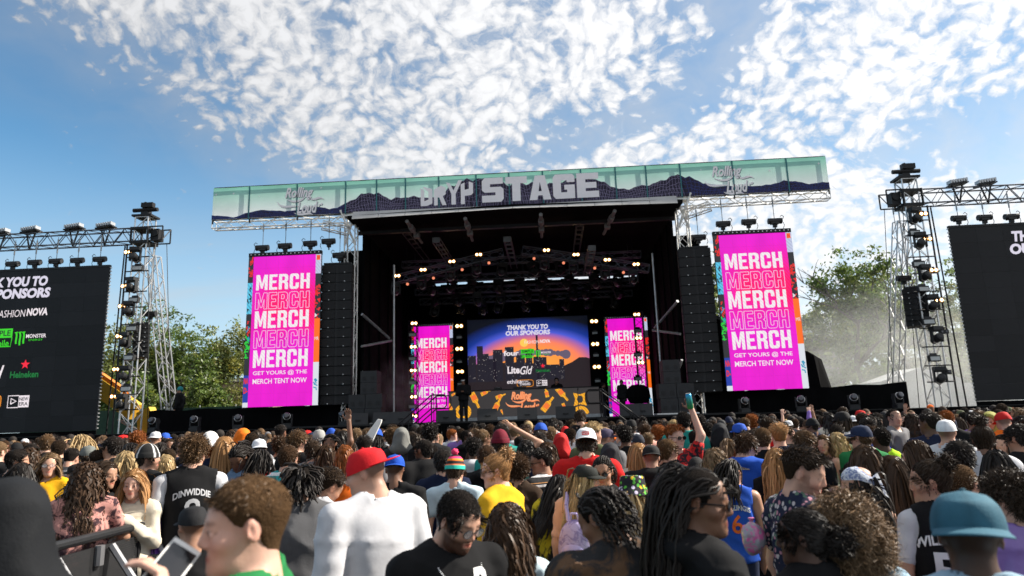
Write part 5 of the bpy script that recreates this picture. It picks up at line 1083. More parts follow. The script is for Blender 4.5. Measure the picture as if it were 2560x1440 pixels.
class Pose:
    def __init__(s, sex='m', lean=0., hy=0., hp=0., hr=0., la='down', ra='down', bulk=1.):
        s.sex, s.bulk = sex, bulk; s.f = sex == 'f'
        s.T = xf(np.eye(3), (0, 0, .95))@xf(rotm(0, lean, 0), (0, 0, 0))@xf(np.eye(3), (0, 0, -.95))
        s.H = s.T@xf(np.eye(3), (0, -.012, 1.50))@xf(rotm(0, -lean, 0)@rotm(hy, hp, hr), (0, 0, 0))@xf(np.eye(3), (0, .018, .130))
        sw = (.168 if s.f else .200)*(.5+.5*bulk); s.sw = sw; s.arms = []
        for sd, nm in ((-1, la), (1, ra)):
            e, w = ARM[nm]; sh = np.array([sd*sw, -.01, 1.412]); s.arms.append((sh, sh+np.array([sd*e[0], e[1], e[2]]), sh+np.array([sd*w[0], w[1], w[2]]), nm, sd))
    def torso(s, S_, g=0., k=.05):
        T, b, f = s.T, s.bulk, s.f
        S_.ell((0, .0, 1.285), ((.150 if f else .165)*b+g, (.108 if f else .118)*b+g, .20+g), k=k, T=T)
        S_.ell((0, .012, 1.08), ((.120 if f else .138)*b+g, (.10 if f else .112)*b+g, .17+g), k=k, T=T)
        S_.ell((0, .0, .935), ((.168 if f else .162)*b+g, .118*b+g, .13+g), k=k)
        S_.cone((-s.sw*.88, -.012, 1.414), (s.sw*.88, -.012, 1.414), .058+g*.8, .058+g*.8, k=k, T=T)
        for sd in (-1, 1): S_.cone((sd*.03, -.025, 1.50), (sd*s.sw*.8, -.015, 1.425), .045+g*.6, .045+g*.6, k=.04, T=T)
        if f:
            for sd in (-1, 1): S_.ell((sd*.075, .085, 1.255), (.062+g*.5, .052+g*.5, .06+g*.5), k=.03, T=T)
    def arm(s, S_, i, g=0., to=2., k=.03, full=True):
        sh, el, wr, nm, sd = s.arms[i]; th = (.043 if s.f else .050)*(.6+.4*s.bulk)
        if to <= 1: S_.cone(sh, sh+(el-sh)*to, th+.008+g, th*.92+g, k=k, T=s.T)
        else:
            S_.cone(sh, el, th+.008+g, th*.86+g, k=k, T=s.T); S_.cone(el, el+(wr-el)*(to-1), th*.86+g, th*.86+(.030-th*.86)*(to-1)+g, k=k, T=s.T)
    def hand(s, S_, i, fine):
        sh, el, wr, nm, sd = s.arms[i]; d = wr-el; d = d/np.linalg.norm(d)
        if not fine: S_.cone(wr, wr+d*.09, .030, .030, k=.02, T=s.T); S_.cone(wr+d*.09, wr+d*.15, .026, .018, k=.02, T=s.T); return
        n = np.array([0, -1., 0.2]); n = n-d*(n@d); n /= np.linalg.norm(n); x = np.cross(d, n)*sd
        M = np.stack([x, n, d], 1).astype(np.float32); S_.ell(wr+d*.05, (.040, .016, .052), M, k=.012, T=s.T)
        grip = nm in ('can', 'phone', 'chin', 'phoneup')
        for j, (ox, L, fan) in enumerate(((-.030, .062, -.10), (-.010, .074, -.03), (.011, .070, .05), (.030, .055, .14))):
            b0 = wr+d*.088+x*ox; dd = d+x*fan; dd = dd/np.linalg.norm(dd); m1 = b0+dd*L*.5-(n*.010 if not grip else n*.030); e1 = m1+dd*L*.5*(1 if not grip else .2)-(n*.012 if not grip else n*.035)
            S_.cone(b0, m1, .0095, .0088, k=.006, T=s.T); S_.cone(m1, e1, .0088, .0070, k=.004, T=s.T)
        t0 = wr+d*.03-x*.035; t1 = t0+(-x*.75+d*.65)*.042; t2 = t1+(-x*.25+d*.9)*.034-(n*.02 if grip else 0); S_.cone(t0, t1, .013, .0105, k=.012, T=s.T); S_.cone(t1, t2, .0105, .008, k=.005, T=s.T)
    def head(s, S_, detail=True):
        H, f = s.H, s.f; j = .92 if f else 1.
        S_.cone((0, -.030, 1.43), (0, -.020, 1.55), .056*j+.004, .050*j, k=.025, T=s.T)
        E = lambda c, r, k=.02, op='u', M=None: S_.ell(c, r, M, k, op, H)
        C = lambda a, b, ra, rb, k=.012, op='u': S_.cone(a, b, ra, rb, k, op, H)
        E((0, -.011, .030), (.0765, .0935, .088)); E((0, .026, -.030), (.063*j, .066, .082), .03); E((0, .038, -.080), (.051*j, .051, .037), .028); E((0, .074, -.099), (.022, .019, .017), .022); E((0, .018, .048), (.064, .066, .052), .03)
        C((0, -.026, -.05), (0, -.034, -.14), .051*j, .049*j, .025)
        if not detail: E((0, .098, -.02), (.013, .016, .03), .015); [E((sd*.078, -.006, -.008), (.011, .021, .033), .008) for sd in (-1, 1)]; return
        C((-.030, .078, .024), (.030, .078, .024), .0125 if not f else .010, .0125 if not f else .010, .02)
        for sd in (-1, 1):
            E((sd*.045, .058, -.026), (.022, .022, .020), .025); E((sd*.031, .101, .001), (.0165, .016, .0115), .012, 's'); E((sd*.031, .0795, .0), (.0135, .0135, .0125), .003)
            C((sd*.044, .080, .010), (sd*.018, .088, .009), .0045, .005, .006); C((sd*.042, .080, -.009), (sd*.02, .086, -.010), .004, .004, .006)
            M = np.array(Matrix.Rotation(R(sd*-22), 3, 'Z') @ Matrix.Rotation(R(-12), 3, 'X'), np.float32)
            E((sd*.0785, -.010, -.002), (.0078, .0195, .0315), .007, 'u', M); E((sd*.0875, -.004, .0), (.0055, .0085, .0165), .005, 's', M); E((sd*.011, .094, -.032), (.0085, .010, .0075), .008)
        C((0, .087, .018), (0, .1055, -.024), .0085, .0105, .014); C((-.017, .0865, -.0585), (.017, .0865, -.0585), .0062, .0062, .006); C((-.014, .087, -.069), (.014, .087, -.069), .0075, .0075, .006)
        C((-.024, .090, -.0640), (.024, .090, -.0640), .0022, .0022, .003, 's')
def skin_cols(V, H, beard=0., brow=.35, lip=.7, seed=0, makeup=0., scalp=0.):
    q = (V-H[:3, 3])@H[:3, :3]; x, y, z = q[:, 0], q[:, 1], q[:, 2]; ax = np.abs(x); c = np.ones((len(V), 3), np.float32)
    hd = (z > -.16) & (ax < .12) & (np.abs(y) < .13)
    m = lambda b: (b & hd)
    sm = lambda a, b, t: np.clip((t-a)/(b-a), 0, 1)
    red = np.exp(-((ax-.042)**2+(z+.03)**2)/.0006)*(y > .03)*.5+np.exp(-(x**2+(z+.028)**2)/.0003)*(y > .09)*.5+np.exp(-((ax-.082)**2)/.00015)*.5*(np.abs(z) < .05)
    c *= 1-np.stack([.0*red, .22*red, .22*red], 1)*hd[:, None]
    if beard:
        g = sm(-.030, -.052, z+.02*np.sin(x*60)*.1)*sm(-.035, .0, y)*sm(-.155, -.135, z); mo = np.exp(-((z+.047)/.0055)**2)*(ax < .03)*(y > .07); side = sm(.058, .066, ax)*sm(.02, .0, z)*sm(-.006, .012, y)*(y < .04)
        lipm = (ax < .024) & (z > -.077) & (z < -.052) & (y > .07)
        a = np.clip(np.maximum(np.maximum(g, mo), side), 0, 1)*beard*(~lipm)*hd; c = c*(1-a[:, None])+a[:, None]*np.array([.16, .13, .12])
    if scalp: a = sm(-.015, .045, z-hairline(y))*scalp*hd; c = c*(1-a[:, None])+a[:, None]*np.array([.22, .19, .18])
    L = np.exp(-((z+.0635)/.0098)**4-(ax/.0235)**4)*(y > .07)*hd; c = c*(1-L[:, None])+L[:, None]*np.array([lip+.12, lip*.62, lip*.62])
    b = np.exp(-((z-.0265+.06*np.maximum(ax-.034, 0)**1)/.0048)**2)*sm(.011, .016, ax)*sm(.051, .045, ax)*(y > .05)*hd; c = c*(1-.85*b[:, None])+.85*b[:, None]*brow*np.array([.9, .75, .7])
    dx = (ax-.031)/.0150; dz = z/.0068; e = (dx*dx+dz*dz < 1) & (y > .070) & hd; c[e] = (1.15, 1.25, 1.35); ir = ((ax-.031)**2+z**2 < .0062**2) & e; c[ir] = (.10, .07, .06)
    lash = (np.abs(dx*dx+dz*dz-1.25) < .42) & (z > -.002) & (y > .068) & hd; c[lash] *= .35+.3*(makeup == 0)
    return c
SKIN = mat('skin', objcol=True, vcol=True, rough=.48, var=.06, scale=14, bump=.08, bscale=130, spec=.35, sss=.12)
CLOTH = mat('cloth', objcol=True, rough=.88, var=.12, scale=7, bump=.10, bscale=36, spec=.12)
CLOTHV = mat('printed_cloth', objcol=True, vcol=True, rough=.85, var=.08, scale=9, bump=.3, bscale=38, spec=.2)
SATIN = mat('satin_cloth', objcol=True, rough=.38, var=.08, scale=7, bump=.35, bscale=22, spec=.5)
DENIM = mat('denim_cloth', objcol=True, rough=.9, var=.16, scale=5, bump=.22, bscale=140, spec=.15)
def hairmat():
    m_ = mat('hair', objcol=True, vcol=True, rough=.45, var=0, spec=.16); return m_
HAIR = hairmat(); HAIRB = mat('hair_base', objcol=True, vcol=True, rough=.95, var=.25, scale=60, spec=.03, bump=.9, bscale=150); HAT = mat('hat_cloth', objcol=True, vcol=True, rough=.8, var=.08, scale=20, bump=.25, bscale=160, spec=.2); SHADES = mat('dark_lens', (.008, .008, .009), .08, spec=.8, var=0)
def body_mesh(p, fine=.006, detail=True, fh=(), **ck):
    """fh: indexes of arms whose hand shows"""
    hc = p.H[:3, 3]; hx = [(hc[0]-.095, hc[0]+.095, fine)]; hy_ = [(hc[1]-.115, hc[1]+.125, fine)]; hz_ = [(hc[2]-.135, hc[2]+.125, fine)]
    ex = [.36, .36]; zt = hc[2]+.16; ymax = .3; ymin = -.22
    for i, (sh, el, wr, nm, sd) in enumerate(p.arms):
        for q in (el, wr): q = ap(p.T, q); ex[i] = max(ex[i], abs(q[0])+.22); zt = max(zt, q[2]+.28); ymax = max(ymax, q[1]+.25); ymin = min(ymin, q[1]-.2)
        if i in fh:
            q = ap(p.T, wr+(wr-el)/np.linalg.norm(wr-el)*.07); hx.append((q[0]-.08, q[0]+.08, .009)); hy_.append((q[1]-.07, q[1]+.07, .009)); hz_.append((q[2]-.10, q[2]+.11, .009))
    ymax = max(ymax, hc[1]+.18); ymin = min(ymin, hc[1]-.18)
    S_ = Sdf(axis(-ex[0], ex[1], .030, hx), axis(ymin, ymax, .030, hy_), axis(-.03, zt, .045, hz_+[(1.34, 1.5, .022)]))
    p.torso(S_); p.head(S_, detail)
    for i in (0, 1): p.arm(S_, i, 0); p.hand(S_, i, i in fh)
    for sd in (-1, 1): S_.cone((sd*.09, 0, .90), (sd*.095, .01, .50), .086, .058, k=.04); S_.cone((sd*.095, .01, .50), (sd*.10, -.02, .09), .056, .040, k=.02); S_.cone((sd*.10, -.03, .045), (sd*.115, .13, .035), .045, .034, k=.02)
    V, F = S_.mesh(); return npmesh('body', V, F, True, skin_cols(V, p.H, **ck))
def shirt_mesh(p, sleeve=.55, g=.013, hood=False, collar=False, neck=.066, hem=.86, fold=.009, seed=1, res=.0165, tank=False, vneck=False, colf=None, off=0.):
    ex = .34; ymax, ymin, zt = .26, -.24, 1.56
    for i, (sh, el, wr, nm, sd) in enumerate(p.arms):
        for q in (el, wr): q = ap(p.T, q); ex = max(ex, abs(q[0])+.12); ymax = max(ymax, q[1]+.14); ymin = min(ymin, q[1]-.14); zt = max(zt, q[2]+.12)
    sp_ = ap(p.T, np.array([0, 0, 1.45])); ymax = max(ymax, sp_[1]+.22); ymin = min(ymin, sp_[1]-.22)
    S_ = Sdf(axis(-ex, ex, res, []), axis(ymin, ymax, res, []), axis(hem-.1, zt, res, []))
    p.torso(S_, g, .05); S_.cone((0, .005, 1.25), (0, .005, hem+.02), (.148 if p.f else .160)*p.bulk+g, (.158)*p.bulk+g, k=.06) if False else None
    for sd in (-1, 1): S_.cone((sd*.052, .004, 1.22), (sd*.060, .004, hem), .098*p.bulk+g, .102*p.bulk+g, k=.05, T=p.T)
    if sleeve > 0:
        for i in (0, 1): p.arm(S_, i, g*1.15, sleeve, .014)
    X, Y, Z = S_.grid(); rg = lambda w: (1-np.minimum(1, np.abs(w)*2.2))**2
    S_.D += fold*.45*wav(X, Y, Z*.55, 30, seed)-fold*1.5*rg(wav(X*.6+Z*.5, Y, Z, 19, seed+5, 3))-fold*1.1*rg(wav(X, Y, Z-X*.6, 27, seed+9, 3))
    if hood:
        S_.ell((0, -.085, 1.475), (.135, .075, .058), k=.03, T=p.T); S_.cone((-.085, .03, 1.455), (-.02, .10, 1.41), .036, .03, k=.03, T=p.T); S_.cone((.085, .03, 1.455), (.02, .10, 1.41), .036, .03, k=.03, T=p.T)
    if collar:
        S_.cone((-.062, -.02, 1.50), (-.045, .07, 1.46), .026, .02, k=.02, T=p.T); S_.cone((.062, -.02, 1.50), (.045, .07, 1.46), .026, .02, k=.02, T=p.T); S_.cone((-.06, -.045, 1.505), (.06, -.045, 1.505), .030, .030, k=.02, T=p.T)
    S_.cone((0, -.012, 1.455), (0, .005, 1.62), neck, neck+.012, k=.012, op='s', T=p.T)
    if vneck: S_.cone((0, .12, 1.36), (0, .10, 1.5), .03, .07, k=.02, op='s', T=p.T)
    if tank:
        for sd in (-1, 1): S_.ell((sd*(p.sw+.035), -.01, 1.40), (.078, .13, .115), k=.015, op='s', T=p.T)
        if tank == 'strap': S_.cone((-.0, .2, 1.52), (0, -.2, 1.50), .125, .125, k=.02, op='s', T=p.T) if False else S_.ell((0, 0, 1.52), (.30, .2, .14), k=.012, op='s', T=p.T)
    S_.put((slice(None),)*3, np.broadcast_to((Z-hem)+0*X+0*Y, S_.D.shape).astype(np.float32), .01, 's')
    V, F = S_.mesh(); col = None
    if colf is not None: col = colf((V-p.T[:3, 3])@p.T[:3, :3])
    return npmesh('shirt', V, F, True, col)
def trousers_mesh(p):
    S_ = Sdf(axis(-.3, .3, .026, []), axis(-.22, .24, .026, []), axis(.0, 1.05, .035, []))
    S_.ell((0, 0, .93), (.172*p.bulk, .13*p.bulk, .14), k=.04)
    for sd in (-1, 1): S_.cone((sd*.092, 0, .88), (sd*.097, .01, .50), .098, .074, k=.05); S_.cone((sd*.097, .01, .50), (sd*.102, -.015, .10), .074, .062, k=.02)
    V, F = S_.mesh(); return npmesh('trousers', V, F, True)
def shoes_mesh():
    S_ = Sdf(axis(-.22, .22, .022, []), axis(-.14, .24, .022, []), axis(-.02, .16, .02, []))
    for sd in (-1, 1): S_.cone((sd*.10, -.035, .050), (sd*.12, .15, .042), .054, .042, k=.02)
    V, F = S_.mesh(); V[:, 2] = np.maximum(V[:, 2], 0); return npmesh('shoes', V, F, True)

# ---------------------------------------------------------------- hair (head space: eyes at z = 0, nose towards +y)
HLY = np.array([-.13, -.05, -.030, -.016, .004, .014, .030, .046, .066, .085, .13]); HLZ = np.array([-.082, -.072, -.030, .024, .020, -.002, .000, .030, .060, .074, .078])
def hairline(y): return np.interp(y, HLY, HLZ)
HATON = [False]
def shell(side=.012, top=.02, bump=0., bf=60., seed=0, low=0., res=.011, vol=None, front=0.):
    S_ = Sdf(axis(-.17, .17, res, []), axis(-.2, .18, res, []), axis(-.16, .21, res, [])); X, Y, Z = S_.grid()
    if HATON[0]: side = min(side, .007); top = -.004; front = 0.; vol = None; bump = min(bump, .002)
    t = np.clip((Z-.0)/(.085 if not HATON[0] else .03), 0, 1); t = side+(top-side)*t*t*(3-2*t)+front*np.clip((Y-.03)/.06, 0, 1)*np.clip((Z-.05)/.04, 0, 1)
    r = np.array([.0765, .098, .088]); x, y, z = X, Y+.014, Z-.030
    k0 = np.sqrt((x/r[0])**2+(y/r[1])**2+(z/r[2])**2); k1 = np.sqrt((x/r[0]**2)**2+(y/r[1]**2)**2+(z/r[2]**2)**2)+1e-6; d = k0*(k0-1)/k1
    nk = np.sqrt(X**2+(Y+.030)**2+((Z+.05)/1.6)**2)-.052; h_ = np.maximum(.03-np.abs(d-nk), 0)/.03; d = np.minimum(d, nk)-h_*h_*.0075
    S_.D = (d-t).astype(np.float32)
    if bump: S_.D += (bump*wav(X, Y, Z, bf, seed, 7)).astype(np.float32)
    if vol:
        for c, rr in vol: S_.ell(c, rr, k=.03)
    hl = np.interp(Y, HLY, HLZ)-(low*np.clip((.03-Y)/.04, 0, 1) if low > 0 else low)+.004*np.sin(X*140+seed)+.004*np.sin(X*63+Y*90+seed); S_.D = np.maximum(S_.D, (hl-Z)*.8+0*X).astype(np.float32)
    return S_.mesh()
def vnormals(V, F):
    N = np.zeros_like(V); fn = np.cross(V[F[:, 2]]-V[F[:, 0]], V[F[:, 3]]-V[F[:, 1]])
    for i in range(4): np.add.at(N, F[:, i], fn)
    return N/(np.linalg.norm(N, axis=1, keepdims=True)+1e-9)
COLL = [((0, -.014, .03), (.083, .105, .095)), ((0, -.03, -.12), (.062, .062, .12)), ((0, -.02, -.36), (.150, .142, .19))]
def strands(P, N, D0, nseg, seg, grav=.25, curl=0., cf=60., wid=.003, jit=.12, coll=COLL, rs=None, tube=0, back=False, hang=0., dark=.25, g=(0, 0, -1)):
    rs = rs or RNG; n = len(P); p = P.copy(); d = D0/(np.linalg.norm(D0, axis=1, keepdims=True)+1e-9); g = np.array(g, float); path = [p.copy()]; L = rs.uniform(.75, 1.1, (n, 1))
    for k in range(nseg):
        d = d+g*grav+rs.normal(size=(n, 3))*jit; d /= np.linalg.norm(d, axis=1, keepdims=True); p = p+d*seg*L*(1. if not hang else .45+1.1*k/max(1, nseg-1))
        if hang: lim = hang*(.8+.4*L); p[:, :1] = np.clip(p[:, :1], -lim, lim); p[:, 1] = np.maximum(p[:, 1], -.165)
        for c, r in coll:
            c = np.array(c); r = np.array(r); q = (p-c)/r; l = np.linalg.norm(q, axis=1, keepdims=True); p = np.where(l < 1, c+q/np.maximum(l, 1e-6)*r*1.01, p)
        if back: gb = (p[:, 1] > -.012) & (p[:, 2] < .045); p[gb, 1] = -.012-rs.uniform(0, .03, gb.sum())
        if coll: gd = (p[:, 1] > .015) & (np.abs(p[:, 0]) < .072) & (p[:, 2] < .055) & (p[:, 2] > -.30); p[gd, 0] = np.where(p[gd, 0] >= 0, .072, -.072)+rs.normal(0, .004, gd.sum())
        d = p-path[-1]; d /= np.linalg.norm(d, axis=1, keepdims=True)+1e-9; path.append(p.copy())
    A = np.stack(path, 1)                                   # n, nseg+1, 3
    tg = np.gradient(A, axis=1); tg /= np.linalg.norm(tg, axis=2, keepdims=True)+1e-9
    o = A-np.array([0, -.02, 0]); o[:, :, 2] *= .25; sd = np.cross(tg, o); sd /= np.linalg.norm(sd, axis=2, keepdims=True)+1e-9; nn = np.cross(sd, tg)
    if curl:
        s_ = np.arange(nseg+1)[None, :, None]*seg; ph = rs.uniform(0, 6.28, (n, 1, 1)); am = curl*np.clip(s_/.05, 0, 1); c_ = cf*rs.uniform(.8, 1.25, (n, 1, 1)); A = A+am*(np.cos(ph+s_*c_)*sd+np.sin(ph+s_*c_)*nn)
    K = nseg+1
    if tube:
        V = []; ring = 5; rad = tube*np.interp(np.arange(K)/nseg, [0, .8, 1], [1, .9, .35])[None, :, None]
        for j in range(ring): a = 2*math.pi*j/ring; V.append(A+rad*(math.cos(a)*sd+math.sin(a)*nn))
        V = np.stack(V, 2).reshape(-1, 3); base = np.arange(n)[:, None, None]*K*ring+np.arange(nseg)[None, :, None]*ring; j = np.arange(ring)[None, None, :]; j2 = (j+1) % ring
        F = np.stack([base+j, base+j2, base+ring+j2, base+ring+j], -1).reshape(-1, 4); per = K*ring
    else:
        tw = rs.normal(0, .5, (n, 1, 1)); w = wid*rs.uniform(.6, 1.3, (n, 1, 1))*np.interp(np.arange(K)/nseg, [0, .6, 1], [1, .9, .2])[None, :, None]; sv = (sd*np.cos(tw)+nn*np.sin(tw))*w
        V = np.stack([A-sv, A+sv], 2).reshape(-1, 3); base = np.arange(n)[:, None]*K*2+np.arange(nseg)[None, :]*2; F = np.stack([base, base+1, base+3, base+2], -1).reshape(-1, 4); per = K*2
    t = np.clip(1+dark*rs.normal(size=(n, 1)), .4, 1.9); tip = np.interp(np.arange(K)/nseg, [0, 1], [.85, 1.1])[None, :]; c = np.repeat((t*tip)[:, :, None], per//K, 2).reshape(-1); C = np.stack([c, c, c], 1)
    return V, F, C
def join(parts):
    Vs, Fs, Cs, b = [], [], [], 0
    for V, F, C in parts: Vs.append(V); Fs.append(F+b); Cs.append(np.ones((len(V), 3))*(C if np.ndim(C) else float(C))); b += len(V)
    return np.concatenate(Vs), np.concatenate(Fs), np.concatenate(Cs)
def sphere_bump(c, r, n=14, amp=.0, seed=0):
    u = np.linspace(0, 2*np.pi, n, endpoint=False); v = np.linspace(.05, np.pi-.05, n//2+2); U, Vv = np.meshgrid(u, v, indexing='ij'); D = np.stack([np.sin(Vv)*np.cos(U), np.sin(Vv)*np.sin(U), np.cos(Vv)], -1)
    P = D*np.array(r)*(1+amp*np.sin(D[..., :1]*9+seed)*np.cos(D[..., 2:]*11+seed))+np.array(c); m = len(v); P = P.reshape(-1, 3); F = []
    for i in range(n):
        for j in range(m-1): F.append((i*m+j, i*m+j+1, ((i+1) % n)*m+j+1, ((i+1) % n)*m+j))
    return P, np.array(F), 1.0
def hair_mesh(style, seed=0, q=1., hat=False):
    """q scales the number of strands"""
    rs = np.random.default_rng(seed+101); parts = []; HATON[0] = hat; wq = 1/math.sqrt(max(q, .4))
    def roots(V, F, n, zmin=-1., cond=None):
        N = vnormals(V, F); q0 = (V-np.array([0, -.014, .03]))/np.array([.0765, .098, .088]); out = (np.einsum('ij,ij->i', N, q0) > 0) & (V[:, 2] > zmin)
        if cond is not None: out &= cond(V)
        out &= (V[:, 2] < .022) if hat else True; i = rs.choice(np.nonzero(out)[0], n); return V[i]+rs.normal(size=(n, 3))*.002, N[i]
    crown = np.array([0, -.055, .11])
    def comb(P, N, fwd=0., dn=0., out=.5):
        d = P-crown; d[:, 2] -= dn; d = d+np.array([0, fwd, 0]); d -= N*np.einsum('ij,ij->i', d, N)[:, None]; d /= np.linalg.norm(d, axis=1, keepdims=True)+1e-6; return d+N*out
    NC = []
    if style in ('buzz', 'fade', 'short', 'messy', 'quiff', 'crop', 'taper'):
        sd, tp, ln, out = {'buzz': (.003, .006, .010, .5), 'fade': (.002, .020, .026, .8), 'short': (.008, .018, .034, .30), 'messy': (.014, .030, .045, .6), 'taper': (.003, .016, .024, .26), 'quiff': (.003, .026, .045, .55), 'crop': (.005, .011, .015, .55)}[style]
        V, F = shell(sd, tp, .003 if style != 'buzz' else .0008, 70, seed, res=.007 if q > 1.2 else .011, low={'fade': -.028, 'quiff': -.028}.get(style, 0.), front=.012 if style == 'quiff' else 0); parts.append((V, F, .7)); n = int(2600*q); P, N = roots(V, F, n); 
        v, f, c = strands(P-N*.006, N, comb(P, N, .35 if style == 'quiff' else .1, .03, out), 3, ln/3, .10, wid=.0022*wq, jit=.22 if q < 2 else .14, coll=COLL[:1], rs=rs)
        if style in ('fade', 'quiff', 'taper'):
            K = 8; s_ = np.repeat(np.clip((P[:, 2]-.015)/.06, .12, 1), K)[:, None]; root = np.repeat(v.reshape(-1, K, 3)[:, :1], K, 1).reshape(-1, 3); v = root+(v-root)*s_
        parts.append((v, f, c))
    elif style in ('curly', 'afro', 'coils', 'bigcurls'):
        sd, tp, cu, ln = {'curly': (.014, .034, .008, .05), 'afro': (.045, .060, .006, .04), 'coils': (.003, .036, .008, .045), 'bigcurls': (.060, .055, .014, .10)}[style]
        vol = [((0, -.05, -.08), (.15, .10, .12)), ((-.09, -.03, -.06), (.08, .09, .12)), ((.09, -.03, -.06), (.08, .09, .12))] if style == 'bigcurls' else None
        V, F = shell(sd, tp, .010 if style != 'afro' else .005, 62, seed, vol=vol, low=.06 if style == 'bigcurls' else 0.); parts.append((V, F, .55)); n = int((2000 if style != 'bigcurls' else 3400)*q); P, N = roots(V, F, n)
        if style == 'coils':
            pass
        D_ = N+rs.normal(size=N.shape)*.5; parts.append(strands(P-N*.012, N, D_+(np.array([0, 0, -.6]) if style == 'bigcurls' else 0), (7 if q > 1.2 else 4), ln/(7 if q > 1.2 else 4), .12 if style != 'bigcurls' else .22, curl=cu, cf=150 if style != 'bigcurls' else 95, wid=(.0026 if style != 'bigcurls' else .0030)*wq, jit=.25, coll=[], rs=rs))
    elif style in ('long', 'straight', 'wavy', 'longcurly', 'bob', 'halfup', 'pony'):
        ln, cu, cf, wd = {'long': (.44, .004, 25, .0042), 'straight': (.48, .0, 1, .0042), 'wavy': (.46, .010, 32, .0046), 'longcurly': (.48, .015, 60, .0048), 'bob': (.24, .006, 35, .0042), 'halfup': (.46, .004, 22, .0042), 'pony': (.05, 0, 1, .003)}[style]
        V, F = shell(.010, .014, .0015, 60, seed, low=.03); parts.append((V, F, .62)); n = int((3400*.42 if style != 'pony' else 1500)*q); wq = min(2.2, 1/math.sqrt(max(.42*q, .12)))
        part = .012*(-1)**seed
        P, N = roots(V, F, n); fr = np.clip((P[:, 1]-.0)/.07, 0, 1); d = np.stack([np.sign(P[:, 0]-part)*(.35+.5*(P[:, 2] > .08)+.5*fr), -.25-.9*fr, np.full(n, -.55)+.3*fr], 1); d -= N*np.einsum('ij,ij->i', d, N)[:, None]*.9
        if style == 'pony':
            kn = np.array([0, -.125, .035]); d = kn-P; d -= N*np.einsum('ij,ij->i', d, N)[:, None]*.8; parts.append(strands(P, N, d, 3, .012, .0, wid=.0028, jit=.05, coll=COLL[:1], rs=rs)); m = int(900*q)
            PP = kn+rs.normal(size=(m, 3))*.012; parts.append(strands(PP, PP*0, np.array([0, -1., .1])+rs.normal(size=(m, 3))*.15, 12, .03, .22, curl=.006, cf=30, wid=.004, jit=.06, rs=rs))
        else:
            keep = ~((P[:, 1] > .045) & (np.abs(P[:, 0]) < .045) & (P[:, 2] < .075)); P, N, d = P[keep], N[keep], d[keep]; ns = 11 if q > 1.2 else 8 if cu < .009 else 10
            parts.append(strands(P, N, d+N*.10, ns, ln/ns, .5, hang=.115 if cu < .012 else .14, curl=cu, cf=cf, wid=wd*wq, jit=.035 if style == 'straight' else .06, rs=rs, dark=.22))
            m = int(1500*.42*q); a = rs.uniform(-2.4, 2.4, m); PP = np.stack([.082*np.sin(a), -.02-.09*np.cos(a), rs.uniform(-.06, .05, m)], 1); parts.append(strands(PP, PP*0, np.stack([.2*np.sin(a), -.25*np.cos(a), -np.ones(m)], 1), ns, (ln-.06)/ns, .5, hang=.11 if cu < .012 else .135, curl=cu*1.2, cf=cf, wid=wd*1.2*wq, jit=.05, rs=rs, dark=.25))
    elif style in ('bun', 'topbun', 'lowbun'):
        V, F = shell(.007, .010, .001, 70, seed, low=.012); parts.append((V, F, .7)); kn = {'bun': np.array([0, -.10, .105]), 'topbun': np.array([0, -.03, .165]), 'lowbun': np.array([0, -.15, -.02])}[style]; n = int(1900*q); P, N = roots(V, F, n)
        d = kn-P; d -= N*np.einsum('ij,ij->i', d, N)[:, None]*.9; parts.append(strands(P, N, d, 3, .011, .0, wid=.0024, jit=.05, coll=COLL[:1], rs=rs)); r_ = .042 if style != 'lowbun' else .06
        parts.append((*sphere_bump(kn, (r_, r_*.9, r_*.85), 16, .12, seed)[:2], .8)); m = int(420*q); D_ = rs.normal(size=(m, 3)); D_ /= np.linalg.norm(D_, axis=1, keepdims=True); PP = kn+D_*r_*.9; tg = np.cross(D_, rs.normal(size=(m, 3))); parts.append(strands(PP, D_, tg+D_*.1, 5, .012, 0, curl=.004 if style != 'topbun' else .008, cf=80, wid=.003, jit=.1, coll=[(tuple(kn), (r_*.92,)*3)], rs=rs))
    elif style in ('braids', 'dreads', 'twists', 'cornrows'):
        V, F = shell(.006, .010, .0025, 110, seed); parts.append((V, F, .6)); n = {'braids': 90, 'dreads': 120, 'twists': 170, 'cornrows': 60}[style]; rr = {'braids': .006, 'dreads': .0052, 'twists': .0075, 'cornrows': .006}[style]; ln = {'braids': .36, 'dreads': .50, 'twists': .11, 'cornrows': .13}[style]; ns = 16 if style != 'twists' else 7
        P, N = roots(V, F, n); d = np.stack([np.sign(P[:, 0])*.3, -.35-.4*np.clip((P[:, 1]+.02)/.1, 0, 1), np.full(n, -.3)], 1) if style != 'twists' else comb(P, N, .0, .02, 1.0)
        if style in ('dreads', 'braids'): fr = np.clip((P[:, 1]+.01)/.06, 0, 1); d = np.stack([P[:, 0]*2.0*(1-fr)+P[:, 0]*.5, -.5-.9*fr, -.3+.6*fr], 1)
        if style == 'cornrows': d = np.stack([P[:, 0]*.2, np.full(n, -1.), np.full(n, .1)], 1)
        parts.append(strands(P, N, d+N*(.12 if style == 'dreads' else .35), ns, ln/ns, {'twists': .22, 'dreads': .5}.get(style, .30), curl=.0035, cf=260, tube=rr, jit=.10, rs=rs, dark=.2, back=style in ('dreads', 'braids', 'cornrows')))
        if style == 'dreads':
            kn = np.array([0, -.085, .095]); m = 80; a = rs.normal(size=(m, 3)); PP = kn+a*.018; parts.append(strands(PP, PP*0, np.array([0, -.7, .25])+rs.normal(size=(m, 3))*.25, ns, .034, .55, curl=.003, cf=260, tube=rr, jit=.06, rs=rs, dark=.2))
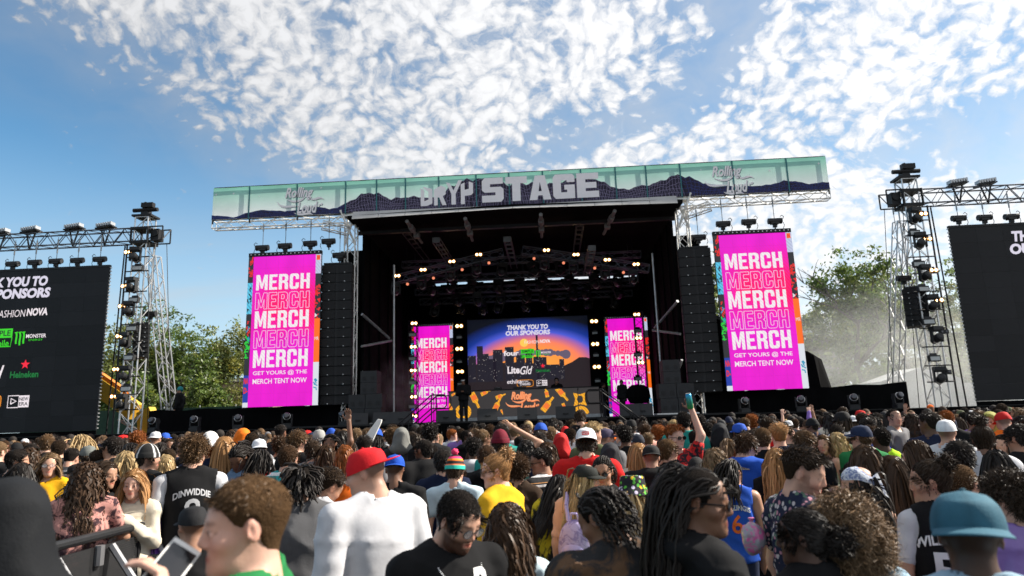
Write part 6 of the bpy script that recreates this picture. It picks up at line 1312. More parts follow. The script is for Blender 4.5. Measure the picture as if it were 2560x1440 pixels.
        if style == 'cornrows':
            for j in range(9):
                x = -.064+.016*j; y = np.linspace(.075, -.13, 22); z = .030+.088*np.sqrt(np.clip(1-((y+.014)/.100)**2-(x/.0785)**2, .0, 1))+.010; z = np.where(y < -.095, np.linspace(z[0], -.06, 22), z); A = np.stack([np.full(22, x), y, z], 1); A = A[(z > np.interp(y, HLY, HLZ))]
                for k in range(len(A)-1): Vv, Ff, _ = sphere_bump((A[k]+A[k+1])/2, (.0075, .0085, .007), 6); parts.append((Vv, Ff, .9))
    HATON[0] = False
    V, F, C = join(parts); me = npmesh('hair', V, F, True, C); me.materials.append(HAIR); me.materials.append(HAIRB)
    mi = np.zeros(len(F), np.int32); mi[:len(parts[0][1])] = 1; me.polygons.foreach_set('material_index', mi); return me

# ---------------------------------------------------------------- hats and small things worn (head space)
def dome(rx, ry, z0, z1, n=24, m=9, cy=-.012, flat=2.3, seg=0., colf=None):
    V = []; a = np.linspace(0, 2*np.pi, n, endpoint=False)
    for j in range(m+1):
        t = j/m; r = (1-t**flat)**(1/flat) if j < m else 0.02; V.append(np.stack([rx*r*np.cos(a), cy+ry*r*np.sin(a), np.full(n, z0+(z1-z0)*t)], 1)*1.0)
    V = np.concatenate(V); F = [(j*n+i, j*n+(i+1) % n, (j+1)*n+(i+1) % n, (j+1)*n+i) for j in range(m) for i in range(n)]+[]
    return V, np.array(F)
def cap_mesh(structured=True):
    V, F = dome(.0885, .1085, .028, .135 if structured else .124, flat=2.5 if structured else 2.1); V[:, 2] += .012*np.clip((V[:, 1])/.1, -1, 1)*(V[:, 2] < .1); C = np.ones((len(V), 3))
    a = np.arctan2(V[:, 0], V[:, 1]); st_ = np.abs(((a/(np.pi/3)) % 1)-.5) > .46; C[st_] *= .82; b = sphere_bump((0, -.012, .136 if structured else .125), (.008, .008, .004), 8); V2, F2, C2 = join([(V, F, C), (b[0], b[1], .8)])
    return npmesh('cap', V2, F2, True, C2)
def brim_mesh(flat=False):
    n, m = 16, 5; top = []
    for j in range(m+1):
        for i in range(n+1):
            a = R(-78)+R(156)*i/n; r0 = np.array([.0885*math.sin(a), -.012+.1085*math.cos(a)]); L = .072*math.cos(a*.92)**.7 if abs(a) < R(77) else .0; q = r0+np.array([math.sin(a)*.25, 1.])*L*j/m; z = .036+.012*math.cos(a)-.10*(q[0]**2)*(6 if not flat else 1)-.012*j/m*(0 if flat else 1); top.append((q[0], q[1], z))
    top = np.array(top); bot = top-[0, 0, .004]; N_ = len(top); F = [(j*(n+1)+i, j*(n+1)+i+1, (j+1)*(n+1)+i+1, (j+1)*(n+1)+i) for j in range(m) for i in range(n)]; F = F+[tuple(N_+x for x in f[::-1]) for f in F]+[(m*(n+1)+i, m*(n+1)+i+1, N_+m*(n+1)+i+1, N_+m*(n+1)+i) for i in range(n)]
    return npmesh('brim', np.concatenate([top, bot]), np.array(F), True, np.ones((2*N_, 3)))
def beanie_mesh(kind='plain'):
    V, F = dome(.091, .112, .012, .155, 40, 14, flat=2.1); C = np.ones((len(V), 3)); a = np.arctan2(V[:, 0], V[:, 1]+.012); z = V[:, 2]; rib = np.sin(a*40)*.0012*(z < .06); rr = np.maximum(np.hypot(V[:, 0], V[:, 1]+.012), 1e-3); cuff = np.where(z < .062, .006, 0)+rib; V[:, 0] *= 1+cuff/rr; V[:, 1] = -.012+(V[:, 1]+.012)*(1+cuff/rr)
    C[(z > .058) & (z < .068)] *= .6
    if kind == 'stripe': C[:] = .02; C[(np.sin(a*11) > .93)] = .75
    elif kind == 'multi':
        C[:] = .02; C[z < .05] = srgb(50, 185, 165); C[(z > .085) & (z < .10) & (np.abs(a) > .3)] = srgb(240, 120, 40); C[(z > .112) & (z < .126)] = srgb(235, 60, 120); C[(z > .1) & (z < .112)] = srgb(240, 160, 40); C[(z > .05) & (z < .06)] = srgb(240, 110, 60)
    parts = [(V, F, C)]
    if kind == 'multi': P, Ff, _ = sphere_bump((0, -.03, .175), (.034, .034, .032), 18, .2); parts.append((P, Ff, np.array(srgb(235, 70, 110))))
    V, F, C = join(parts); return npmesh('beanie', V, F, True, C)
def bucket_mesh():
    n = 30; prof = [(.118, .000), (.112, .006), (.100, .045), (.093, .05), (.090, .075), (.085, .118), (.074, .127), (.03, .129), (.005, .1295)]; V = []
    for r, z in prof:
        for i in range(n): a = 2*math.pi*i/n; V.append((r*math.cos(a), -.012+r*1.18*math.sin(a), z+.004*math.sin(2*a)*(z < .02)))
    V = np.array(V); F = [(k*n+i, k*n+(i+1) % n, (k+1)*n+(i+1) % n, (k+1)*n+i) for k in range(len(prof)-1) for i in range(n)]; return npmesh('bucket_hat', V, np.array(F), True, np.ones((len(V), 3)))
def hood_mesh(point=.02, seed=0):
    S_ = Sdf(axis(-.22, .22, .011, []), axis(-.24, .2, .011, []), axis(-.28, .2, .011, [])); S_.ell((0, -.018, .018), (.102, .128, .118+point*.3)); S_.ell((0, -.065, .065), (.062, .07, .058+point*.3), k=.05); S_.ell((0, -.03, -.07), (.112, .122, .10), k=.05); S_.ell((0, -.03, -.155), (.165, .13, .085), k=.06)
    X, Y, Z = S_.grid(); S_.D += (.004*wav(X, Y, Z, 40, seed)-.009*(1-np.minimum(1, 2.2*np.abs(wav(X*.5, Y, Z+Y*.5, 26, seed+3, 3))))**2).astype(np.float32); S_.ell((0, .13, -.02), (.068, .10, .098), k=.02, op='s'); S_.ell((0, -.005, .0), (.085, .108, .102), k=.01, op='s')
    V, F = S_.mesh(); return npmesh('hood', V, F, True, np.ones((len(V), 3)))
def glasses_mesh(dark=True):
    m_ = MB()
    for sd in (-1, 1):
        m_.m = 0; m_.prism([(sd*(.033+.024*math.cos(a*math.pi/6)), .106-.10*abs(sd*(.033+.024*math.cos(a*math.pi/6)))**1.5*2, .001+.018*math.sin(a*math.pi/6)) for a in range(12)], (0, .003, 0)); m_.m = 1; m_.tube((sd*.057, .092, .006), (sd*.081, -.005, .008), .0028, 5)
        for a in range(12): p = lambda a: (sd*(.033+.025*math.cos(a*math.pi/6)), .107-.10*abs(sd*(.033+.025*math.cos(a*math.pi/6)))**1.5*2, .001+.019*math.sin(a*math.pi/6)); m_.tube(p(a), p(a+1), .0018, 4, caps=False)
    m_.tube((-.012, .108, .006), (.012, .108, .006), .002, 5); return m_
GLCLR = mat('clear_lens', (.6, .65, .7), .05, spec=.8, var=0, alpha=.18)

# ================================================================ THE CROWD
SK = dict(pale=(.62, .37, .28), light=(.52, .30, .215), tan=(.37, .20, .13), brown=(.19, .095, .058), dark=(.085, .043, .028))
HC = dict(black=(.022, .018, .016), dark=(.038, .025, .017), brown=(.055, .031, .018), mid=(.10, .058, .03), lbrown=(.16, .10, .055), blonde=(.40, .28, .14), straw=(.38, .20, .085), red=(.24, .075, .022), grey=(.25, .24, .23))
TC = dict(black=(.010, .010, .011), char=(.028, .028, .030), grey=(.16, .16, .17), white=(.52, .52, .545), navy=(.011, .016, .04), blue=(.02, .08, .42), yellow=(.70, .36, .012), mustard=(.72, .40, .02), red=(.52, .015, .015), orange=(.75, .14, .015), green=(.02, .16, .05), teal=(.02, .24, .21), pink=(.66, .34, .28), peach=(.74, .42, .28), purple=(.20, .12, .36), denim=(.14, .22, .34), ldenim=(.28, .40, .50), cream=(.58, .52, .42), maroon=(.13, .008, .018), neon=(.42, .72, .03), olive=(.09, .10, .05), lblue=(.50, .62, .68), brown=(.05, .032, .022), silver=(.42, .42, .40))
def pat_mat(name, kind, cols, scale=30.):
    """printed cloth: colours set by procedural cells or noise in cloth space"""
    m_ = bpy.data.materials.new(name); m_.use_nodes = True; t = m_.node_tree; t.nodes.clear(); n, m = NT(t); g = n('ShaderNodeTexCoord').outputs['Object']
    C = [(*c, 1) for c in cols]
    if kind == 'flower':
        v = n('ShaderNodeTexVoronoi', {'Vector': g, 'Scale': scale}); f = n('ShaderNodeMapRange', {0: v.outputs['Distance'], 1: .40, 2: .50, 3: 1., 4: 0.}); pick = n('ShaderNodeSeparateColor', {0: v.outputs['Color']})
        a = n('ShaderNodeMixRGB', {0: m('GREATER_THAN', pick.outputs[0], .6), 1: C[1], 2: C[2]}); a = n('ShaderNodeMixRGB', {0: m('GREATER_THAN', pick.outputs[1], .72), 1: a, 2: C[3]}); col = n('ShaderNodeMixRGB', {0: m('MULTIPLY', f, m('LESS_THAN', pick.outputs[2], .8)), 1: C[0], 2: a})
    elif kind == 'dye':
        z = n('ShaderNodeTexNoise', {'Vector': g, 'Scale': scale, 'Detail': 5., 'Roughness': .65, 'Distortion': 1.2}).outputs['Fac']; f = n('ShaderNodeMapRange', {0: z, 1: .47, 2: .55, 3: 0., 4: 1.}); col = n('ShaderNodeMixRGB', {0: f, 1: C[0], 2: C[1]})
    elif kind == 'stripe':
        z = n('ShaderNodeSeparateXYZ', {0: g}).outputs[2]; q = m('FRACT', m('MULTIPLY', z, scale)); f = m('MULTIPLY', m('GREATER_THAN', q, .45), m('LESS_THAN', q, .70)); f2 = m('MULTIPLY', m('GREATER_THAN', q, .85), m('LESS_THAN', q, .92)); col = n('ShaderNodeMixRGB', {0: f2, 1: n('ShaderNodeMixRGB', {0: f, 1: C[0], 2: C[1]}), 2: C[2]})
    b = n('ShaderNodeBsdfPrincipled', {'Base Color': col, 'Roughness': .85, 'Specular IOR Level': .2}); nb = n('ShaderNodeTexNoise', {'Vector': g, 'Scale': 26., 'Detail': 4.}); bp = n('ShaderNodeBump', {'Height': nb.outputs['Fac'], 'Strength': .5, 'Distance': .01}); t.links.new(bp.outputs[0], b.inputs['Normal']); n('ShaderNodeOutputMaterial', {0: b}); return m_
PM = dict(floral=pat_mat('floral_cloth', 'flower', [TC['navy'], (.5, .45, .45), (.42, .2, .25), (.10, .16, .12)], 36.), tiedye=pat_mat('pink_tie_dye', 'dye', [(.04, .02, .025), (.46, .22, .19)], 9.), bleach=pat_mat('bleached_black_cloth', 'dye', [(.022, .022, .024), (.10, .055, .03)], 5.), stripes=pat_mat('striped_cloth', 'stripe', [(.016, .016, .018), (.5, .5, .52), (.45, .22, .08)], 11.), leaf=pat_mat('leaf_print_cloth', 'flower', [(.015, .015, .02), (.10, .38, .05), (.65, .42, .02), (.55, .50, .65)], 34.), redprint=pat_mat('red_print_cloth', 'dye', [(.02, .015, .02), (.5, .02, .02)], 14.), teal_stripe=pat_mat('teal_striped_cloth', 'stripe', [(.02, .26, .27), (.62, .66, .68), (.03, .03, .03)], 9.), scarf=pat_mat('pale_bandana_cloth', 'dye', [(.55, .58, .64), (.16, .20, .34)], 42.), bandana=pat_mat('navy_bandana_cloth', 'dye', [(.012, .015, .03), (.25, .27, .32)], 40.), bag=pat_mat('shiny_bag_film', 'dye', [(.30, .29, .33), (.58, .12, .32)], 22.), backpack=pat_mat('clear_lilac_film', 'dye', [(.50, .42, .70), (.30, .24, .50)], 12.), yj=pat_mat('yellow_black_jacket', 'dye', [(.014, .013, .012), (.62, .45, .02)], 3.))
MATK = dict(cloth=CLOTH, satin=SATIN, denim=DENIM, **PM)
_cache = {}
def cached(key, fn):
    if key not in _cache: _cache[key] = fn()
    return _cache[key]
CAPM = cap_mesh(); CAPS = cap_mesh(False); BRIM = brim_mesh(); BRIMF = brim_mesh(True); BUCK = bucket_mesh(); HOODM = hood_mesh(); BEAN = {k: beanie_mesh(k) for k in ('plain', 'stripe', 'multi')}
_g = glasses_mesh(); _go = _g.build('glasses', [SHADES, BLACK]); GLD = _go.data; bpy.data.objects.remove(_go); _go = glasses_mesh().build('glasses', [GLCLR, BLACK]); GLC = _go.data; bpy.data.objects.remove(_go); SHOES = shoes_mesh()
PEOPLE = []          # (root, xyz head, px, hair/top words) for crowding and labels
def person(u, v, hp, face, hair, hc, skin, top, label, group='people in the crowd', pos=None, **o):
    """u, v: pixel of the crown of the head; hp: its height in pixels; face: where the face points, 0 = at the stage, 90 = left, 180 = at the camera"""
    hat = o.get('hat'); sex = o.get('sex', 'm'); b = o.get('b', face*.45 if abs(face) < 100 else face-math.copysign(25, face))
    if pos is None: bear = math.degrees(math.atan2(1280-u, FPX)+YAW); face += bear; b += bear                  # angles are read against the line of sight
    lean = o.get('lean', 0.); rel = max(-78, min(78, face-b)); pitch = o.get('pitch', 4.); roll = o.get('roll', 0.)
    if pos is None:
        d_ = FW+RT*((u-1280)/FPX)-UP*((v-720)/FPX); w = .238*FPX/hp*o.get('k', 1.); P = CAM+d_*w; ztop = P[2]
        if hat in ('cap', 'capback', 'beanie', 'bucket'): ztop -= .015
        elif not hat: ztop -= {'bigcurls': .060, 'afro': .060, 'curly': .036, 'coils': .036, 'messy': .03, 'quiff': .022, 'short': .018, 'taper': .018, 'fade': .018, 'twists': .03, 'cornrows': .012}.get(hair, .012)
    else: P = np.array(pos[:3], float); ztop = pos[2]; w = (P-CAM)@FW
    near = w < 6.5; vn = w < 3.3; z0 = o.get('z0', 0.)
    rnd = (lambda x, s: round(x/s)*s) if not near else (lambda x, s: round(x/(s*.4))*s*.4) if w > 4.2 else (lambda x, s: x)
    la, ra = o.get('la', 'down'), o.get('ra', 'down'); bulk = o.get('bulk', 1.)
    pk = (sex, rnd(lean, 10), rnd(rel, 30), rnd(pitch, 18), rnd(roll, 12), la, ra, bulk)
    p = cached(('pose',)+pk, lambda: Pose(sex, pk[1], pk[2], pk[3], pk[4], la, ra, bulk))
    fh = tuple(i for i, a in enumerate((la, ra)) if a in ('up', 'point', 'head', 'can', 'chest', 'phone', 'phoneup', 'chin', 'fold')) if (near or la in ('up', 'point', 'head', 'can') or ra in ('up', 'point', 'head', 'can')) else ()
    facing = abs(face) > 45; beard = o.get('beard', 0.); scalp = (.8 if hat else .55) if hair in ('fade', 'quiff', 'buzz', 'coils', 'crop', 'taper') else 0.
    bm = cached(('body', pk, beard, scalp, vn, near, fh), lambda: body_mesh(p, (.0054 if facing else .010) if vn else (.0090 if facing else .0125) if near else .0165, True, fh, beard=beard, scalp=scalp, brow=.25 if hc in ('black', 'dark') else .45))
    s = (ztop-z0)/(p.H[2, 3]+.118); s = max(.80, min(1.16, s)); rz = R(b); c, sn_ = math.cos(rz), math.sin(rz); hx, hy_ = p.H[0, 3]*s, p.H[1, 3]*s
    root = empty('person', (P[0]-(c*hx-sn_*hy_), P[1]-(sn_*hx+c*hy_), z0), rz, label, 'person', group); root.scale = (s,)*3
    sc = SK[skin] if isinstance(skin, str) else skin; j = random.uniform(.9, 1.1); obj('body', bm, SKIN, root, tuple(x*j for x in sc))
    tc = TC[top] if isinstance(top, str) else top; sl = o.get('sl', .55); mk = o.get('mat', 'cloth'); tank = o.get('tank', False)
    sk = (pk[0], pk[1], pk[5:], sl, o.get('hood', False), o.get('collar', False), tank, vn, near, o.get('g', .013), o.get('seed', 1) if w < 4.2 else 1, mk, o.get('neck', .066))
    sm = cached(('shirt',)+sk, lambda: shirt_mesh(p, sl, o.get('g', .013), fold=o.get('fold', .003 if (tank and o.get('under')) else .009), hood=o.get('hood', False), collar=o.get('collar', False), tank=tank, seed=o.get('seed', 1), res=.0135 if vn else .019 if near else .032, neck=o.get('neck', .066)))
    so = obj('shirt' if sl < 1 else 'hoodie' if o.get('hood') else 'top', sm, MATK[mk], root, tc)
    if not so.data.materials: so.data.materials.append(MATK[mk])
    under = o.get('under')
    if under: um = cached(('shirt', pk, 'under', under), lambda: shirt_mesh(p, under[0], .005, fold=.0025, res=.0165, neck=.058, hem=.95)); obj('undershirt', um, CLOTH, root, TC[under[1]])
    obj('trousers', cached(('tr', sex, bulk), lambda: trousers_mesh(p)), DENIM, root, o.get('legs', random.choice([(.02, .028, .06), (.01, .01, .012), (.07, .10, .16)]))); obj('shoes', SHOES, CLOTH, root, random.choice([(.5, .5, .5), (.03, .03, .03)]))
    HM = Matrix(p.H.tolist()); hcol = HC[hc] if isinstance(hc, str) else hc
    def wear(nm, me, mt, col=None, par=root, M=HM):
        x = obj(nm, me, mt, par, col); x.matrix_local = M; return x
    if hair and not (hat and hat not in ('bandana',) and hair in ('fade', 'buzz', 'crop', 'quiff', 'coils')):
        q = 1.6 if vn else .65 if near else .3; hm = cached(('hair', hair, o.get('seed', 1) if near else 1, q, bool(hat)), lambda: hair_mesh(hair, o.get('seed', 1), q, bool(hat)))
        wear('hair', hm, HAIR, hcol)
    hcx = o.get('hatc', (.02, .02, .02))
    if hat in ('cap', 'capback'):
        M = HM @ Matrix.Rotation(R(180 if hat == 'capback' else 0)+R(o.get('hy', 0)), 4, 'Z') @ (Matrix.Translation((0, .024, 0)) if hat == 'capback' else Matrix.Identity(4)); M = M @ Matrix.Translation((0, 0, o.get('capz', -.004))) @ Matrix.Scale(o.get('caps', 1.), 4); cp = wear('cap', CAPM if o.get('struct', True) else CAPS, HAT, hcx, M=M); x = obj('brim', BRIMF if o.get('flatbrim') else BRIM, HAT, cp, o.get('brimc', hcx))
    elif hat == 'beanie': wear('beanie', BEAN[o.get('bk', 'plain')], HAT, (1, 1, 1) if o.get('bk') else hcx)
    elif hat == 'bucket': wear('bucket_hat', BUCK, PM['leaf'] if o.get('leafhat') else HAT, hcx)
    elif hat == 'hood': wear('hood', HOODM, HAT, hcx)
    if o.get('gl'): wear('sunglasses' if o['gl'] == 'sun' else 'glasses', GLD if o['gl'] == 'sun' else GLC, None)
    hw = ap(np.array(root_matrix(root)), p.H[:3, 3]); PEOPLE.append((root, hw, pix(hw), w, (hair, hc, top, hat), face))
    return root, p, so
def root_matrix(r): return Matrix.LocRotScale(r.location, r.rotation_euler, r.scale)
def decal(root, p, shirt, key, cx, cz, w, h, mt, back=True, arc=0., name='shirt_letters', V2=None, F2=None, lift=.004):
    """letters laid on the cloth: each point is dropped on to the shirt's surface"""
    V, F = (word(key, cx, cz, w, h, arc) if V2 is None else (V2, F2)); bm = bmesh.new(); vs = [bm.verts.new((a, 0, b)) for a, b in V]
    for f in F:
        try: bm.faces.new([vs[i] for i in f])
        except ValueError: pass
    bmesh.ops.triangulate(bm, faces=bm.faces[:]); bmesh.ops.subdivide_edges(bm, edges=[e for e in bm.edges if e.calc_length() > .03], cuts=2, use_grid_fill=True); bmesh.ops.triangulate(bm, faces=bm.faces[:])
    me_ = shirt.data; bv = BVHTree.FromPolygons([v.co for v in me_.vertices], [tuple(q.vertices) for q in me_.polygons]); sg = -1 if back else 1; T = Matrix(p.T.tolist()); ok = True
    for v in bm.verts:
        x = v.co.x*(1 if back else -1); o_ = T @ Vector((x, sg*.6, v.co.z)); d = (T.to_3x3() @ Vector((0, -sg, 0))); hit = bv.ray_cast(o_, d)
        v.co = hit[0]-d*lift if hit[0] is not None else o_+d*.45
    me = bpy.data.meshes.new(name); bm.to_mesh(me); bm.free(); return obj(name, me, mt, shirt)
WTX = mat('white_print', (.7, .7, .7), .8, var=.05); GTX = mat('silver_print', (.45, .45, .47), .7, var=.05); OTX = mat('orange_print', (.7, .14, .02), .8, var=.05); RTX = mat('red_print', (.5, .02, .02), .8, var=.05); LTX = mat('pale_blue_print', (.32, .5, .72), .8, var=.1)

# ---------------------------------------------------------------- nearest people, left to right
Q = person
Q(16, 1222, 215, 12, None, 'black', 'tan', 'black', 'person in smooth black hood, out of focus, cut off at the lower left corner', hat='hood', hatc=(.007, .008, .010), hood=True, sl=2, k=.95)
Q(128, 1131, 60, 168, 'bob', 'lbrown', 'light', 'yellow', 'woman-length wavy haired person in yellow tee and glasses facing the camera, arms folded'.replace('woman-length wavy haired person', 'person with shoulder-length wavy hair'), sex='f', gl='clear', la='fold', ra='fold', bulk=1.25, seed=3)
Q(222, 1155, 80, -18, 'longcurly', 'brown', 'tan', 'pink', 'person with very long dark curls in pink tie-dye tee leaning on the barrier', sex='f', mat='tiedye', lean=12, la='rail', ra='rail', bulk=1.15, seed=4)
Q(268, 1152, 70, -140, 'long', 'dark', 'tan', 'black', 'person with long dark hair and shaded face right behind the long curls', sex='f', seed=5)
Q(338, 1172, 76, 160, 'straight', 'straw', 'pale', 'cream', 'strawberry blonde person in white top holding hands up at the barrier', sex='f', sl=2, la='chest', ra='chest', seed=6, b=150)
Q(374, 1113, 60, -96, 'short', 'dark', 'light', 'black', 'bearded person in black and white pinstripe beanie facing right', hat='beanie', bk='stripe', beard=.8, sl=2, seed=7)
r, p, so = Q(488, 1087, 72, -14, 'curly', 'mid', 'light', 'black', 'person with curly brown hair in black basketball jersey number 8 over white sleeves', tank=True, sl=0, g=.026, under=(2., 'white'), seed=8, bulk=1.08, b=6)
decal(r, p, so, 'dinwiddie', 0, 1.345, .27, .05, GTX, arc=.035); decal(r, p, so, 'eight', .0, 1.20, .12, .19, GTX)
r, p, so = Q(526, 1083, 60, -12, 'curly', 'red', 'light', 'navy', 'person in tall white beanie and navy tee with pale blue rings on the back', hat='beanie', hatc=(.66, .64, .62), seed=9, b=-8)
for k in range(4): decal(r, p, so, None, 0, 0, 0, 0, LTX, name='ring_print', V2=np.array([(.06+.075*f*math.cos(a*math.pi/8), 1.30-.075*k+.028*f*math.sin(a*math.pi/8)) for f in (1, .45) for a in range(16)]), F2=[(a, (a+1) % 16, 16+(a+1) % 16, 16+a) for a in range(16)])
Q(598, 1112, 62, 150, 'dreads', 'black', 'brown', 'denim', 'person with short locs in denim jacket looking down', pitch=28, mat='denim', sl=2, collar=True, la='phone', ra='phone', seed=10)
Q(561, 1091, 60, -4, 'straight', 'straw', 'light', 'black', 'person with long straight ginger-blonde hair right of the white beanie', sex='f', seed=11)
Q(484, 1262, 92, 18, 'fade', 'black', 'tan', 'black', 'person in plain black cap half hidden behind the raised phone', hat='cap', hatc=(.016, .016, .018), k=.82, seed=12)
r, p, so = Q(618, 1186, 228, 97, 'taper', 'mid', 'pale', 'green', 'person with short brown hair and green vest in profile, out of focus, holding a phone', tank=True, sl=0, b=75, ra='down', la='phoneup', seed=13, pitch=3)
BOY = (r, p)
Q(752, 1156, 98, 12, 'twists', 'black', 'brown', (.085, .085, .09), 'person with short twists in charcoal denim jacket seen from behind', mat='denim', collar=True, sl=2, g=.02, seed=14, bulk=1.12, b=8, pitch=12)
Q(822, 1168, 92, -62, 'fade', 'dark', 'tan', 'white', 'person with faded sides in white tee bending towards the red cap', pitch=30, roll=14, seed=15, b=-35, lean=8)
Q(915, 1119, 116, 74, 'fade', 'dark', 'light', 'white', 'broad person in white long-sleeve shirt and red backwards cap', hat='capback', hatc=(.56, .012, .018), flatbrim=True, hy=12, sl=2, g=.022, bulk=1.14, fold=.0065, pitch=14, seed=16, b=28)
Q(987, 1135, 74, -8, 'fade', 'dark', 'brown', 'black', 'person in royal blue cap worn backwards, behind the white long-sleeve shirt', hat='capback', hatc=(.01, .07, .40), seed=17)
r, p, so = Q(1146, 1225, 145, -138, 'crop', 'black', 'light', 'black', 'bearded person in glasses and black tee with white emblem, looking down', beard=1., gl='clear', pitch=26, seed=18, bulk=1.12, fold=.006, b=-150, k=.97, g=.018)
BEARD = (r, p, so)
Q(1268, 1255, 132, -6, 'wavy', 'brown', 'light', 'lblue', 'person with long wavy chestnut hair in pale blue tee, seen from behind', sex='f', seed=19, k=.97)
Q(1238, 1132, 88, 98, 'bun', 'straw', 'pale', 'mustard', 'person with blonde top knot and sunglasses in mustard tee facing left', sex='f', gl='sun', seed=20, b=58, bulk=1.1)
Q(1292, 1130, 68, 5, 'afro', 'brown', 'tan', 'brown', 'person with brown afro curls in dark brown top behind the mustard tee', sex='f', sl=2, seed=21)
Q(1138, 1141, 70, -14, 'short', 'brown', 'light', 'lblue', 'person in black and teal striped bobble beanie and pale blue tee', hat='beanie', bk='multi', seed=22)
Q(1350, 1121, 66, 98, 'fade', 'black', 'tan', 'black', 'person in sunglasses and black striped tee facing left', mat='stripes', gl='sun', seed=23, b=50)
Q(1463, 1156, 84, -98, 'straight', 'blonde', 'pale', 'peach', 'blonde person in black cap and peach top with lilac clear backpack', sex='f', hat='cap', hatc=(.018, .02, .018), struct=False, sl=2, seed=24, b=-20)
BPK = PEOPLE[-1][0]
Q(1400, 1200, 74, -70, 'straight', 'black', 'tan', 'yellow', 'person with long black hair in yellow and black jacket, left of the lilac backpack', sex='f', mat='yj', sl=2, g=.03, pitch=22, seed=25, b=-30)
Q(1500, 1218, 155, 62, 'cornrows', 'black', 'brown', 'char', 'person with cornrow braids in bleached black tee looking down to the left', mat='bleach', pitch=24, seed=26, bulk=1.2, b=22, lean=10, g=.02)
Q(1580, 1186, 98, -12, 'straight', 'blonde', 'pale', 'neon', 'person in leaf-print bucket hat with long pale hair and neon green top', sex='f', hat='bucket', leafhat=True, seed=27)
Q(1505, 1140, 80, 172, 'cornrows', 'black', 'tan', 'black', 'person in dark sunglasses with slicked braids facing the camera', gl='sun', seed=28)
r, p, so = Q(1464, 1068, 70, -3, 'short', 'dark', 'light', 'red', 'person in white cap with red box mark and bright red tee', hat='capback', hatc=(.72, .72, .73), seed=29, bulk=1.1)
CAPW = (r, p)
Q(1626, 1111, 66, 8, 'fade', 'dark', 'light', 'black', 'person in black backwards cap and wide black hoodie', hat='capback', hatc=(.016, .016, .017), hood=True, sl=2, g=.03, bulk=1.2, seed=30)
r, p, so = Q(1686, 1062, 56, -152, 'quiff', 'red', 'pale', 'red', 'person in sunglasses raising a drink can high, red and black shirt', gl='sun', la='can', mat='redprint', seed=31, b=-168)
CANP = (r, p)
Q(1668, 1096, 62, -40, 'short', 'mid', 'light', 'black', 'person with short brown hair standing in front of the raised-can arm', seed=32)
Q(1594, 1107, 62, 6, 'straight', 'straw', 'light', 'cream', 'person with long straight blonde hair left of the wide black hoodie', sex='f', seed=33)
Q(1786, 1119, 74, -6, 'wavy', 'lbrown', 'light', 'black', 'person with wavy light brown hair and bare strapped shoulders', sex='f', tank='strap', sl=0, seed=34)
Q(1740, 1146, 68, -20, 'short', 'black', 'tan', 'black', 'person in ribbed black beanie behind the long locs', hat='beanie', hatc=(.014, .014, .015), sl=2, seed=35)
Q(1745, 1168, 168, -98, 'dreads', 'black', 'brown', 'black', 'person with very long black locs and dark glasses in profile facing right', sex='f', gl='sun', sl=2, hood=True, seed=36, b=-60, g=.022)
r, p, so = Q(1826, 1146, 76, -30, 'braids', 'black', 'tan', 'blue', 'person with dark braids in royal blue basketball jersey number 6', tank=True, sl=0, g=.018, seed=37, b=14)
decal(r, p, so, 'porzingis', 0, 1.34, .26, .045, WTX, arc=.03); decal(r, p, so, 'six', 0, 1.20, .10, .16, OTX)
Q(1862, 1082, 62, -50, 'messy', 'brown', 'light', 'blue', 'person with mop of brown hair in royal blue hoodie looking down', hood=True, sl=2, g=.028, pitch=24, seed=38, b=-15)
Q(1852, 1120, 58, -62, 'short', 'red', 'pale', 'black', 'ginger bearded person in black hoodie looking down', beard=.5, pitch=34, hood=True, sl=2, seed=39)
Q(2004, 1118, 118, -100, 'quiff', 'dark', 'light', 'navy', 'person with neat fade and stubble in navy floral shirt, profile to the right', mat='floral', collar=True, pitch=16, beard=.55, seed=40, b=-58, g=.02)
Q(2056, 1086, 52, 168, 'long', 'mid', 'light', 'silver', 'person in silver satin camisole with long hair facing the camera', sex='f', mat='satin', tank='strap', sl=0, seed=41)
Q(2148, 1062, 60, 74, 'short', 'mid', 'light', 'green', 'person in navy cap with long brim pointing left, green shirt', hat='cap', hatc=(.015, .025, .06), seed=42)
Q(2198, 1068, 58, 30, 'buzz', 'black', 'dark', 'neon', 'person with cropped black hair in neon green vest', tank=True, sl=0, seed=43)
Q(2284, 1100, 72, 88, 'straight', 'brown', 'light', 'black', 'person with long straight brown hair in profile to the left', sex='f', tank='strap', sl=0, seed=44)
Q(2362, 1048, 60, -3, 'fade', 'mid', 'light', 'white', 'person in white cap and white tee seen from behind on the right', hat='cap', hatc=(.70, .71, .73), seed=45)
Q(2394, 1100, 92, 6, 'short', 'black', 'tan', 'black', 'person with full round black hair below the white cap', seed=46, k=.98)
Q(2488, 1124, 84, -10, 'straight', 'black', 'tan', 'black', 'person with sleek long black hair near the right edge', sex='f', hood=True, sl=2, seed=47)
r, p, so = Q(2140, 1168, 104, 98, 'straight', 'black', 'light', 'black', 'person in white paisley bandana with dark hair facing left', sex='f', hat='bandana', tank='strap', sl=0, seed=48)
BAND = (r, p)
Q(2160, 1112, 102, 8, 'halfup', 'brown', 'light', 'black', 'person with dark brown half-up hair and bare shoulders behind the bandana', sex='f', tank='strap', sl=0, seed=49, k=1.06)
Q(2226, 1138, 98, 10, 'straight', 'brown', 'tan', 'maroon', 'person with straight reddish brown hair and bare back right of the bandana', sex='f', tank='strap', sl=0, seed=50)
r, p, so = Q(2316, 1148, 106, 98, 'bun', 'dark', 'tan', 'black', 'person with curly dark updo in black jersey number 5 with white sleeves', sex='f', tank=True, sl=0, g=.026, under=(.7, 'white'), seed=51, b=18, k=.92)
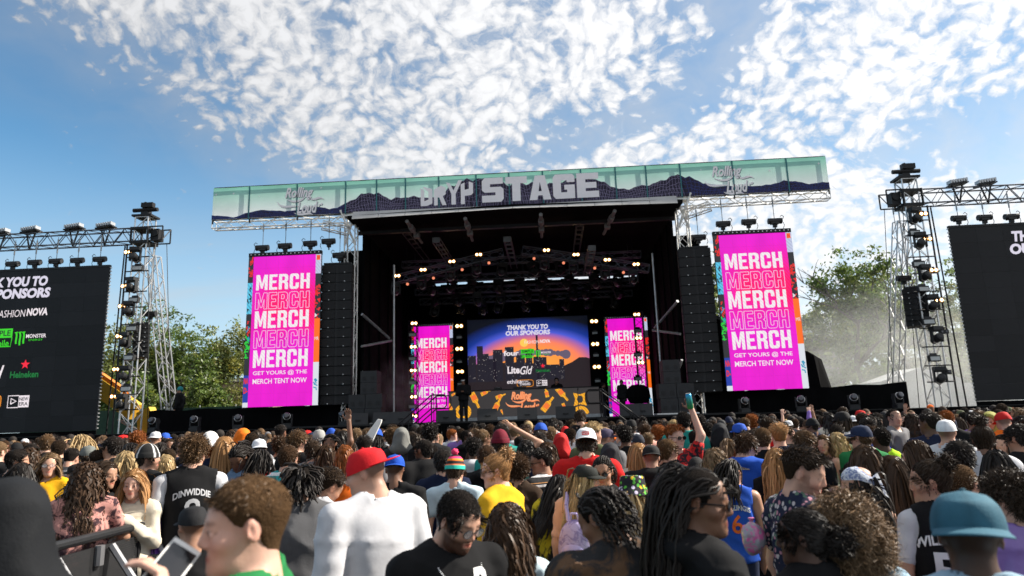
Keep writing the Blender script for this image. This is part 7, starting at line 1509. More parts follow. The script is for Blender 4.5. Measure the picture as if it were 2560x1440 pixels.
decal(r, p, so, 'williams', -.045, 1.335, .25, .055, WTX, arc=.03); decal(r, p, so, 'five', -.05, 1.17, .12, .20, WTX)
Q(2400, 1160, 104, -25, 'crop', 'mid', 'light', 'char', 'person with cropped brown hair above the blue cap', seed=52)
Q(2106, 1226, 150, -5, 'bigcurls', 'lbrown', 'light', 'ldenim', 'person with big blonde ringlets in pale denim jacket seen from behind', sex='f', mat='denim', sl=2, collar=True, g=.022, seed=53)
Q(1996, 1268, 156, 88, 'lowbun', 'black', 'dark', 'black', 'person with black hair in a low knot and black tee facing left', sex='f', seed=54, b=45)
r, p, so = Q(2406, 1226, 220, 6, 'buzz', 'black', 'dark', 'ldenim', 'person in faded blue cap worn backwards and pale denim jacket, out of focus', hat='capback', hatc=(.035, .115, .165), capz=-.016, caps=1.12, mat='denim', collar=True, sl=2, g=.02, seed=55, k=1.02)
Q(2510, 1172, 134, 64, 'curly', 'dark', 'light', 'purple', 'person with dark curls in purple satin shirt at the right edge', mat='satin', collar=True, sl=2, seed=56, b=30, sex='f')
# middle distance
MID = [(282, 1090, 52, 30, 'short', 'black', 'tan', 'black', 'person with short black hair in black tee looking left, right of the grey cap'), (222, 1113, 50, 10, 'short', 'dark', 'tan', 'grey', 'person in washed grey cap left of the blonde hair', dict(hat='cap', hatc=(.14, .15, .14))), (192, 1158, 56, 70, 'fade', 'dark', 'light', 'black', 'person in black cap facing left behind the yellow tee', dict(hat='cap', hatc=(.016, .016, .016))), (148, 1098, 46, 5, 'buzz', 'dark', 'light', 'black', 'shaven-headed person in black hoodie behind the yellow tee', dict(hood=True, sl=2)), (47, 1122, 56, -82, 'short', 'black', 'tan', 'black', 'person with black hair in profile facing right at the left edge'), (56, 1157, 68, -25, 'straight', 'black', 'tan', 'black', 'person with long black hair at the left edge', dict(sex='f')), (246, 1124, 52, -8, 'fade', 'dark', 'tan', 'char', 'person with faded short hair left of the long blonde hair'), (316, 1127, 58, 12, 'long', 'blonde', 'light', 'cream', 'person with highlighted blonde hair above the strawberry blonde'), (416, 1136, 54, 5, 'bob', 'blonde', 'light', 'white', 'small blonde head beside the pinstripe beanie', dict(sex='f')), (363, 1104, 46, 172, 'long', 'straw', 'pale', 'black', 'ginger person facing the camera above the pinstripe beanie', dict(sex='f')), (345, 1078, 40, 0, 'curly', 'red', 'light', 'black', 'person with round ginger curls under the boom lift'),
 (652, 1122, 62, -10, 'braids', 'black', 'brown', 'red', 'person with black braids and red hood', dict(hood=True, sl=2, sex='f')), (722, 1112, 68, -22, 'crop', 'brown', 'light', 'teal', 'person with cropped brown hair in teal and white striped shirt', dict(mat='teal_stripe')), (648, 1096, 48, 15, 'short', 'dark', 'light', 'white', 'person in white cap worn backwards above the red hood', dict(hat='capback', hatc=(.68, .68, .72))), (607, 1076, 44, 10, None, 'dark', 'light', 'orange', 'person in bright orange hood under the left magenta screen', dict(hat='hood', hatc=(.75, .16, .01), sl=2)), (630, 1080, 46, -5, 'buzz', 'dark', 'tan', 'grey', 'shaven head right of the orange hood'), (782, 1100, 54, -12, 'short', 'dark', 'light', 'grey', 'person with dark hair in light grey tee left of the red cap'), (746, 1076, 50, -75, 'messy', 'mid', 'light', 'black', 'person with floppy brown hair looking right under the magenta screen'), (815, 1112, 54, -8, 'long', 'brown', 'light', 'white', 'person with long dark hair and bare shoulder beside the orange top', dict(sex='f', tank='strap', sl=0)), (863, 1112, 58, -10, 'bob', 'red', 'tan', 'orange', 'person with auburn bob in orange top', dict(sex='f')), (826, 1084, 46, 158, 'braids', 'black', 'brown', 'black', 'person waving an open hand high above the crowd', dict(sex='f', la='up', b=165)), (890, 1070, 38, 0, 'short', 'lbrown', 'light', 'grey', 'person with sandy hair right of the waving hand'), (798, 1073, 40, 0, 'short', 'grey', 'light', 'black', 'person in pale grey cap left of the waving hand', dict(hat='cap', hatc=(.3, .3, .29))), (1004, 1073, 42, -10, None, 'dark', 'light', 'char', 'person in grey hood below the left stairs', dict(hat='hood', hatc=(.16, .16, .15), sl=2)), (1074, 1058, 44, 10, 'curly', 'black', 'brown', 'black', 'tall person with black curls and black hoodie below the left stairs', dict(hood=True, sl=2)), (1058, 1098, 56, 55, 'crop', 'black', 'brown', 'black', 'bearded person in wide black puffer coat', dict(beard=.9, g=.05, sl=2, hood=True, bulk=1.2)), (985, 1066, 40, 0, 'afro', 'mid', 'tan', 'black', 'person with golden brown curls below the left stairs'), (1131, 1072, 30, -85, 'short', 'red', 'pale', 'white', 'lone person in white tee standing in the gap below the left stairs'), (1184, 1093, 54, 4, 'coils', 'black', 'brown', 'white', 'person with flat-top coils in white hoodie', dict(hood=True, sl=2, g=.03)), (1252, 1059, 48, 20, 'short', 'black', 'tan', 'teal', 'person in teal tee with one arm bent over the head', dict(ra='head')), (1250, 1077, 58, 4, 'short', 'dark', 'light', 'teal', 'person in round maroon beanie', dict(hat='beanie', hatc=(.14, .008, .02))), (1345, 1080, 46, 0, 'messy', 'black', 'tan', 'black', 'person with tousled black hair right of the maroon beanie'), (1375, 1066, 40, 8, 'short', 'lbrown', 'light', 'grey', 'person with light brown hair left of the white boxed cap'), (1402, 1086, 44, 0, None, 'dark', 'light', 'red', 'person in pointed red hood left of the white boxed cap', dict(hat='hood', hatc=(.5, .02, .02), sl=2)), (1515, 1070, 48, -70, 'crop', 'brown', 'pale', 'grey', 'person in dusty purple cap looking right', dict(hat='cap', hatc=(.06, .05, .09))), (1562, 1063, 48, 0, 'coils', 'black', 'brown', 'black', 'person with high curly top below the right stairs'), (1590, 1084, 46, 60, 'fade', 'dark', 'tan', 'black', 'person in dark cap with white brim looking left', dict(hat='cap', hatc=(.03, .035, .05), brimc=(.5, .52, .55))), (1525, 1112, 60, 2, None, 'black', 'brown', 'black', 'person in black headscarf in front of the red tee', dict(hat='hood', hatc=(.03, .03, .035), sex='f')), (1645, 1060, 36, 0, 'afro', 'red', 'light', 'black', 'small orange-haired head below the right stairs'), (1798, 1062, 46, 5, None, 'black', 'tan', 'black', 'person in tall black hood behind the raised can', dict(hat='hood', hatc=(.014, .015, .018), sl=2)), (1878, 1034, 30, 0, 'afro', 'red', 'tan', 'black', 'person with tall rusty red hair under the right merch screen'), (1905, 1068, 58, -5, 'crop', 'mid', 'light', 'black', 'person with brown crop in black tee right of the blue hoodie'), (1944, 1058, 56, 25, 'quiff', 'straw', 'pale', 'navy', 'person with sandy quiff and sunglasses in dark print shirt', dict(gl='sun')), (2010, 1075, 60, -35, 'messy', 'mid', 'light', 'black', 'person with tousled brown hair right of the blue hoodie'), (2092, 1080, 52, 0, 'wavy', 'blonde', 'light', 'grey', 'person with long wavy blonde hair beside the silver camisole', dict(sex='f')), (2318, 1030, 54, 62, 'fade', 'black', 'dark', 'navy', 'tall person with faded black hair in navy tee looking left'), (2364, 1024, 46, 0, 'buzz', 'red', 'brown', 'black', 'tall person with round rusty hair behind the plain white cap'), (2452, 1062, 72, 8, 'topbun', 'dark', 'brown', 'white', 'person with high dark topknot and white top', dict(sex='f')), (2472, 1034, 44, 168, None, 'black', 'tan', 'yellow', 'person in yellow patterned headscarf facing the camera', dict(hat='hood', hatc=(.26, .25, .06), sl=2)), (2430, 1030, 42, 0, 'fade', 'black', 'brown', 'purple', 'person with flat-top fade in lilac top near the right edge'), (2540, 1060, 70, 60, 'short', 'black', 'tan', 'black', 'person with black fringe looking left at the right edge'), (2505, 1085, 56, 150, 'wavy', 'dark', 'light', 'black', 'person with dark wavy hair facing the camera near the right edge', dict(sex='f')), (2130, 1160, 70, 60, 'bun', 'black', 'brown', 'black', 'person with high black knot left of the half-up hair', dict(sex='f')), (1938, 1120, 70, 0, 'long', 'straw', 'light', 'black', 'person with long ginger hair behind the floral shirt', dict(sex='f')), (2090, 1060, 50, -10, 'crop', 'black', 'brown', 'olive', 'person with cropped black hair beside the navy cap'), (700, 1090, 44, 0, 'curly', 'brown', 'tan', 'black', 'person with brown curls above the striped teal shirt'), (1080, 1070, 42, -80, 'crop', 'lbrown', 'light', 'black', 'fair-haired person below the left stairs looking right'), (118, 1085, 42, 0, 'short', 'mid', 'light', 'black', 'person with brown hair under the black sponsor screen')]
MID += [(1986, 1046, 27, 0, 'short', 'brown', 'light', 'grey', 'person pointing a finger up under the right merch screen', dict(la='point')), (2002, 1045, 26, 0, 'short', 'black', 'tan', 'black', 'person with black hair raising an open hand under the right merch screen', dict(ra='up')), (2056, 1042, 28, 10, 'short', 'dark', 'light', 'purple', 'person with lilac sleeve reaching out right of the right merch screen', dict(la='point', sl=2)), (2300, 1042, 28, 0, 'short', 'black', 'tan', 'black', 'person stretching a hand up by the right truss tower', dict(la='up'))]
for row in MID:
    o = row[9] if len(row) > 9 else {}; Q(*row[:9], **dict(dict(seed=len(row[8]) % 7+1), **o))
# people on the stage
def at_top(u, v, Y): p = at(u, v, Y); return (p.x, p.y, p.z)
Q(0, 0, 0, 170, 'short', 'black', 'brown', 'black', 'performer in black hoodie and black trousers with white headband, front of the stage', 'people on stage', pos=at_top(1158, 947, 3.0), z0=ZD, sl=2, hood=True, g=.03, la='fold', ra='fold', legs=(.012, .012, .013), b=178)
PERF = PEOPLE[-1][0]
Q(0, 0, 0, 175, 'short', 'black', 'tan', 'black', 'DJ in black with dark glasses behind the glowing booth', 'people on stage', pos=at_top(1391, 945, 7.5), z0=ZD, gl='sun', sl=2)
Q(0, 0, 0, 150, 'crop', 'black', 'brown', 'black', 'person in dark jacket walking with a camera in front of the inner right screen', 'people on stage', pos=at_top(1553, 950, 3.6), z0=ZD, sl=2, g=.04, legs=(.015, .015, .016))
Q(0, 0, 0, -100, 'short', 'black', 'brown', 'black', 'shadowy person in black by the right light column', 'people on stage', pos=at_top(1508, 957, 4.2), z0=ZD, sl=2, la='fold', legs=(.02, .02, .025))
Q(0, 0, 0, 120, 'short', (.02, .25, .26), 'tan', 'black', 'person in black with teal cap standing on the left wing by the trees', 'people on stage', pos=at_top(450, 968, 1.5), z0=ZD, sl=2, g=.03, hat='beanie', hatc=(.03, .24, .26))

# ---------------------------------------------------------------- fill the crowd: nearest ones as individuals, the rest as one mass
def sil(P_, x, y):
    """is pixel x,y covered by this person's outline"""
    (hx, hy_, w) = P_; s_ = FPX/w
    if (x-hx)**2/(.105*s_)**2+(y-hy_)**2/(.14*s_)**2 < 1: return True
    return abs(x-hx) < .23*s_ and y > hy_+.17*s_
acc = [(q[2][0], q[2][1], q[3]) for q in PEOPLE if q[0].location.z == 0]; posn = [(q[1][0], q[1][1]) for q in PEOPLE if q[0].location.z == 0]; NSPEC = len(acc)
rs = random.Random(21); cand = []
y = CAM[1]+4.6
while y < -2.6:
    x = -24.+rs.random()
    while x < 26:
        cand.append((x+rs.uniform(-.22, .22), y+rs.uniform(-.22, .22))); x += .52
    y += .50
cand.sort(key=lambda c: (c[0]-CAM[0])**2+(c[1]-CAM[1])**2)
HAIRS_M = ['short', 'fade', 'crop', 'short', 'taper', 'quiff', 'messy', 'curly', 'buzz', 'taper', 'crop', 'fade']; HAIRS_F = ['long', 'straight', 'wavy', 'bun', 'braids', 'pony', 'longcurly', 'bob', 'lowbun']
TOPW = {'black': 6.5, 'char': 2, 'grey': 4, 'white': 7, 'navy': 2, 'blue': 1.5, 'red': 1.8, 'olive': 1, 'cream': 1, 'denim': 2, 'pink': 1, 'yellow': .9, 'orange': .8, 'green': .6, 'teal': .8, 'purple': .7, 'brown': 1}
HCW = {'black': 6, 'dark': 7, 'brown': 6, 'mid': 3.5, 'lbrown': 2, 'straw': 1.0, 'blonde': 1.2, 'red': .3}; SKW = {'pale': 2, 'light': 4, 'tan': 4, 'brown': 4, 'dark': 1.5}
wch = lambda d: rs.choices(list(d), list(d.values()))[0]
HWORD = dict(taper='tapered', short='short', fade='faded', crop='cropped', messy='tousled', curly='curly', buzz='shaved', coils='coiled', quiff='swept', twists='twisted', afro='afro', long='long', straight='long straight', wavy='wavy', bun='knotted', braids='braided', pony='ponytailed', longcurly='long curly', bob='bobbed', lowbun='low-knotted')
CWORD = dict(black='black', dark='dark', brown='brown', mid='brown', lbrown='light brown', straw='ginger', blonde='blonde', red='red')
TWORD = dict(char='charcoal', olive='olive', cream='cream', denim='denim blue', pink='dusty pink')
ANCH = [(128, 1131, 'yellow tee'), (372, 1113, 'pinstripe beanie'), (345, 1078, 'ginger curls'), (488, 1087, 'number 8 jersey'), (524, 1083, 'white beanie'), (607, 1076, 'orange hood'), (752, 1156, 'charcoal jacket'), (843, 1050, 'waving hand'), (915, 1119, 'red cap'), (987, 1135, 'blue cap'), (1058, 1098, 'puffer coat'), (1138, 1141, 'bobble beanie'), (1184, 1093, 'white hoodie'), (1250, 1077, 'maroon beanie'), (1350, 1121, 'striped tee'), (1402, 1086, 'red hood'), (1464, 1068, 'boxed white cap'), (1515, 1070, 'purple cap'), (1626, 1111, 'wide black hoodie'), (1740, 1060, 'raised can'), (1862, 1082, 'blue hoodie'), (1878, 1034, 'rusty red hair'), (2056, 1086, 'silver camisole'), (2198, 1068, 'neon vest'), (2148, 1062, 'navy cap'), (2362, 1048, 'plain white cap'), (2452, 1062, 'high topknot'), (2472, 1034, 'yellow headscarf'), (2004, 1118, 'floral shirt'), (222, 1113, 'grey cap'), (722, 1112, 'teal striped shirt'), (1004, 1073, 'grey hood'), (30, 1100, 'left picture edge'), (2540, 1075, 'right picture edge')]
LBL = {}; hid = []; NIND = 296; fills = []
for (x, y) in cand:
    h = rs.gauss(1.70, .075); px_, py_, w = pix((x, y, h-.12))
    if px_ < -520 or px_ > 3080 or w < 6.0: continue
    out = px_ < -60 or px_ > 2620
    if px_ < 640 and w < 7.0: continue
    if 1085 < px_ < 1175 and w > 11 and rs.random() < .75: continue
    if any((x-a)**2+(y-b)**2 < .36**2 for a, b in posn): continue
    s_ = FPX/w
    if out or any(sil(q, px_, py_-.10*s_) for q in acc if q[2] < w):          # behind somebody or beside the picture: only part of the mass
        if w > 7.5 and rs.random() < .12: hid.append((x, y, min(h, 1.70), px_, py_, w)); posn.append((x, y))
        continue
    if any(sil((px_, py_, w), q[0], q[1]) or sil((px_, py_, w), q[0], q[1]+.08*FPX/q[2]) for q in acc[:NSPEC] if q[2] > w): continue
    acc.append((px_, py_, w)); posn.append((x, y)); fills.append((x, y, h, px_, py_, w))
fills.sort(key=lambda f: f[5])
for (x, y, h, px_, py_, w) in fills[:NIND-NSPEC]:
    sex = rs.choice('mmf'); hs = rs.choice(HAIRS_M if sex == 'm' else HAIRS_F); hc = wch(HCW); sk_ = wch(SKW); tp = wch(TOPW)
    if sk_ in ('brown', 'dark'): hc = rs.choice(['black', 'black', 'dark']); hs = rs.choice(['fade', 'crop', 'coils', 'buzz', 'crop', 'fade', 'afro', 'short']) if sex == 'm' else rs.choice(['longcurly', 'bun', 'straight', 'lowbun', 'straight', 'braids'])
    hat = rs.choices([None, 'cap', 'capback', 'beanie', 'hood'], [81, 7, 6, 5, 1])[0]; hatn = rs.choice(['black', 'white', 'white', 'navy', 'grey', 'red', 'olive', 'blue'])
    fc = rs.choices([rs.uniform(-25, 25), rs.uniform(-90, -40), rs.uniform(40, 90), rs.uniform(140, 220)], [68, 11, 11, 7])[0]; fc = fc-360 if fc > 180 else fc
    ax_, ay_, an = min(ANCH, key=lambda a: (a[0]-px_)**2+((a[1]-py_)*1.6)**2); dx, dy = px_-ax_, py_-ay_
    dr = ('left of' if dx < 0 else 'right of') if abs(dx) > 1.4*abs(dy) else ('above' if dy < 0 else 'below'); k_ = (an, dr); LBL[k_] = LBL.get(k_, 0)+1
    od = ['nearest', 'second', 'third', 'fourth', 'fifth', 'sixth', 'seventh', 'eighth', 'ninth', 'tenth', 'eleventh', 'twelfth', 'thirteenth', 'fourteenth'][min(13, LBL[k_]-1)]
    hd = f'{hatn} {dict(cap="cap", capback="backwards cap", beanie="beanie", hood="hood")[hat]}' if hat else f'{HWORD[hs]} {CWORD[hc]} hair'
    lb = f'person with {hd} and {TWORD.get(tp, tp)} top, {od} {dr} {an}'
    sl = rs.choice([.55, .55, 2., 2.]); op = dict(sex=sex, sl=sl, hood=sl > 1 and rs.random() < .5, seed=rs.randint(1, 9), pitch=rs.choice([0, 0, 14]), bulk=1.)
    if hat: op.update(hat=hat, hatc=TC[hatn])
    if hat == 'hood': hs = None; op['hatc'] = TC['char']
    if abs(fc) > 120 and rs.random() < .3: op['gl'] = 'sun'
    person(0, 0, 0, fc, hs, hc, sk_, tp, lb, 'people in the crowd', pos=(x, y, h), **op)
# the rest of the crowd, far off, reads as one mass
def low_person(hair_t, female):
    p = Pose('f' if female else 'm'); S_ = Sdf(axis(-.32, .32, .09, [(-.09, .09, .034)]), axis(-.22, .24, .09, [(-.11, .11, .036)]), axis(-.02, 1.82, .17, [(1.47, 1.78, .034)])); p.torso(S_, .015); p.head(S_, False)
    S_.ell((0, -.02, .04), (.078+hair_t, .1+hair_t, .088+hair_t), k=.02, T=p.H)
    if female: S_.ell((0, -.07, -.12), (.10, .06, .17), k=.02, T=p.H)
    for i in (0, 1): p.arm(S_, i, .012)
    for sd in (-1, 1): S_.cone((sd*.09, 0, .9), (sd*.1, 0, .02), .09, .06, k=.04)
    V, F = S_.mesh(); q = (V-p.H[:3, 3])@p.H[:3, :3]; hd = q[:, 2] > -.135; hl = hd & ((q[:, 2] > hairline(q[:, 1])-.004) | (female & (q[:, 1] < -.03))); cls = np.where(hl, 1, np.where(hd & (np.abs(q[:, 0]) < .10), 0, 2)); cls = np.where(V[:, 2] < .88, 3, cls); return V, F, cls
TEMP = [low_person(.010, False), low_person(.022, False), low_person(.040, False), low_person(.014, True)]
Vs, Fs, Cs, b_ = [], [], [], 0
for (x, y, h, px_, py_, w) in fills[NIND-NSPEC:]+hid:
    V, F, cls = TEMP[rs.choice([0, 0, 1, 1, 2, 3, 3])]; s_ = h/1.75; a = R(rs.choices([rs.uniform(-30, 30), rs.uniform(-90, 90), 180], [8, 3, 1])[0]); c, sn_ = math.cos(a), math.sin(a); sk_ = wch(SKW); hc = wch(HCW) if sk_ not in ('brown', 'dark') else 'black'; tp = wch(TOPW)
    P = np.stack([(V[:, 0]*c-V[:, 1]*sn_)*s_+x, (V[:, 0]*sn_+V[:, 1]*c)*s_+y, V[:, 2]*s_], 1); hcol = HC[hc]
    if rs.random() < .1: hcol = TC[rs.choice(['white', 'red', 'black', 'blue', 'orange', 'navy', 'grey'])]
    pal = np.array([SK[sk_], hcol, TC[tp], (.03, .035, .05)]); nz = 1+.3*np.random.default_rng(int(abs(x*991+y*77))).normal(size=(len(V), 1))*(cls == 1)[:, None]; Vs.append(P); Fs.append(F+b_); Cs.append(pal[cls]*np.clip(nz, .3, 2)); b_ += len(V)
if Vs: tag(obj('crowd', npmesh('crowd', np.concatenate(Vs), np.concatenate(Fs), True, np.concatenate(Cs)), mat('crowd_cloth', (1, 1, 1), .8, vcol=True, var=.1, scale=20, spec=.2)), 'mass of small far-off heads packed up to the stage front', 'crowd', kind='stuff')
print('CROWD people', len(PEOPLE), 'filled', len(fills), 'far', len(Vs))

# ---------------------------------------------------------------- crowd barrier at the lower left
def ray_z(u, v, z): d = FW+RT*((u-1280)/FPX)-UP*((v-720)/FPX); t = (z-CAM[2])/d[2]; return Vector(CAM+d*t)
A_, B_ = ray_z(140, 1366, 1.14), ray_z(438, 1292, 1.14); A_.z = B_.z = 0; dv = (B_-A_).normalized(); ang = math.atan2(dv.y, dv.x)
def mesh_mat():
    m_ = mat('perforated_steel', (.035, .035, .037), .5, .4, var=.1); t = m_.node_tree; n, m = NT(t); b = [x for x in t.nodes if x.type == 'BSDF_PRINCIPLED'][0]; g = n('ShaderNodeTexCoord').outputs['Object']; v = n('ShaderNodeTexVoronoi', {'Vector': n('ShaderNodeMapping', {0: g, 3: (1, 0, 1)}), 'Scale': 70., 'Randomness': 0.})
    a = m('GREATER_THAN', v.outputs['Distance'], .34); t.links.new(a.outputs[0], b.inputs['Alpha']); return m_
PERF_M = mesh_mat(); RAIL = mat('barrier_black', (.03, .03, .032), .4, .5, var=.15); BRC = mat('barrier_grey', (.22, .22, .23), .45, .6, var=.15)
SW = 1.02; lbs = ['nearest black mesh crowd barrier section, at the lower left edge', 'black mesh crowd barrier section under the long curls', 'black mesh crowd barrier section with the purple jacket over it', 'farthest black mesh crowd barrier section, behind the raised phone']
for k in range(4):
    o = A_+dv*(SW*(k-1)-.12); r = empty('crowd_barrier', o, ang, lbs[k], 'barrier', 'crowd barrier sections')
    MB().bx(.05, SW-.05, -.012, .012, .12, 1.07).build('mesh_panel', PERF_M, r); m_ = MB(); m_.path([(-.005, 0, 1.14), (SW+.005-.01, 0, 1.14)], .032, 10); m_.build('top_rail', RAIL, r)
    for x in (.03, SW-.03): MB().bx(x-.022, x+.022, -.022, .022, 0, 1.11).build('post', RAIL, r)
    for x in (.10, SW*.62): m_ = MB(); m_.tube((x, -.03, 1.06), (x+.04, -.78, .05), .026, 6); m_.build('brace', BRC, r)
    MB().bx(.02, SW-.02, -.95, .25, .005, .035).build('foot_plate', RAIL, r); m_ = MB(); m_.tube((SW*.5, -.03, .95), (SW*.5, -.03, 1.08), .03, 8); m_.build('coupling_bolt', BRC, r)
# purple jacket over the rail
j0 = ray_z(388, 1305, 1.14); r = empty('jacket', (j0.x, j0.y, .5), ang, 'purple jacket hanging over the barrier rail below the white top', 'jacket'); V = []; nx, nz = 11, 12
for i in range(nx):
    for k in range(nz): t = k/(nz-1); x = (i/(nx-1)-.5)*(.20+.10*t); V.append((x, -.045-.03*math.sin(i*1.9+t*3)*(.3+t)-.05*t, .68-.50*t+.03*math.sin(i*.8)*t))
F = np.array([(i*nz+k, (i+1)*nz+k, (i+1)*nz+k+1, i*nz+k+1) for i in range(nx-1) for k in range(nz-1)]); V = np.array(V); V2 = V.copy(); V2[:, 1] += .02; N_ = len(V)
obj('body', npmesh('jacket_body', np.concatenate([V, V2]), np.concatenate([F, F[:, ::-1]+N_]), True), CLOTH, r, (.22, .10, .42)); m_ = MB(); m_.path([(.09, -.08, .55), (.13, -.12, .32), (.10, -.12, .10), (.12, -.11, -.02)], .035, 8); o = m_.build('sleeve', CLOTH, r, smooth=True, color=(.20, .09, .38))

# ---------------------------------------------------------------- things held and worn
def hand_at(rp, i, k=.075): r, p = rp[:2]; sh, el, wr, nm, sd = p.arms[i]; d = (wr-el)/np.linalg.norm(wr-el); return root_matrix(r) @ Vector(ap(p.T, wr+d*k)), (root_matrix(r).to_3x3() @ Vector(p.T[:3, :3]@d)).normalized()
h, d = hand_at(BOY, 0); ph = empty('phone', h, label='white-framed phone held up by the person in the green vest', cat='phone'); ph.rotation_euler = (R(-50), R(35), R(20))
MB().box((0, 0, .03), (.074, .009, .15)).build('case', WHITEP, ph); MB().box((0, -.0055, .03), (.066, .002, .12)).build('screen', mat('phone_glass', (.01, .01, .012), .1, spec=.8, var=0), ph)
h, d = hand_at(CANP, 0, .085); cn = empty('drink_can', h, label='blue and green drink can in the raised hand', cat='can'); cn.location = h+Vector((0, -.045, .0)); cn.rotation_euler = (R(5), R(-6), 0)
def can_mat():
    m_ = mat('can_paint', (.1, .4, .5), .3, .6, var=0); t = m_.node_tree; n, m = NT(t); b = [x for x in t.nodes if x.type == 'BSDF_PRINCIPLED'][0]; z = n('ShaderNodeSeparateXYZ', {0: n('ShaderNodeTexCoord').outputs['Generated']}).outputs[2]; r_ = n('ShaderNodeValToRGB', {0: z}); r_.color_ramp.elements[0].color = (.06, .42, .08, 1); r_.color_ramp.elements[1].color = (.02, .22, .45, 1); t.links.new(r_.outputs[0], b.inputs['Base Color']); return m_
m_ = MB(); m_.lathe([(.026, -.08), (.033, -.072), (.033, .06), (.026, .08)], (0, 0, 0), 18); m_.build('body', can_mat(), cn, smooth=True); m_ = MB(); m_.lathe([(.026, .0801), (.027, .084), (.024, .085)], (0, 0, 0), 18); m_.build('lid', ALU, cn)
# beard, chain and emblem
r, p, so = BEARD; decal(r, p, so, 'pee', .072, 1.36, .085, .12, WTX, back=False)
m_ = MB()
for k in range(90): a = 2*math.pi*k/90; q = Vector((.105*math.sin(a), .035+.085*math.cos(a)*(1.15 if math.cos(a) > 0 else .9), 1.455-.105*max(0, math.cos(a))**1.3+.02*max(0, -math.cos(a)))); m_.lathe([(.0015, -.004), (.0042, 0), (.0015, .004)], q, 6)
nk = m_.build('necklace', mat('silver_chain', (.7, .7, .7), .25, .9), r); nk.matrix_local = Matrix(p.T.tolist()) @ Matrix.Translation((0, .035, -.012))
# box mark on the white cap
cp = [c for c in CAPW[0].children if c.name.startswith('cap')][0]; mk_ = MB(); 
for i in range(6):
    a0, a1 = R(-20+i*40/6), R(-20+(i+1)*40/6); f = lambda a, z: (.0895*math.sin(a), -.012+.1095*math.cos(a), z); mk_.poly([f(a0, .062), f(a1, .062), f(a1, .090), f(a0, .090)])
mk_.build('cap_mark', RTX, cp); V, F = word('supreme', 0, .076, .052, .016); obj('cap_letters', npmesh('cap_letters', np.stack([-V[:, 0], -.012+.1105*np.sqrt(1-(V[:, 0]/.0895)**2)+.002, V[:, 1]], 1), F), WTX, cp)
# kerchief
r, p = BAND; V, F = dome(.089, .109, .045, .128, 24, 8, flat=2.1); V[:, 2] += -.05*np.clip(-V[:, 1]/.1, 0, 1); tail = np.array([(-.085, -.03, .06), (.085, -.03, .06), (0, -.16, -.075), (0, -.12, .05)]); Vt = np.concatenate([V, tail, tail+[0, .004, -.004]]); n0 = len(V); F2 = np.concatenate([F, np.array([(n0, n0+3, n0+2, n0+2), (n0+1, n0+2, n0+3, n0+3), (n0+4, n0+6, n0+7, n0+7), (n0+5, n0+7, n0+6, n0+6)])]) if False else F
o = obj('bandana', npmesh('bandana', V, F, True), PM['scarf'], r); o.matrix_local = Matrix(p.H.tolist()); m_ = MB(); m_.prism([(-.088, -.045, .03), (0, -.128, .075), (.088, -.045, .03), (0, -.165, -.09)], (0, -.004, -.003)); o2 = m_.build('bandana_tail', PM['scarf'], o)
# lilac clear backpack
r, p = BPK, None; M = root_matrix(BPK); bp_ = empty('backpack', M @ Vector((0, -.20, 1.02)), BPK.rotation_euler.z, 'small lilac see-through backpack on the blonde person in peach', 'backpack')
S_ = Sdf(axis(-.17, .17, .011, []), axis(-.12, .12, .011, []), axis(-.08, .36, .011, [])); S_.ell((0, 0, .12), (.125, .07, .16), k=.02); S_.ell((0, 0, .06), (.12, .075, .10), k=.04); V, F = S_.mesh(); obj('bag_body', npmesh('bag_body', V, F, True), PM['backpack'], bp_)
S_ = Sdf(axis(-.14, .14, .010, []), axis(-.15, .05, .010, []), axis(-.06, .2, .010, [])); S_.ell((0, -.055, .06), (.095, .04, .08), k=.02); V, F = S_.mesh(); obj('front_pocket', npmesh('front_pocket', V, F, True), mat('lilac_vinyl', (.48, .40, .74), .3, var=.1, spec=.6), bp_)
for sd in (-1, 1): m_ = MB(); m_.path([(sd*.06, .03, .26), (sd*.085, .06, .36), (sd*.095, .12, .44)], .016, 6); m_.build('strap', mat('lilac_vinyl', (.48, .40, .74), .3, var=.1, spec=.6), bp_)
m_ = MB(); m_.path([(-.03, -.01, .27), (-.02, -.02, .32), (.02, -.02, .32), (.03, -.01, .27)], .008, 6); m_.build('handle', mat('lilac_vinyl', (.48, .40, .74), .3, var=.1, spec=.6), bp_)
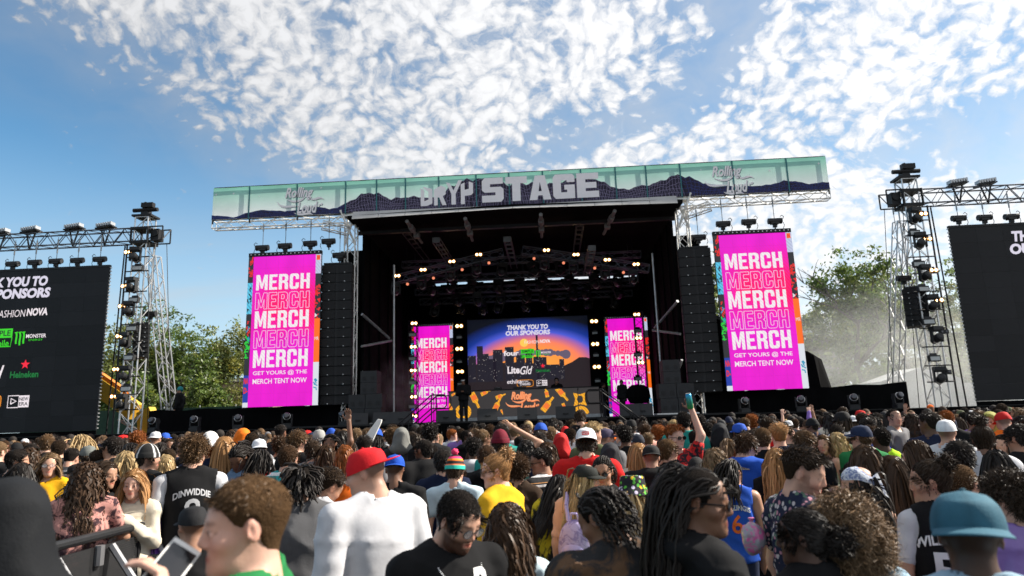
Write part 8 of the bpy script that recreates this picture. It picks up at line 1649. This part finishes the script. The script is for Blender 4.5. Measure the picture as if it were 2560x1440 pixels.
# pink and silver film bag
d_ = FW+RT*((1883-1280)/FPX)-UP*((1345-720)/FPX); c = Vector(CAM+d_*3.5); fb = empty('film_bag', c, 0, 'shiny clear film bag with pink inside, below the number 6 jersey', 'bag')
V, F, _ = sphere_bump((0, 0, 0), (.06, .05, .08), 40, .0); V = V*(1+.16*wav(V[:, :1], V[:, 1:2], V[:, 2:], 90, 4)+.05*wav(V[:, :1], V[:, 1:2], V[:, 2:], 220, 8)); obj('film', npmesh('film', V, F), PM['bag'], fb); PM['bag'].node_tree.nodes['Principled BSDF'].inputs['Roughness'].default_value = .15; PM['bag'].node_tree.nodes['Principled BSDF'].inputs['Specular IOR Level'].default_value = .9
m_ = MB(); m_.lathe([(.02, .065), (.008, .08), (.018, .10), (.01, .102)], (0, 0, 0), 10); m_.build('tied_neck', PM['bag'], fb)
# white foam paddle held up
d_ = FW+RT*((932-1280)/FPX)-UP*((1090-720)/FPX); c = Vector(CAM+d_*8.6); fp = empty('foam_paddle', c, 0, 'white pointed foam paddle sticking up right of the waving hand', 'paddle'); m_ = MB(); m_.prism([(-.14, 0, -.16), (-.06, 0, -.17), (.10, 0, .16), (.11, 0, .20), (.06, 0, .21), (-.10, 0, .0)], (0, .05, 0)); m_.build('blade', WHITEP, fp); m_ = MB(); m_.tube((-.10, .025, -.17), (-.13, .025, -.32), .018, 8); m_.build('grip', WHITEP, fp)
# camera in the walking person's hand
wk = [q for q in PEOPLE if 'walking with a camera' in q[0]['label']][0][0]; h = root_matrix(wk) @ Vector((-.26, .06, .80)); ca = empty('camera', h, 0, 'dark camera hanging from the hand of the walking person on stage', 'camera'); MB().box((0, 0, 0), (.15, .09, .11)).build('body', BLACK, ca); m_ = MB(); m_.tube((0, -.045, 0), (0, -.15, 0), .04, 10); m_.build('lens_barrel', BLACK, ca)
hb = MB(); hb.lathe([(.088, .035), (.090, .04), (.090, .065), (.087, .07)], (0, -.012, 0), 20, Matrix.Diagonal((1, 1.2, 1))); o = hb.build('headband', mat('white_cloth', (.7, .7, .7), .8), PERF); o.matrix_local = Matrix(Pose('m', 0, -8, 4, 0, 'fold', 'fold').H.tolist())
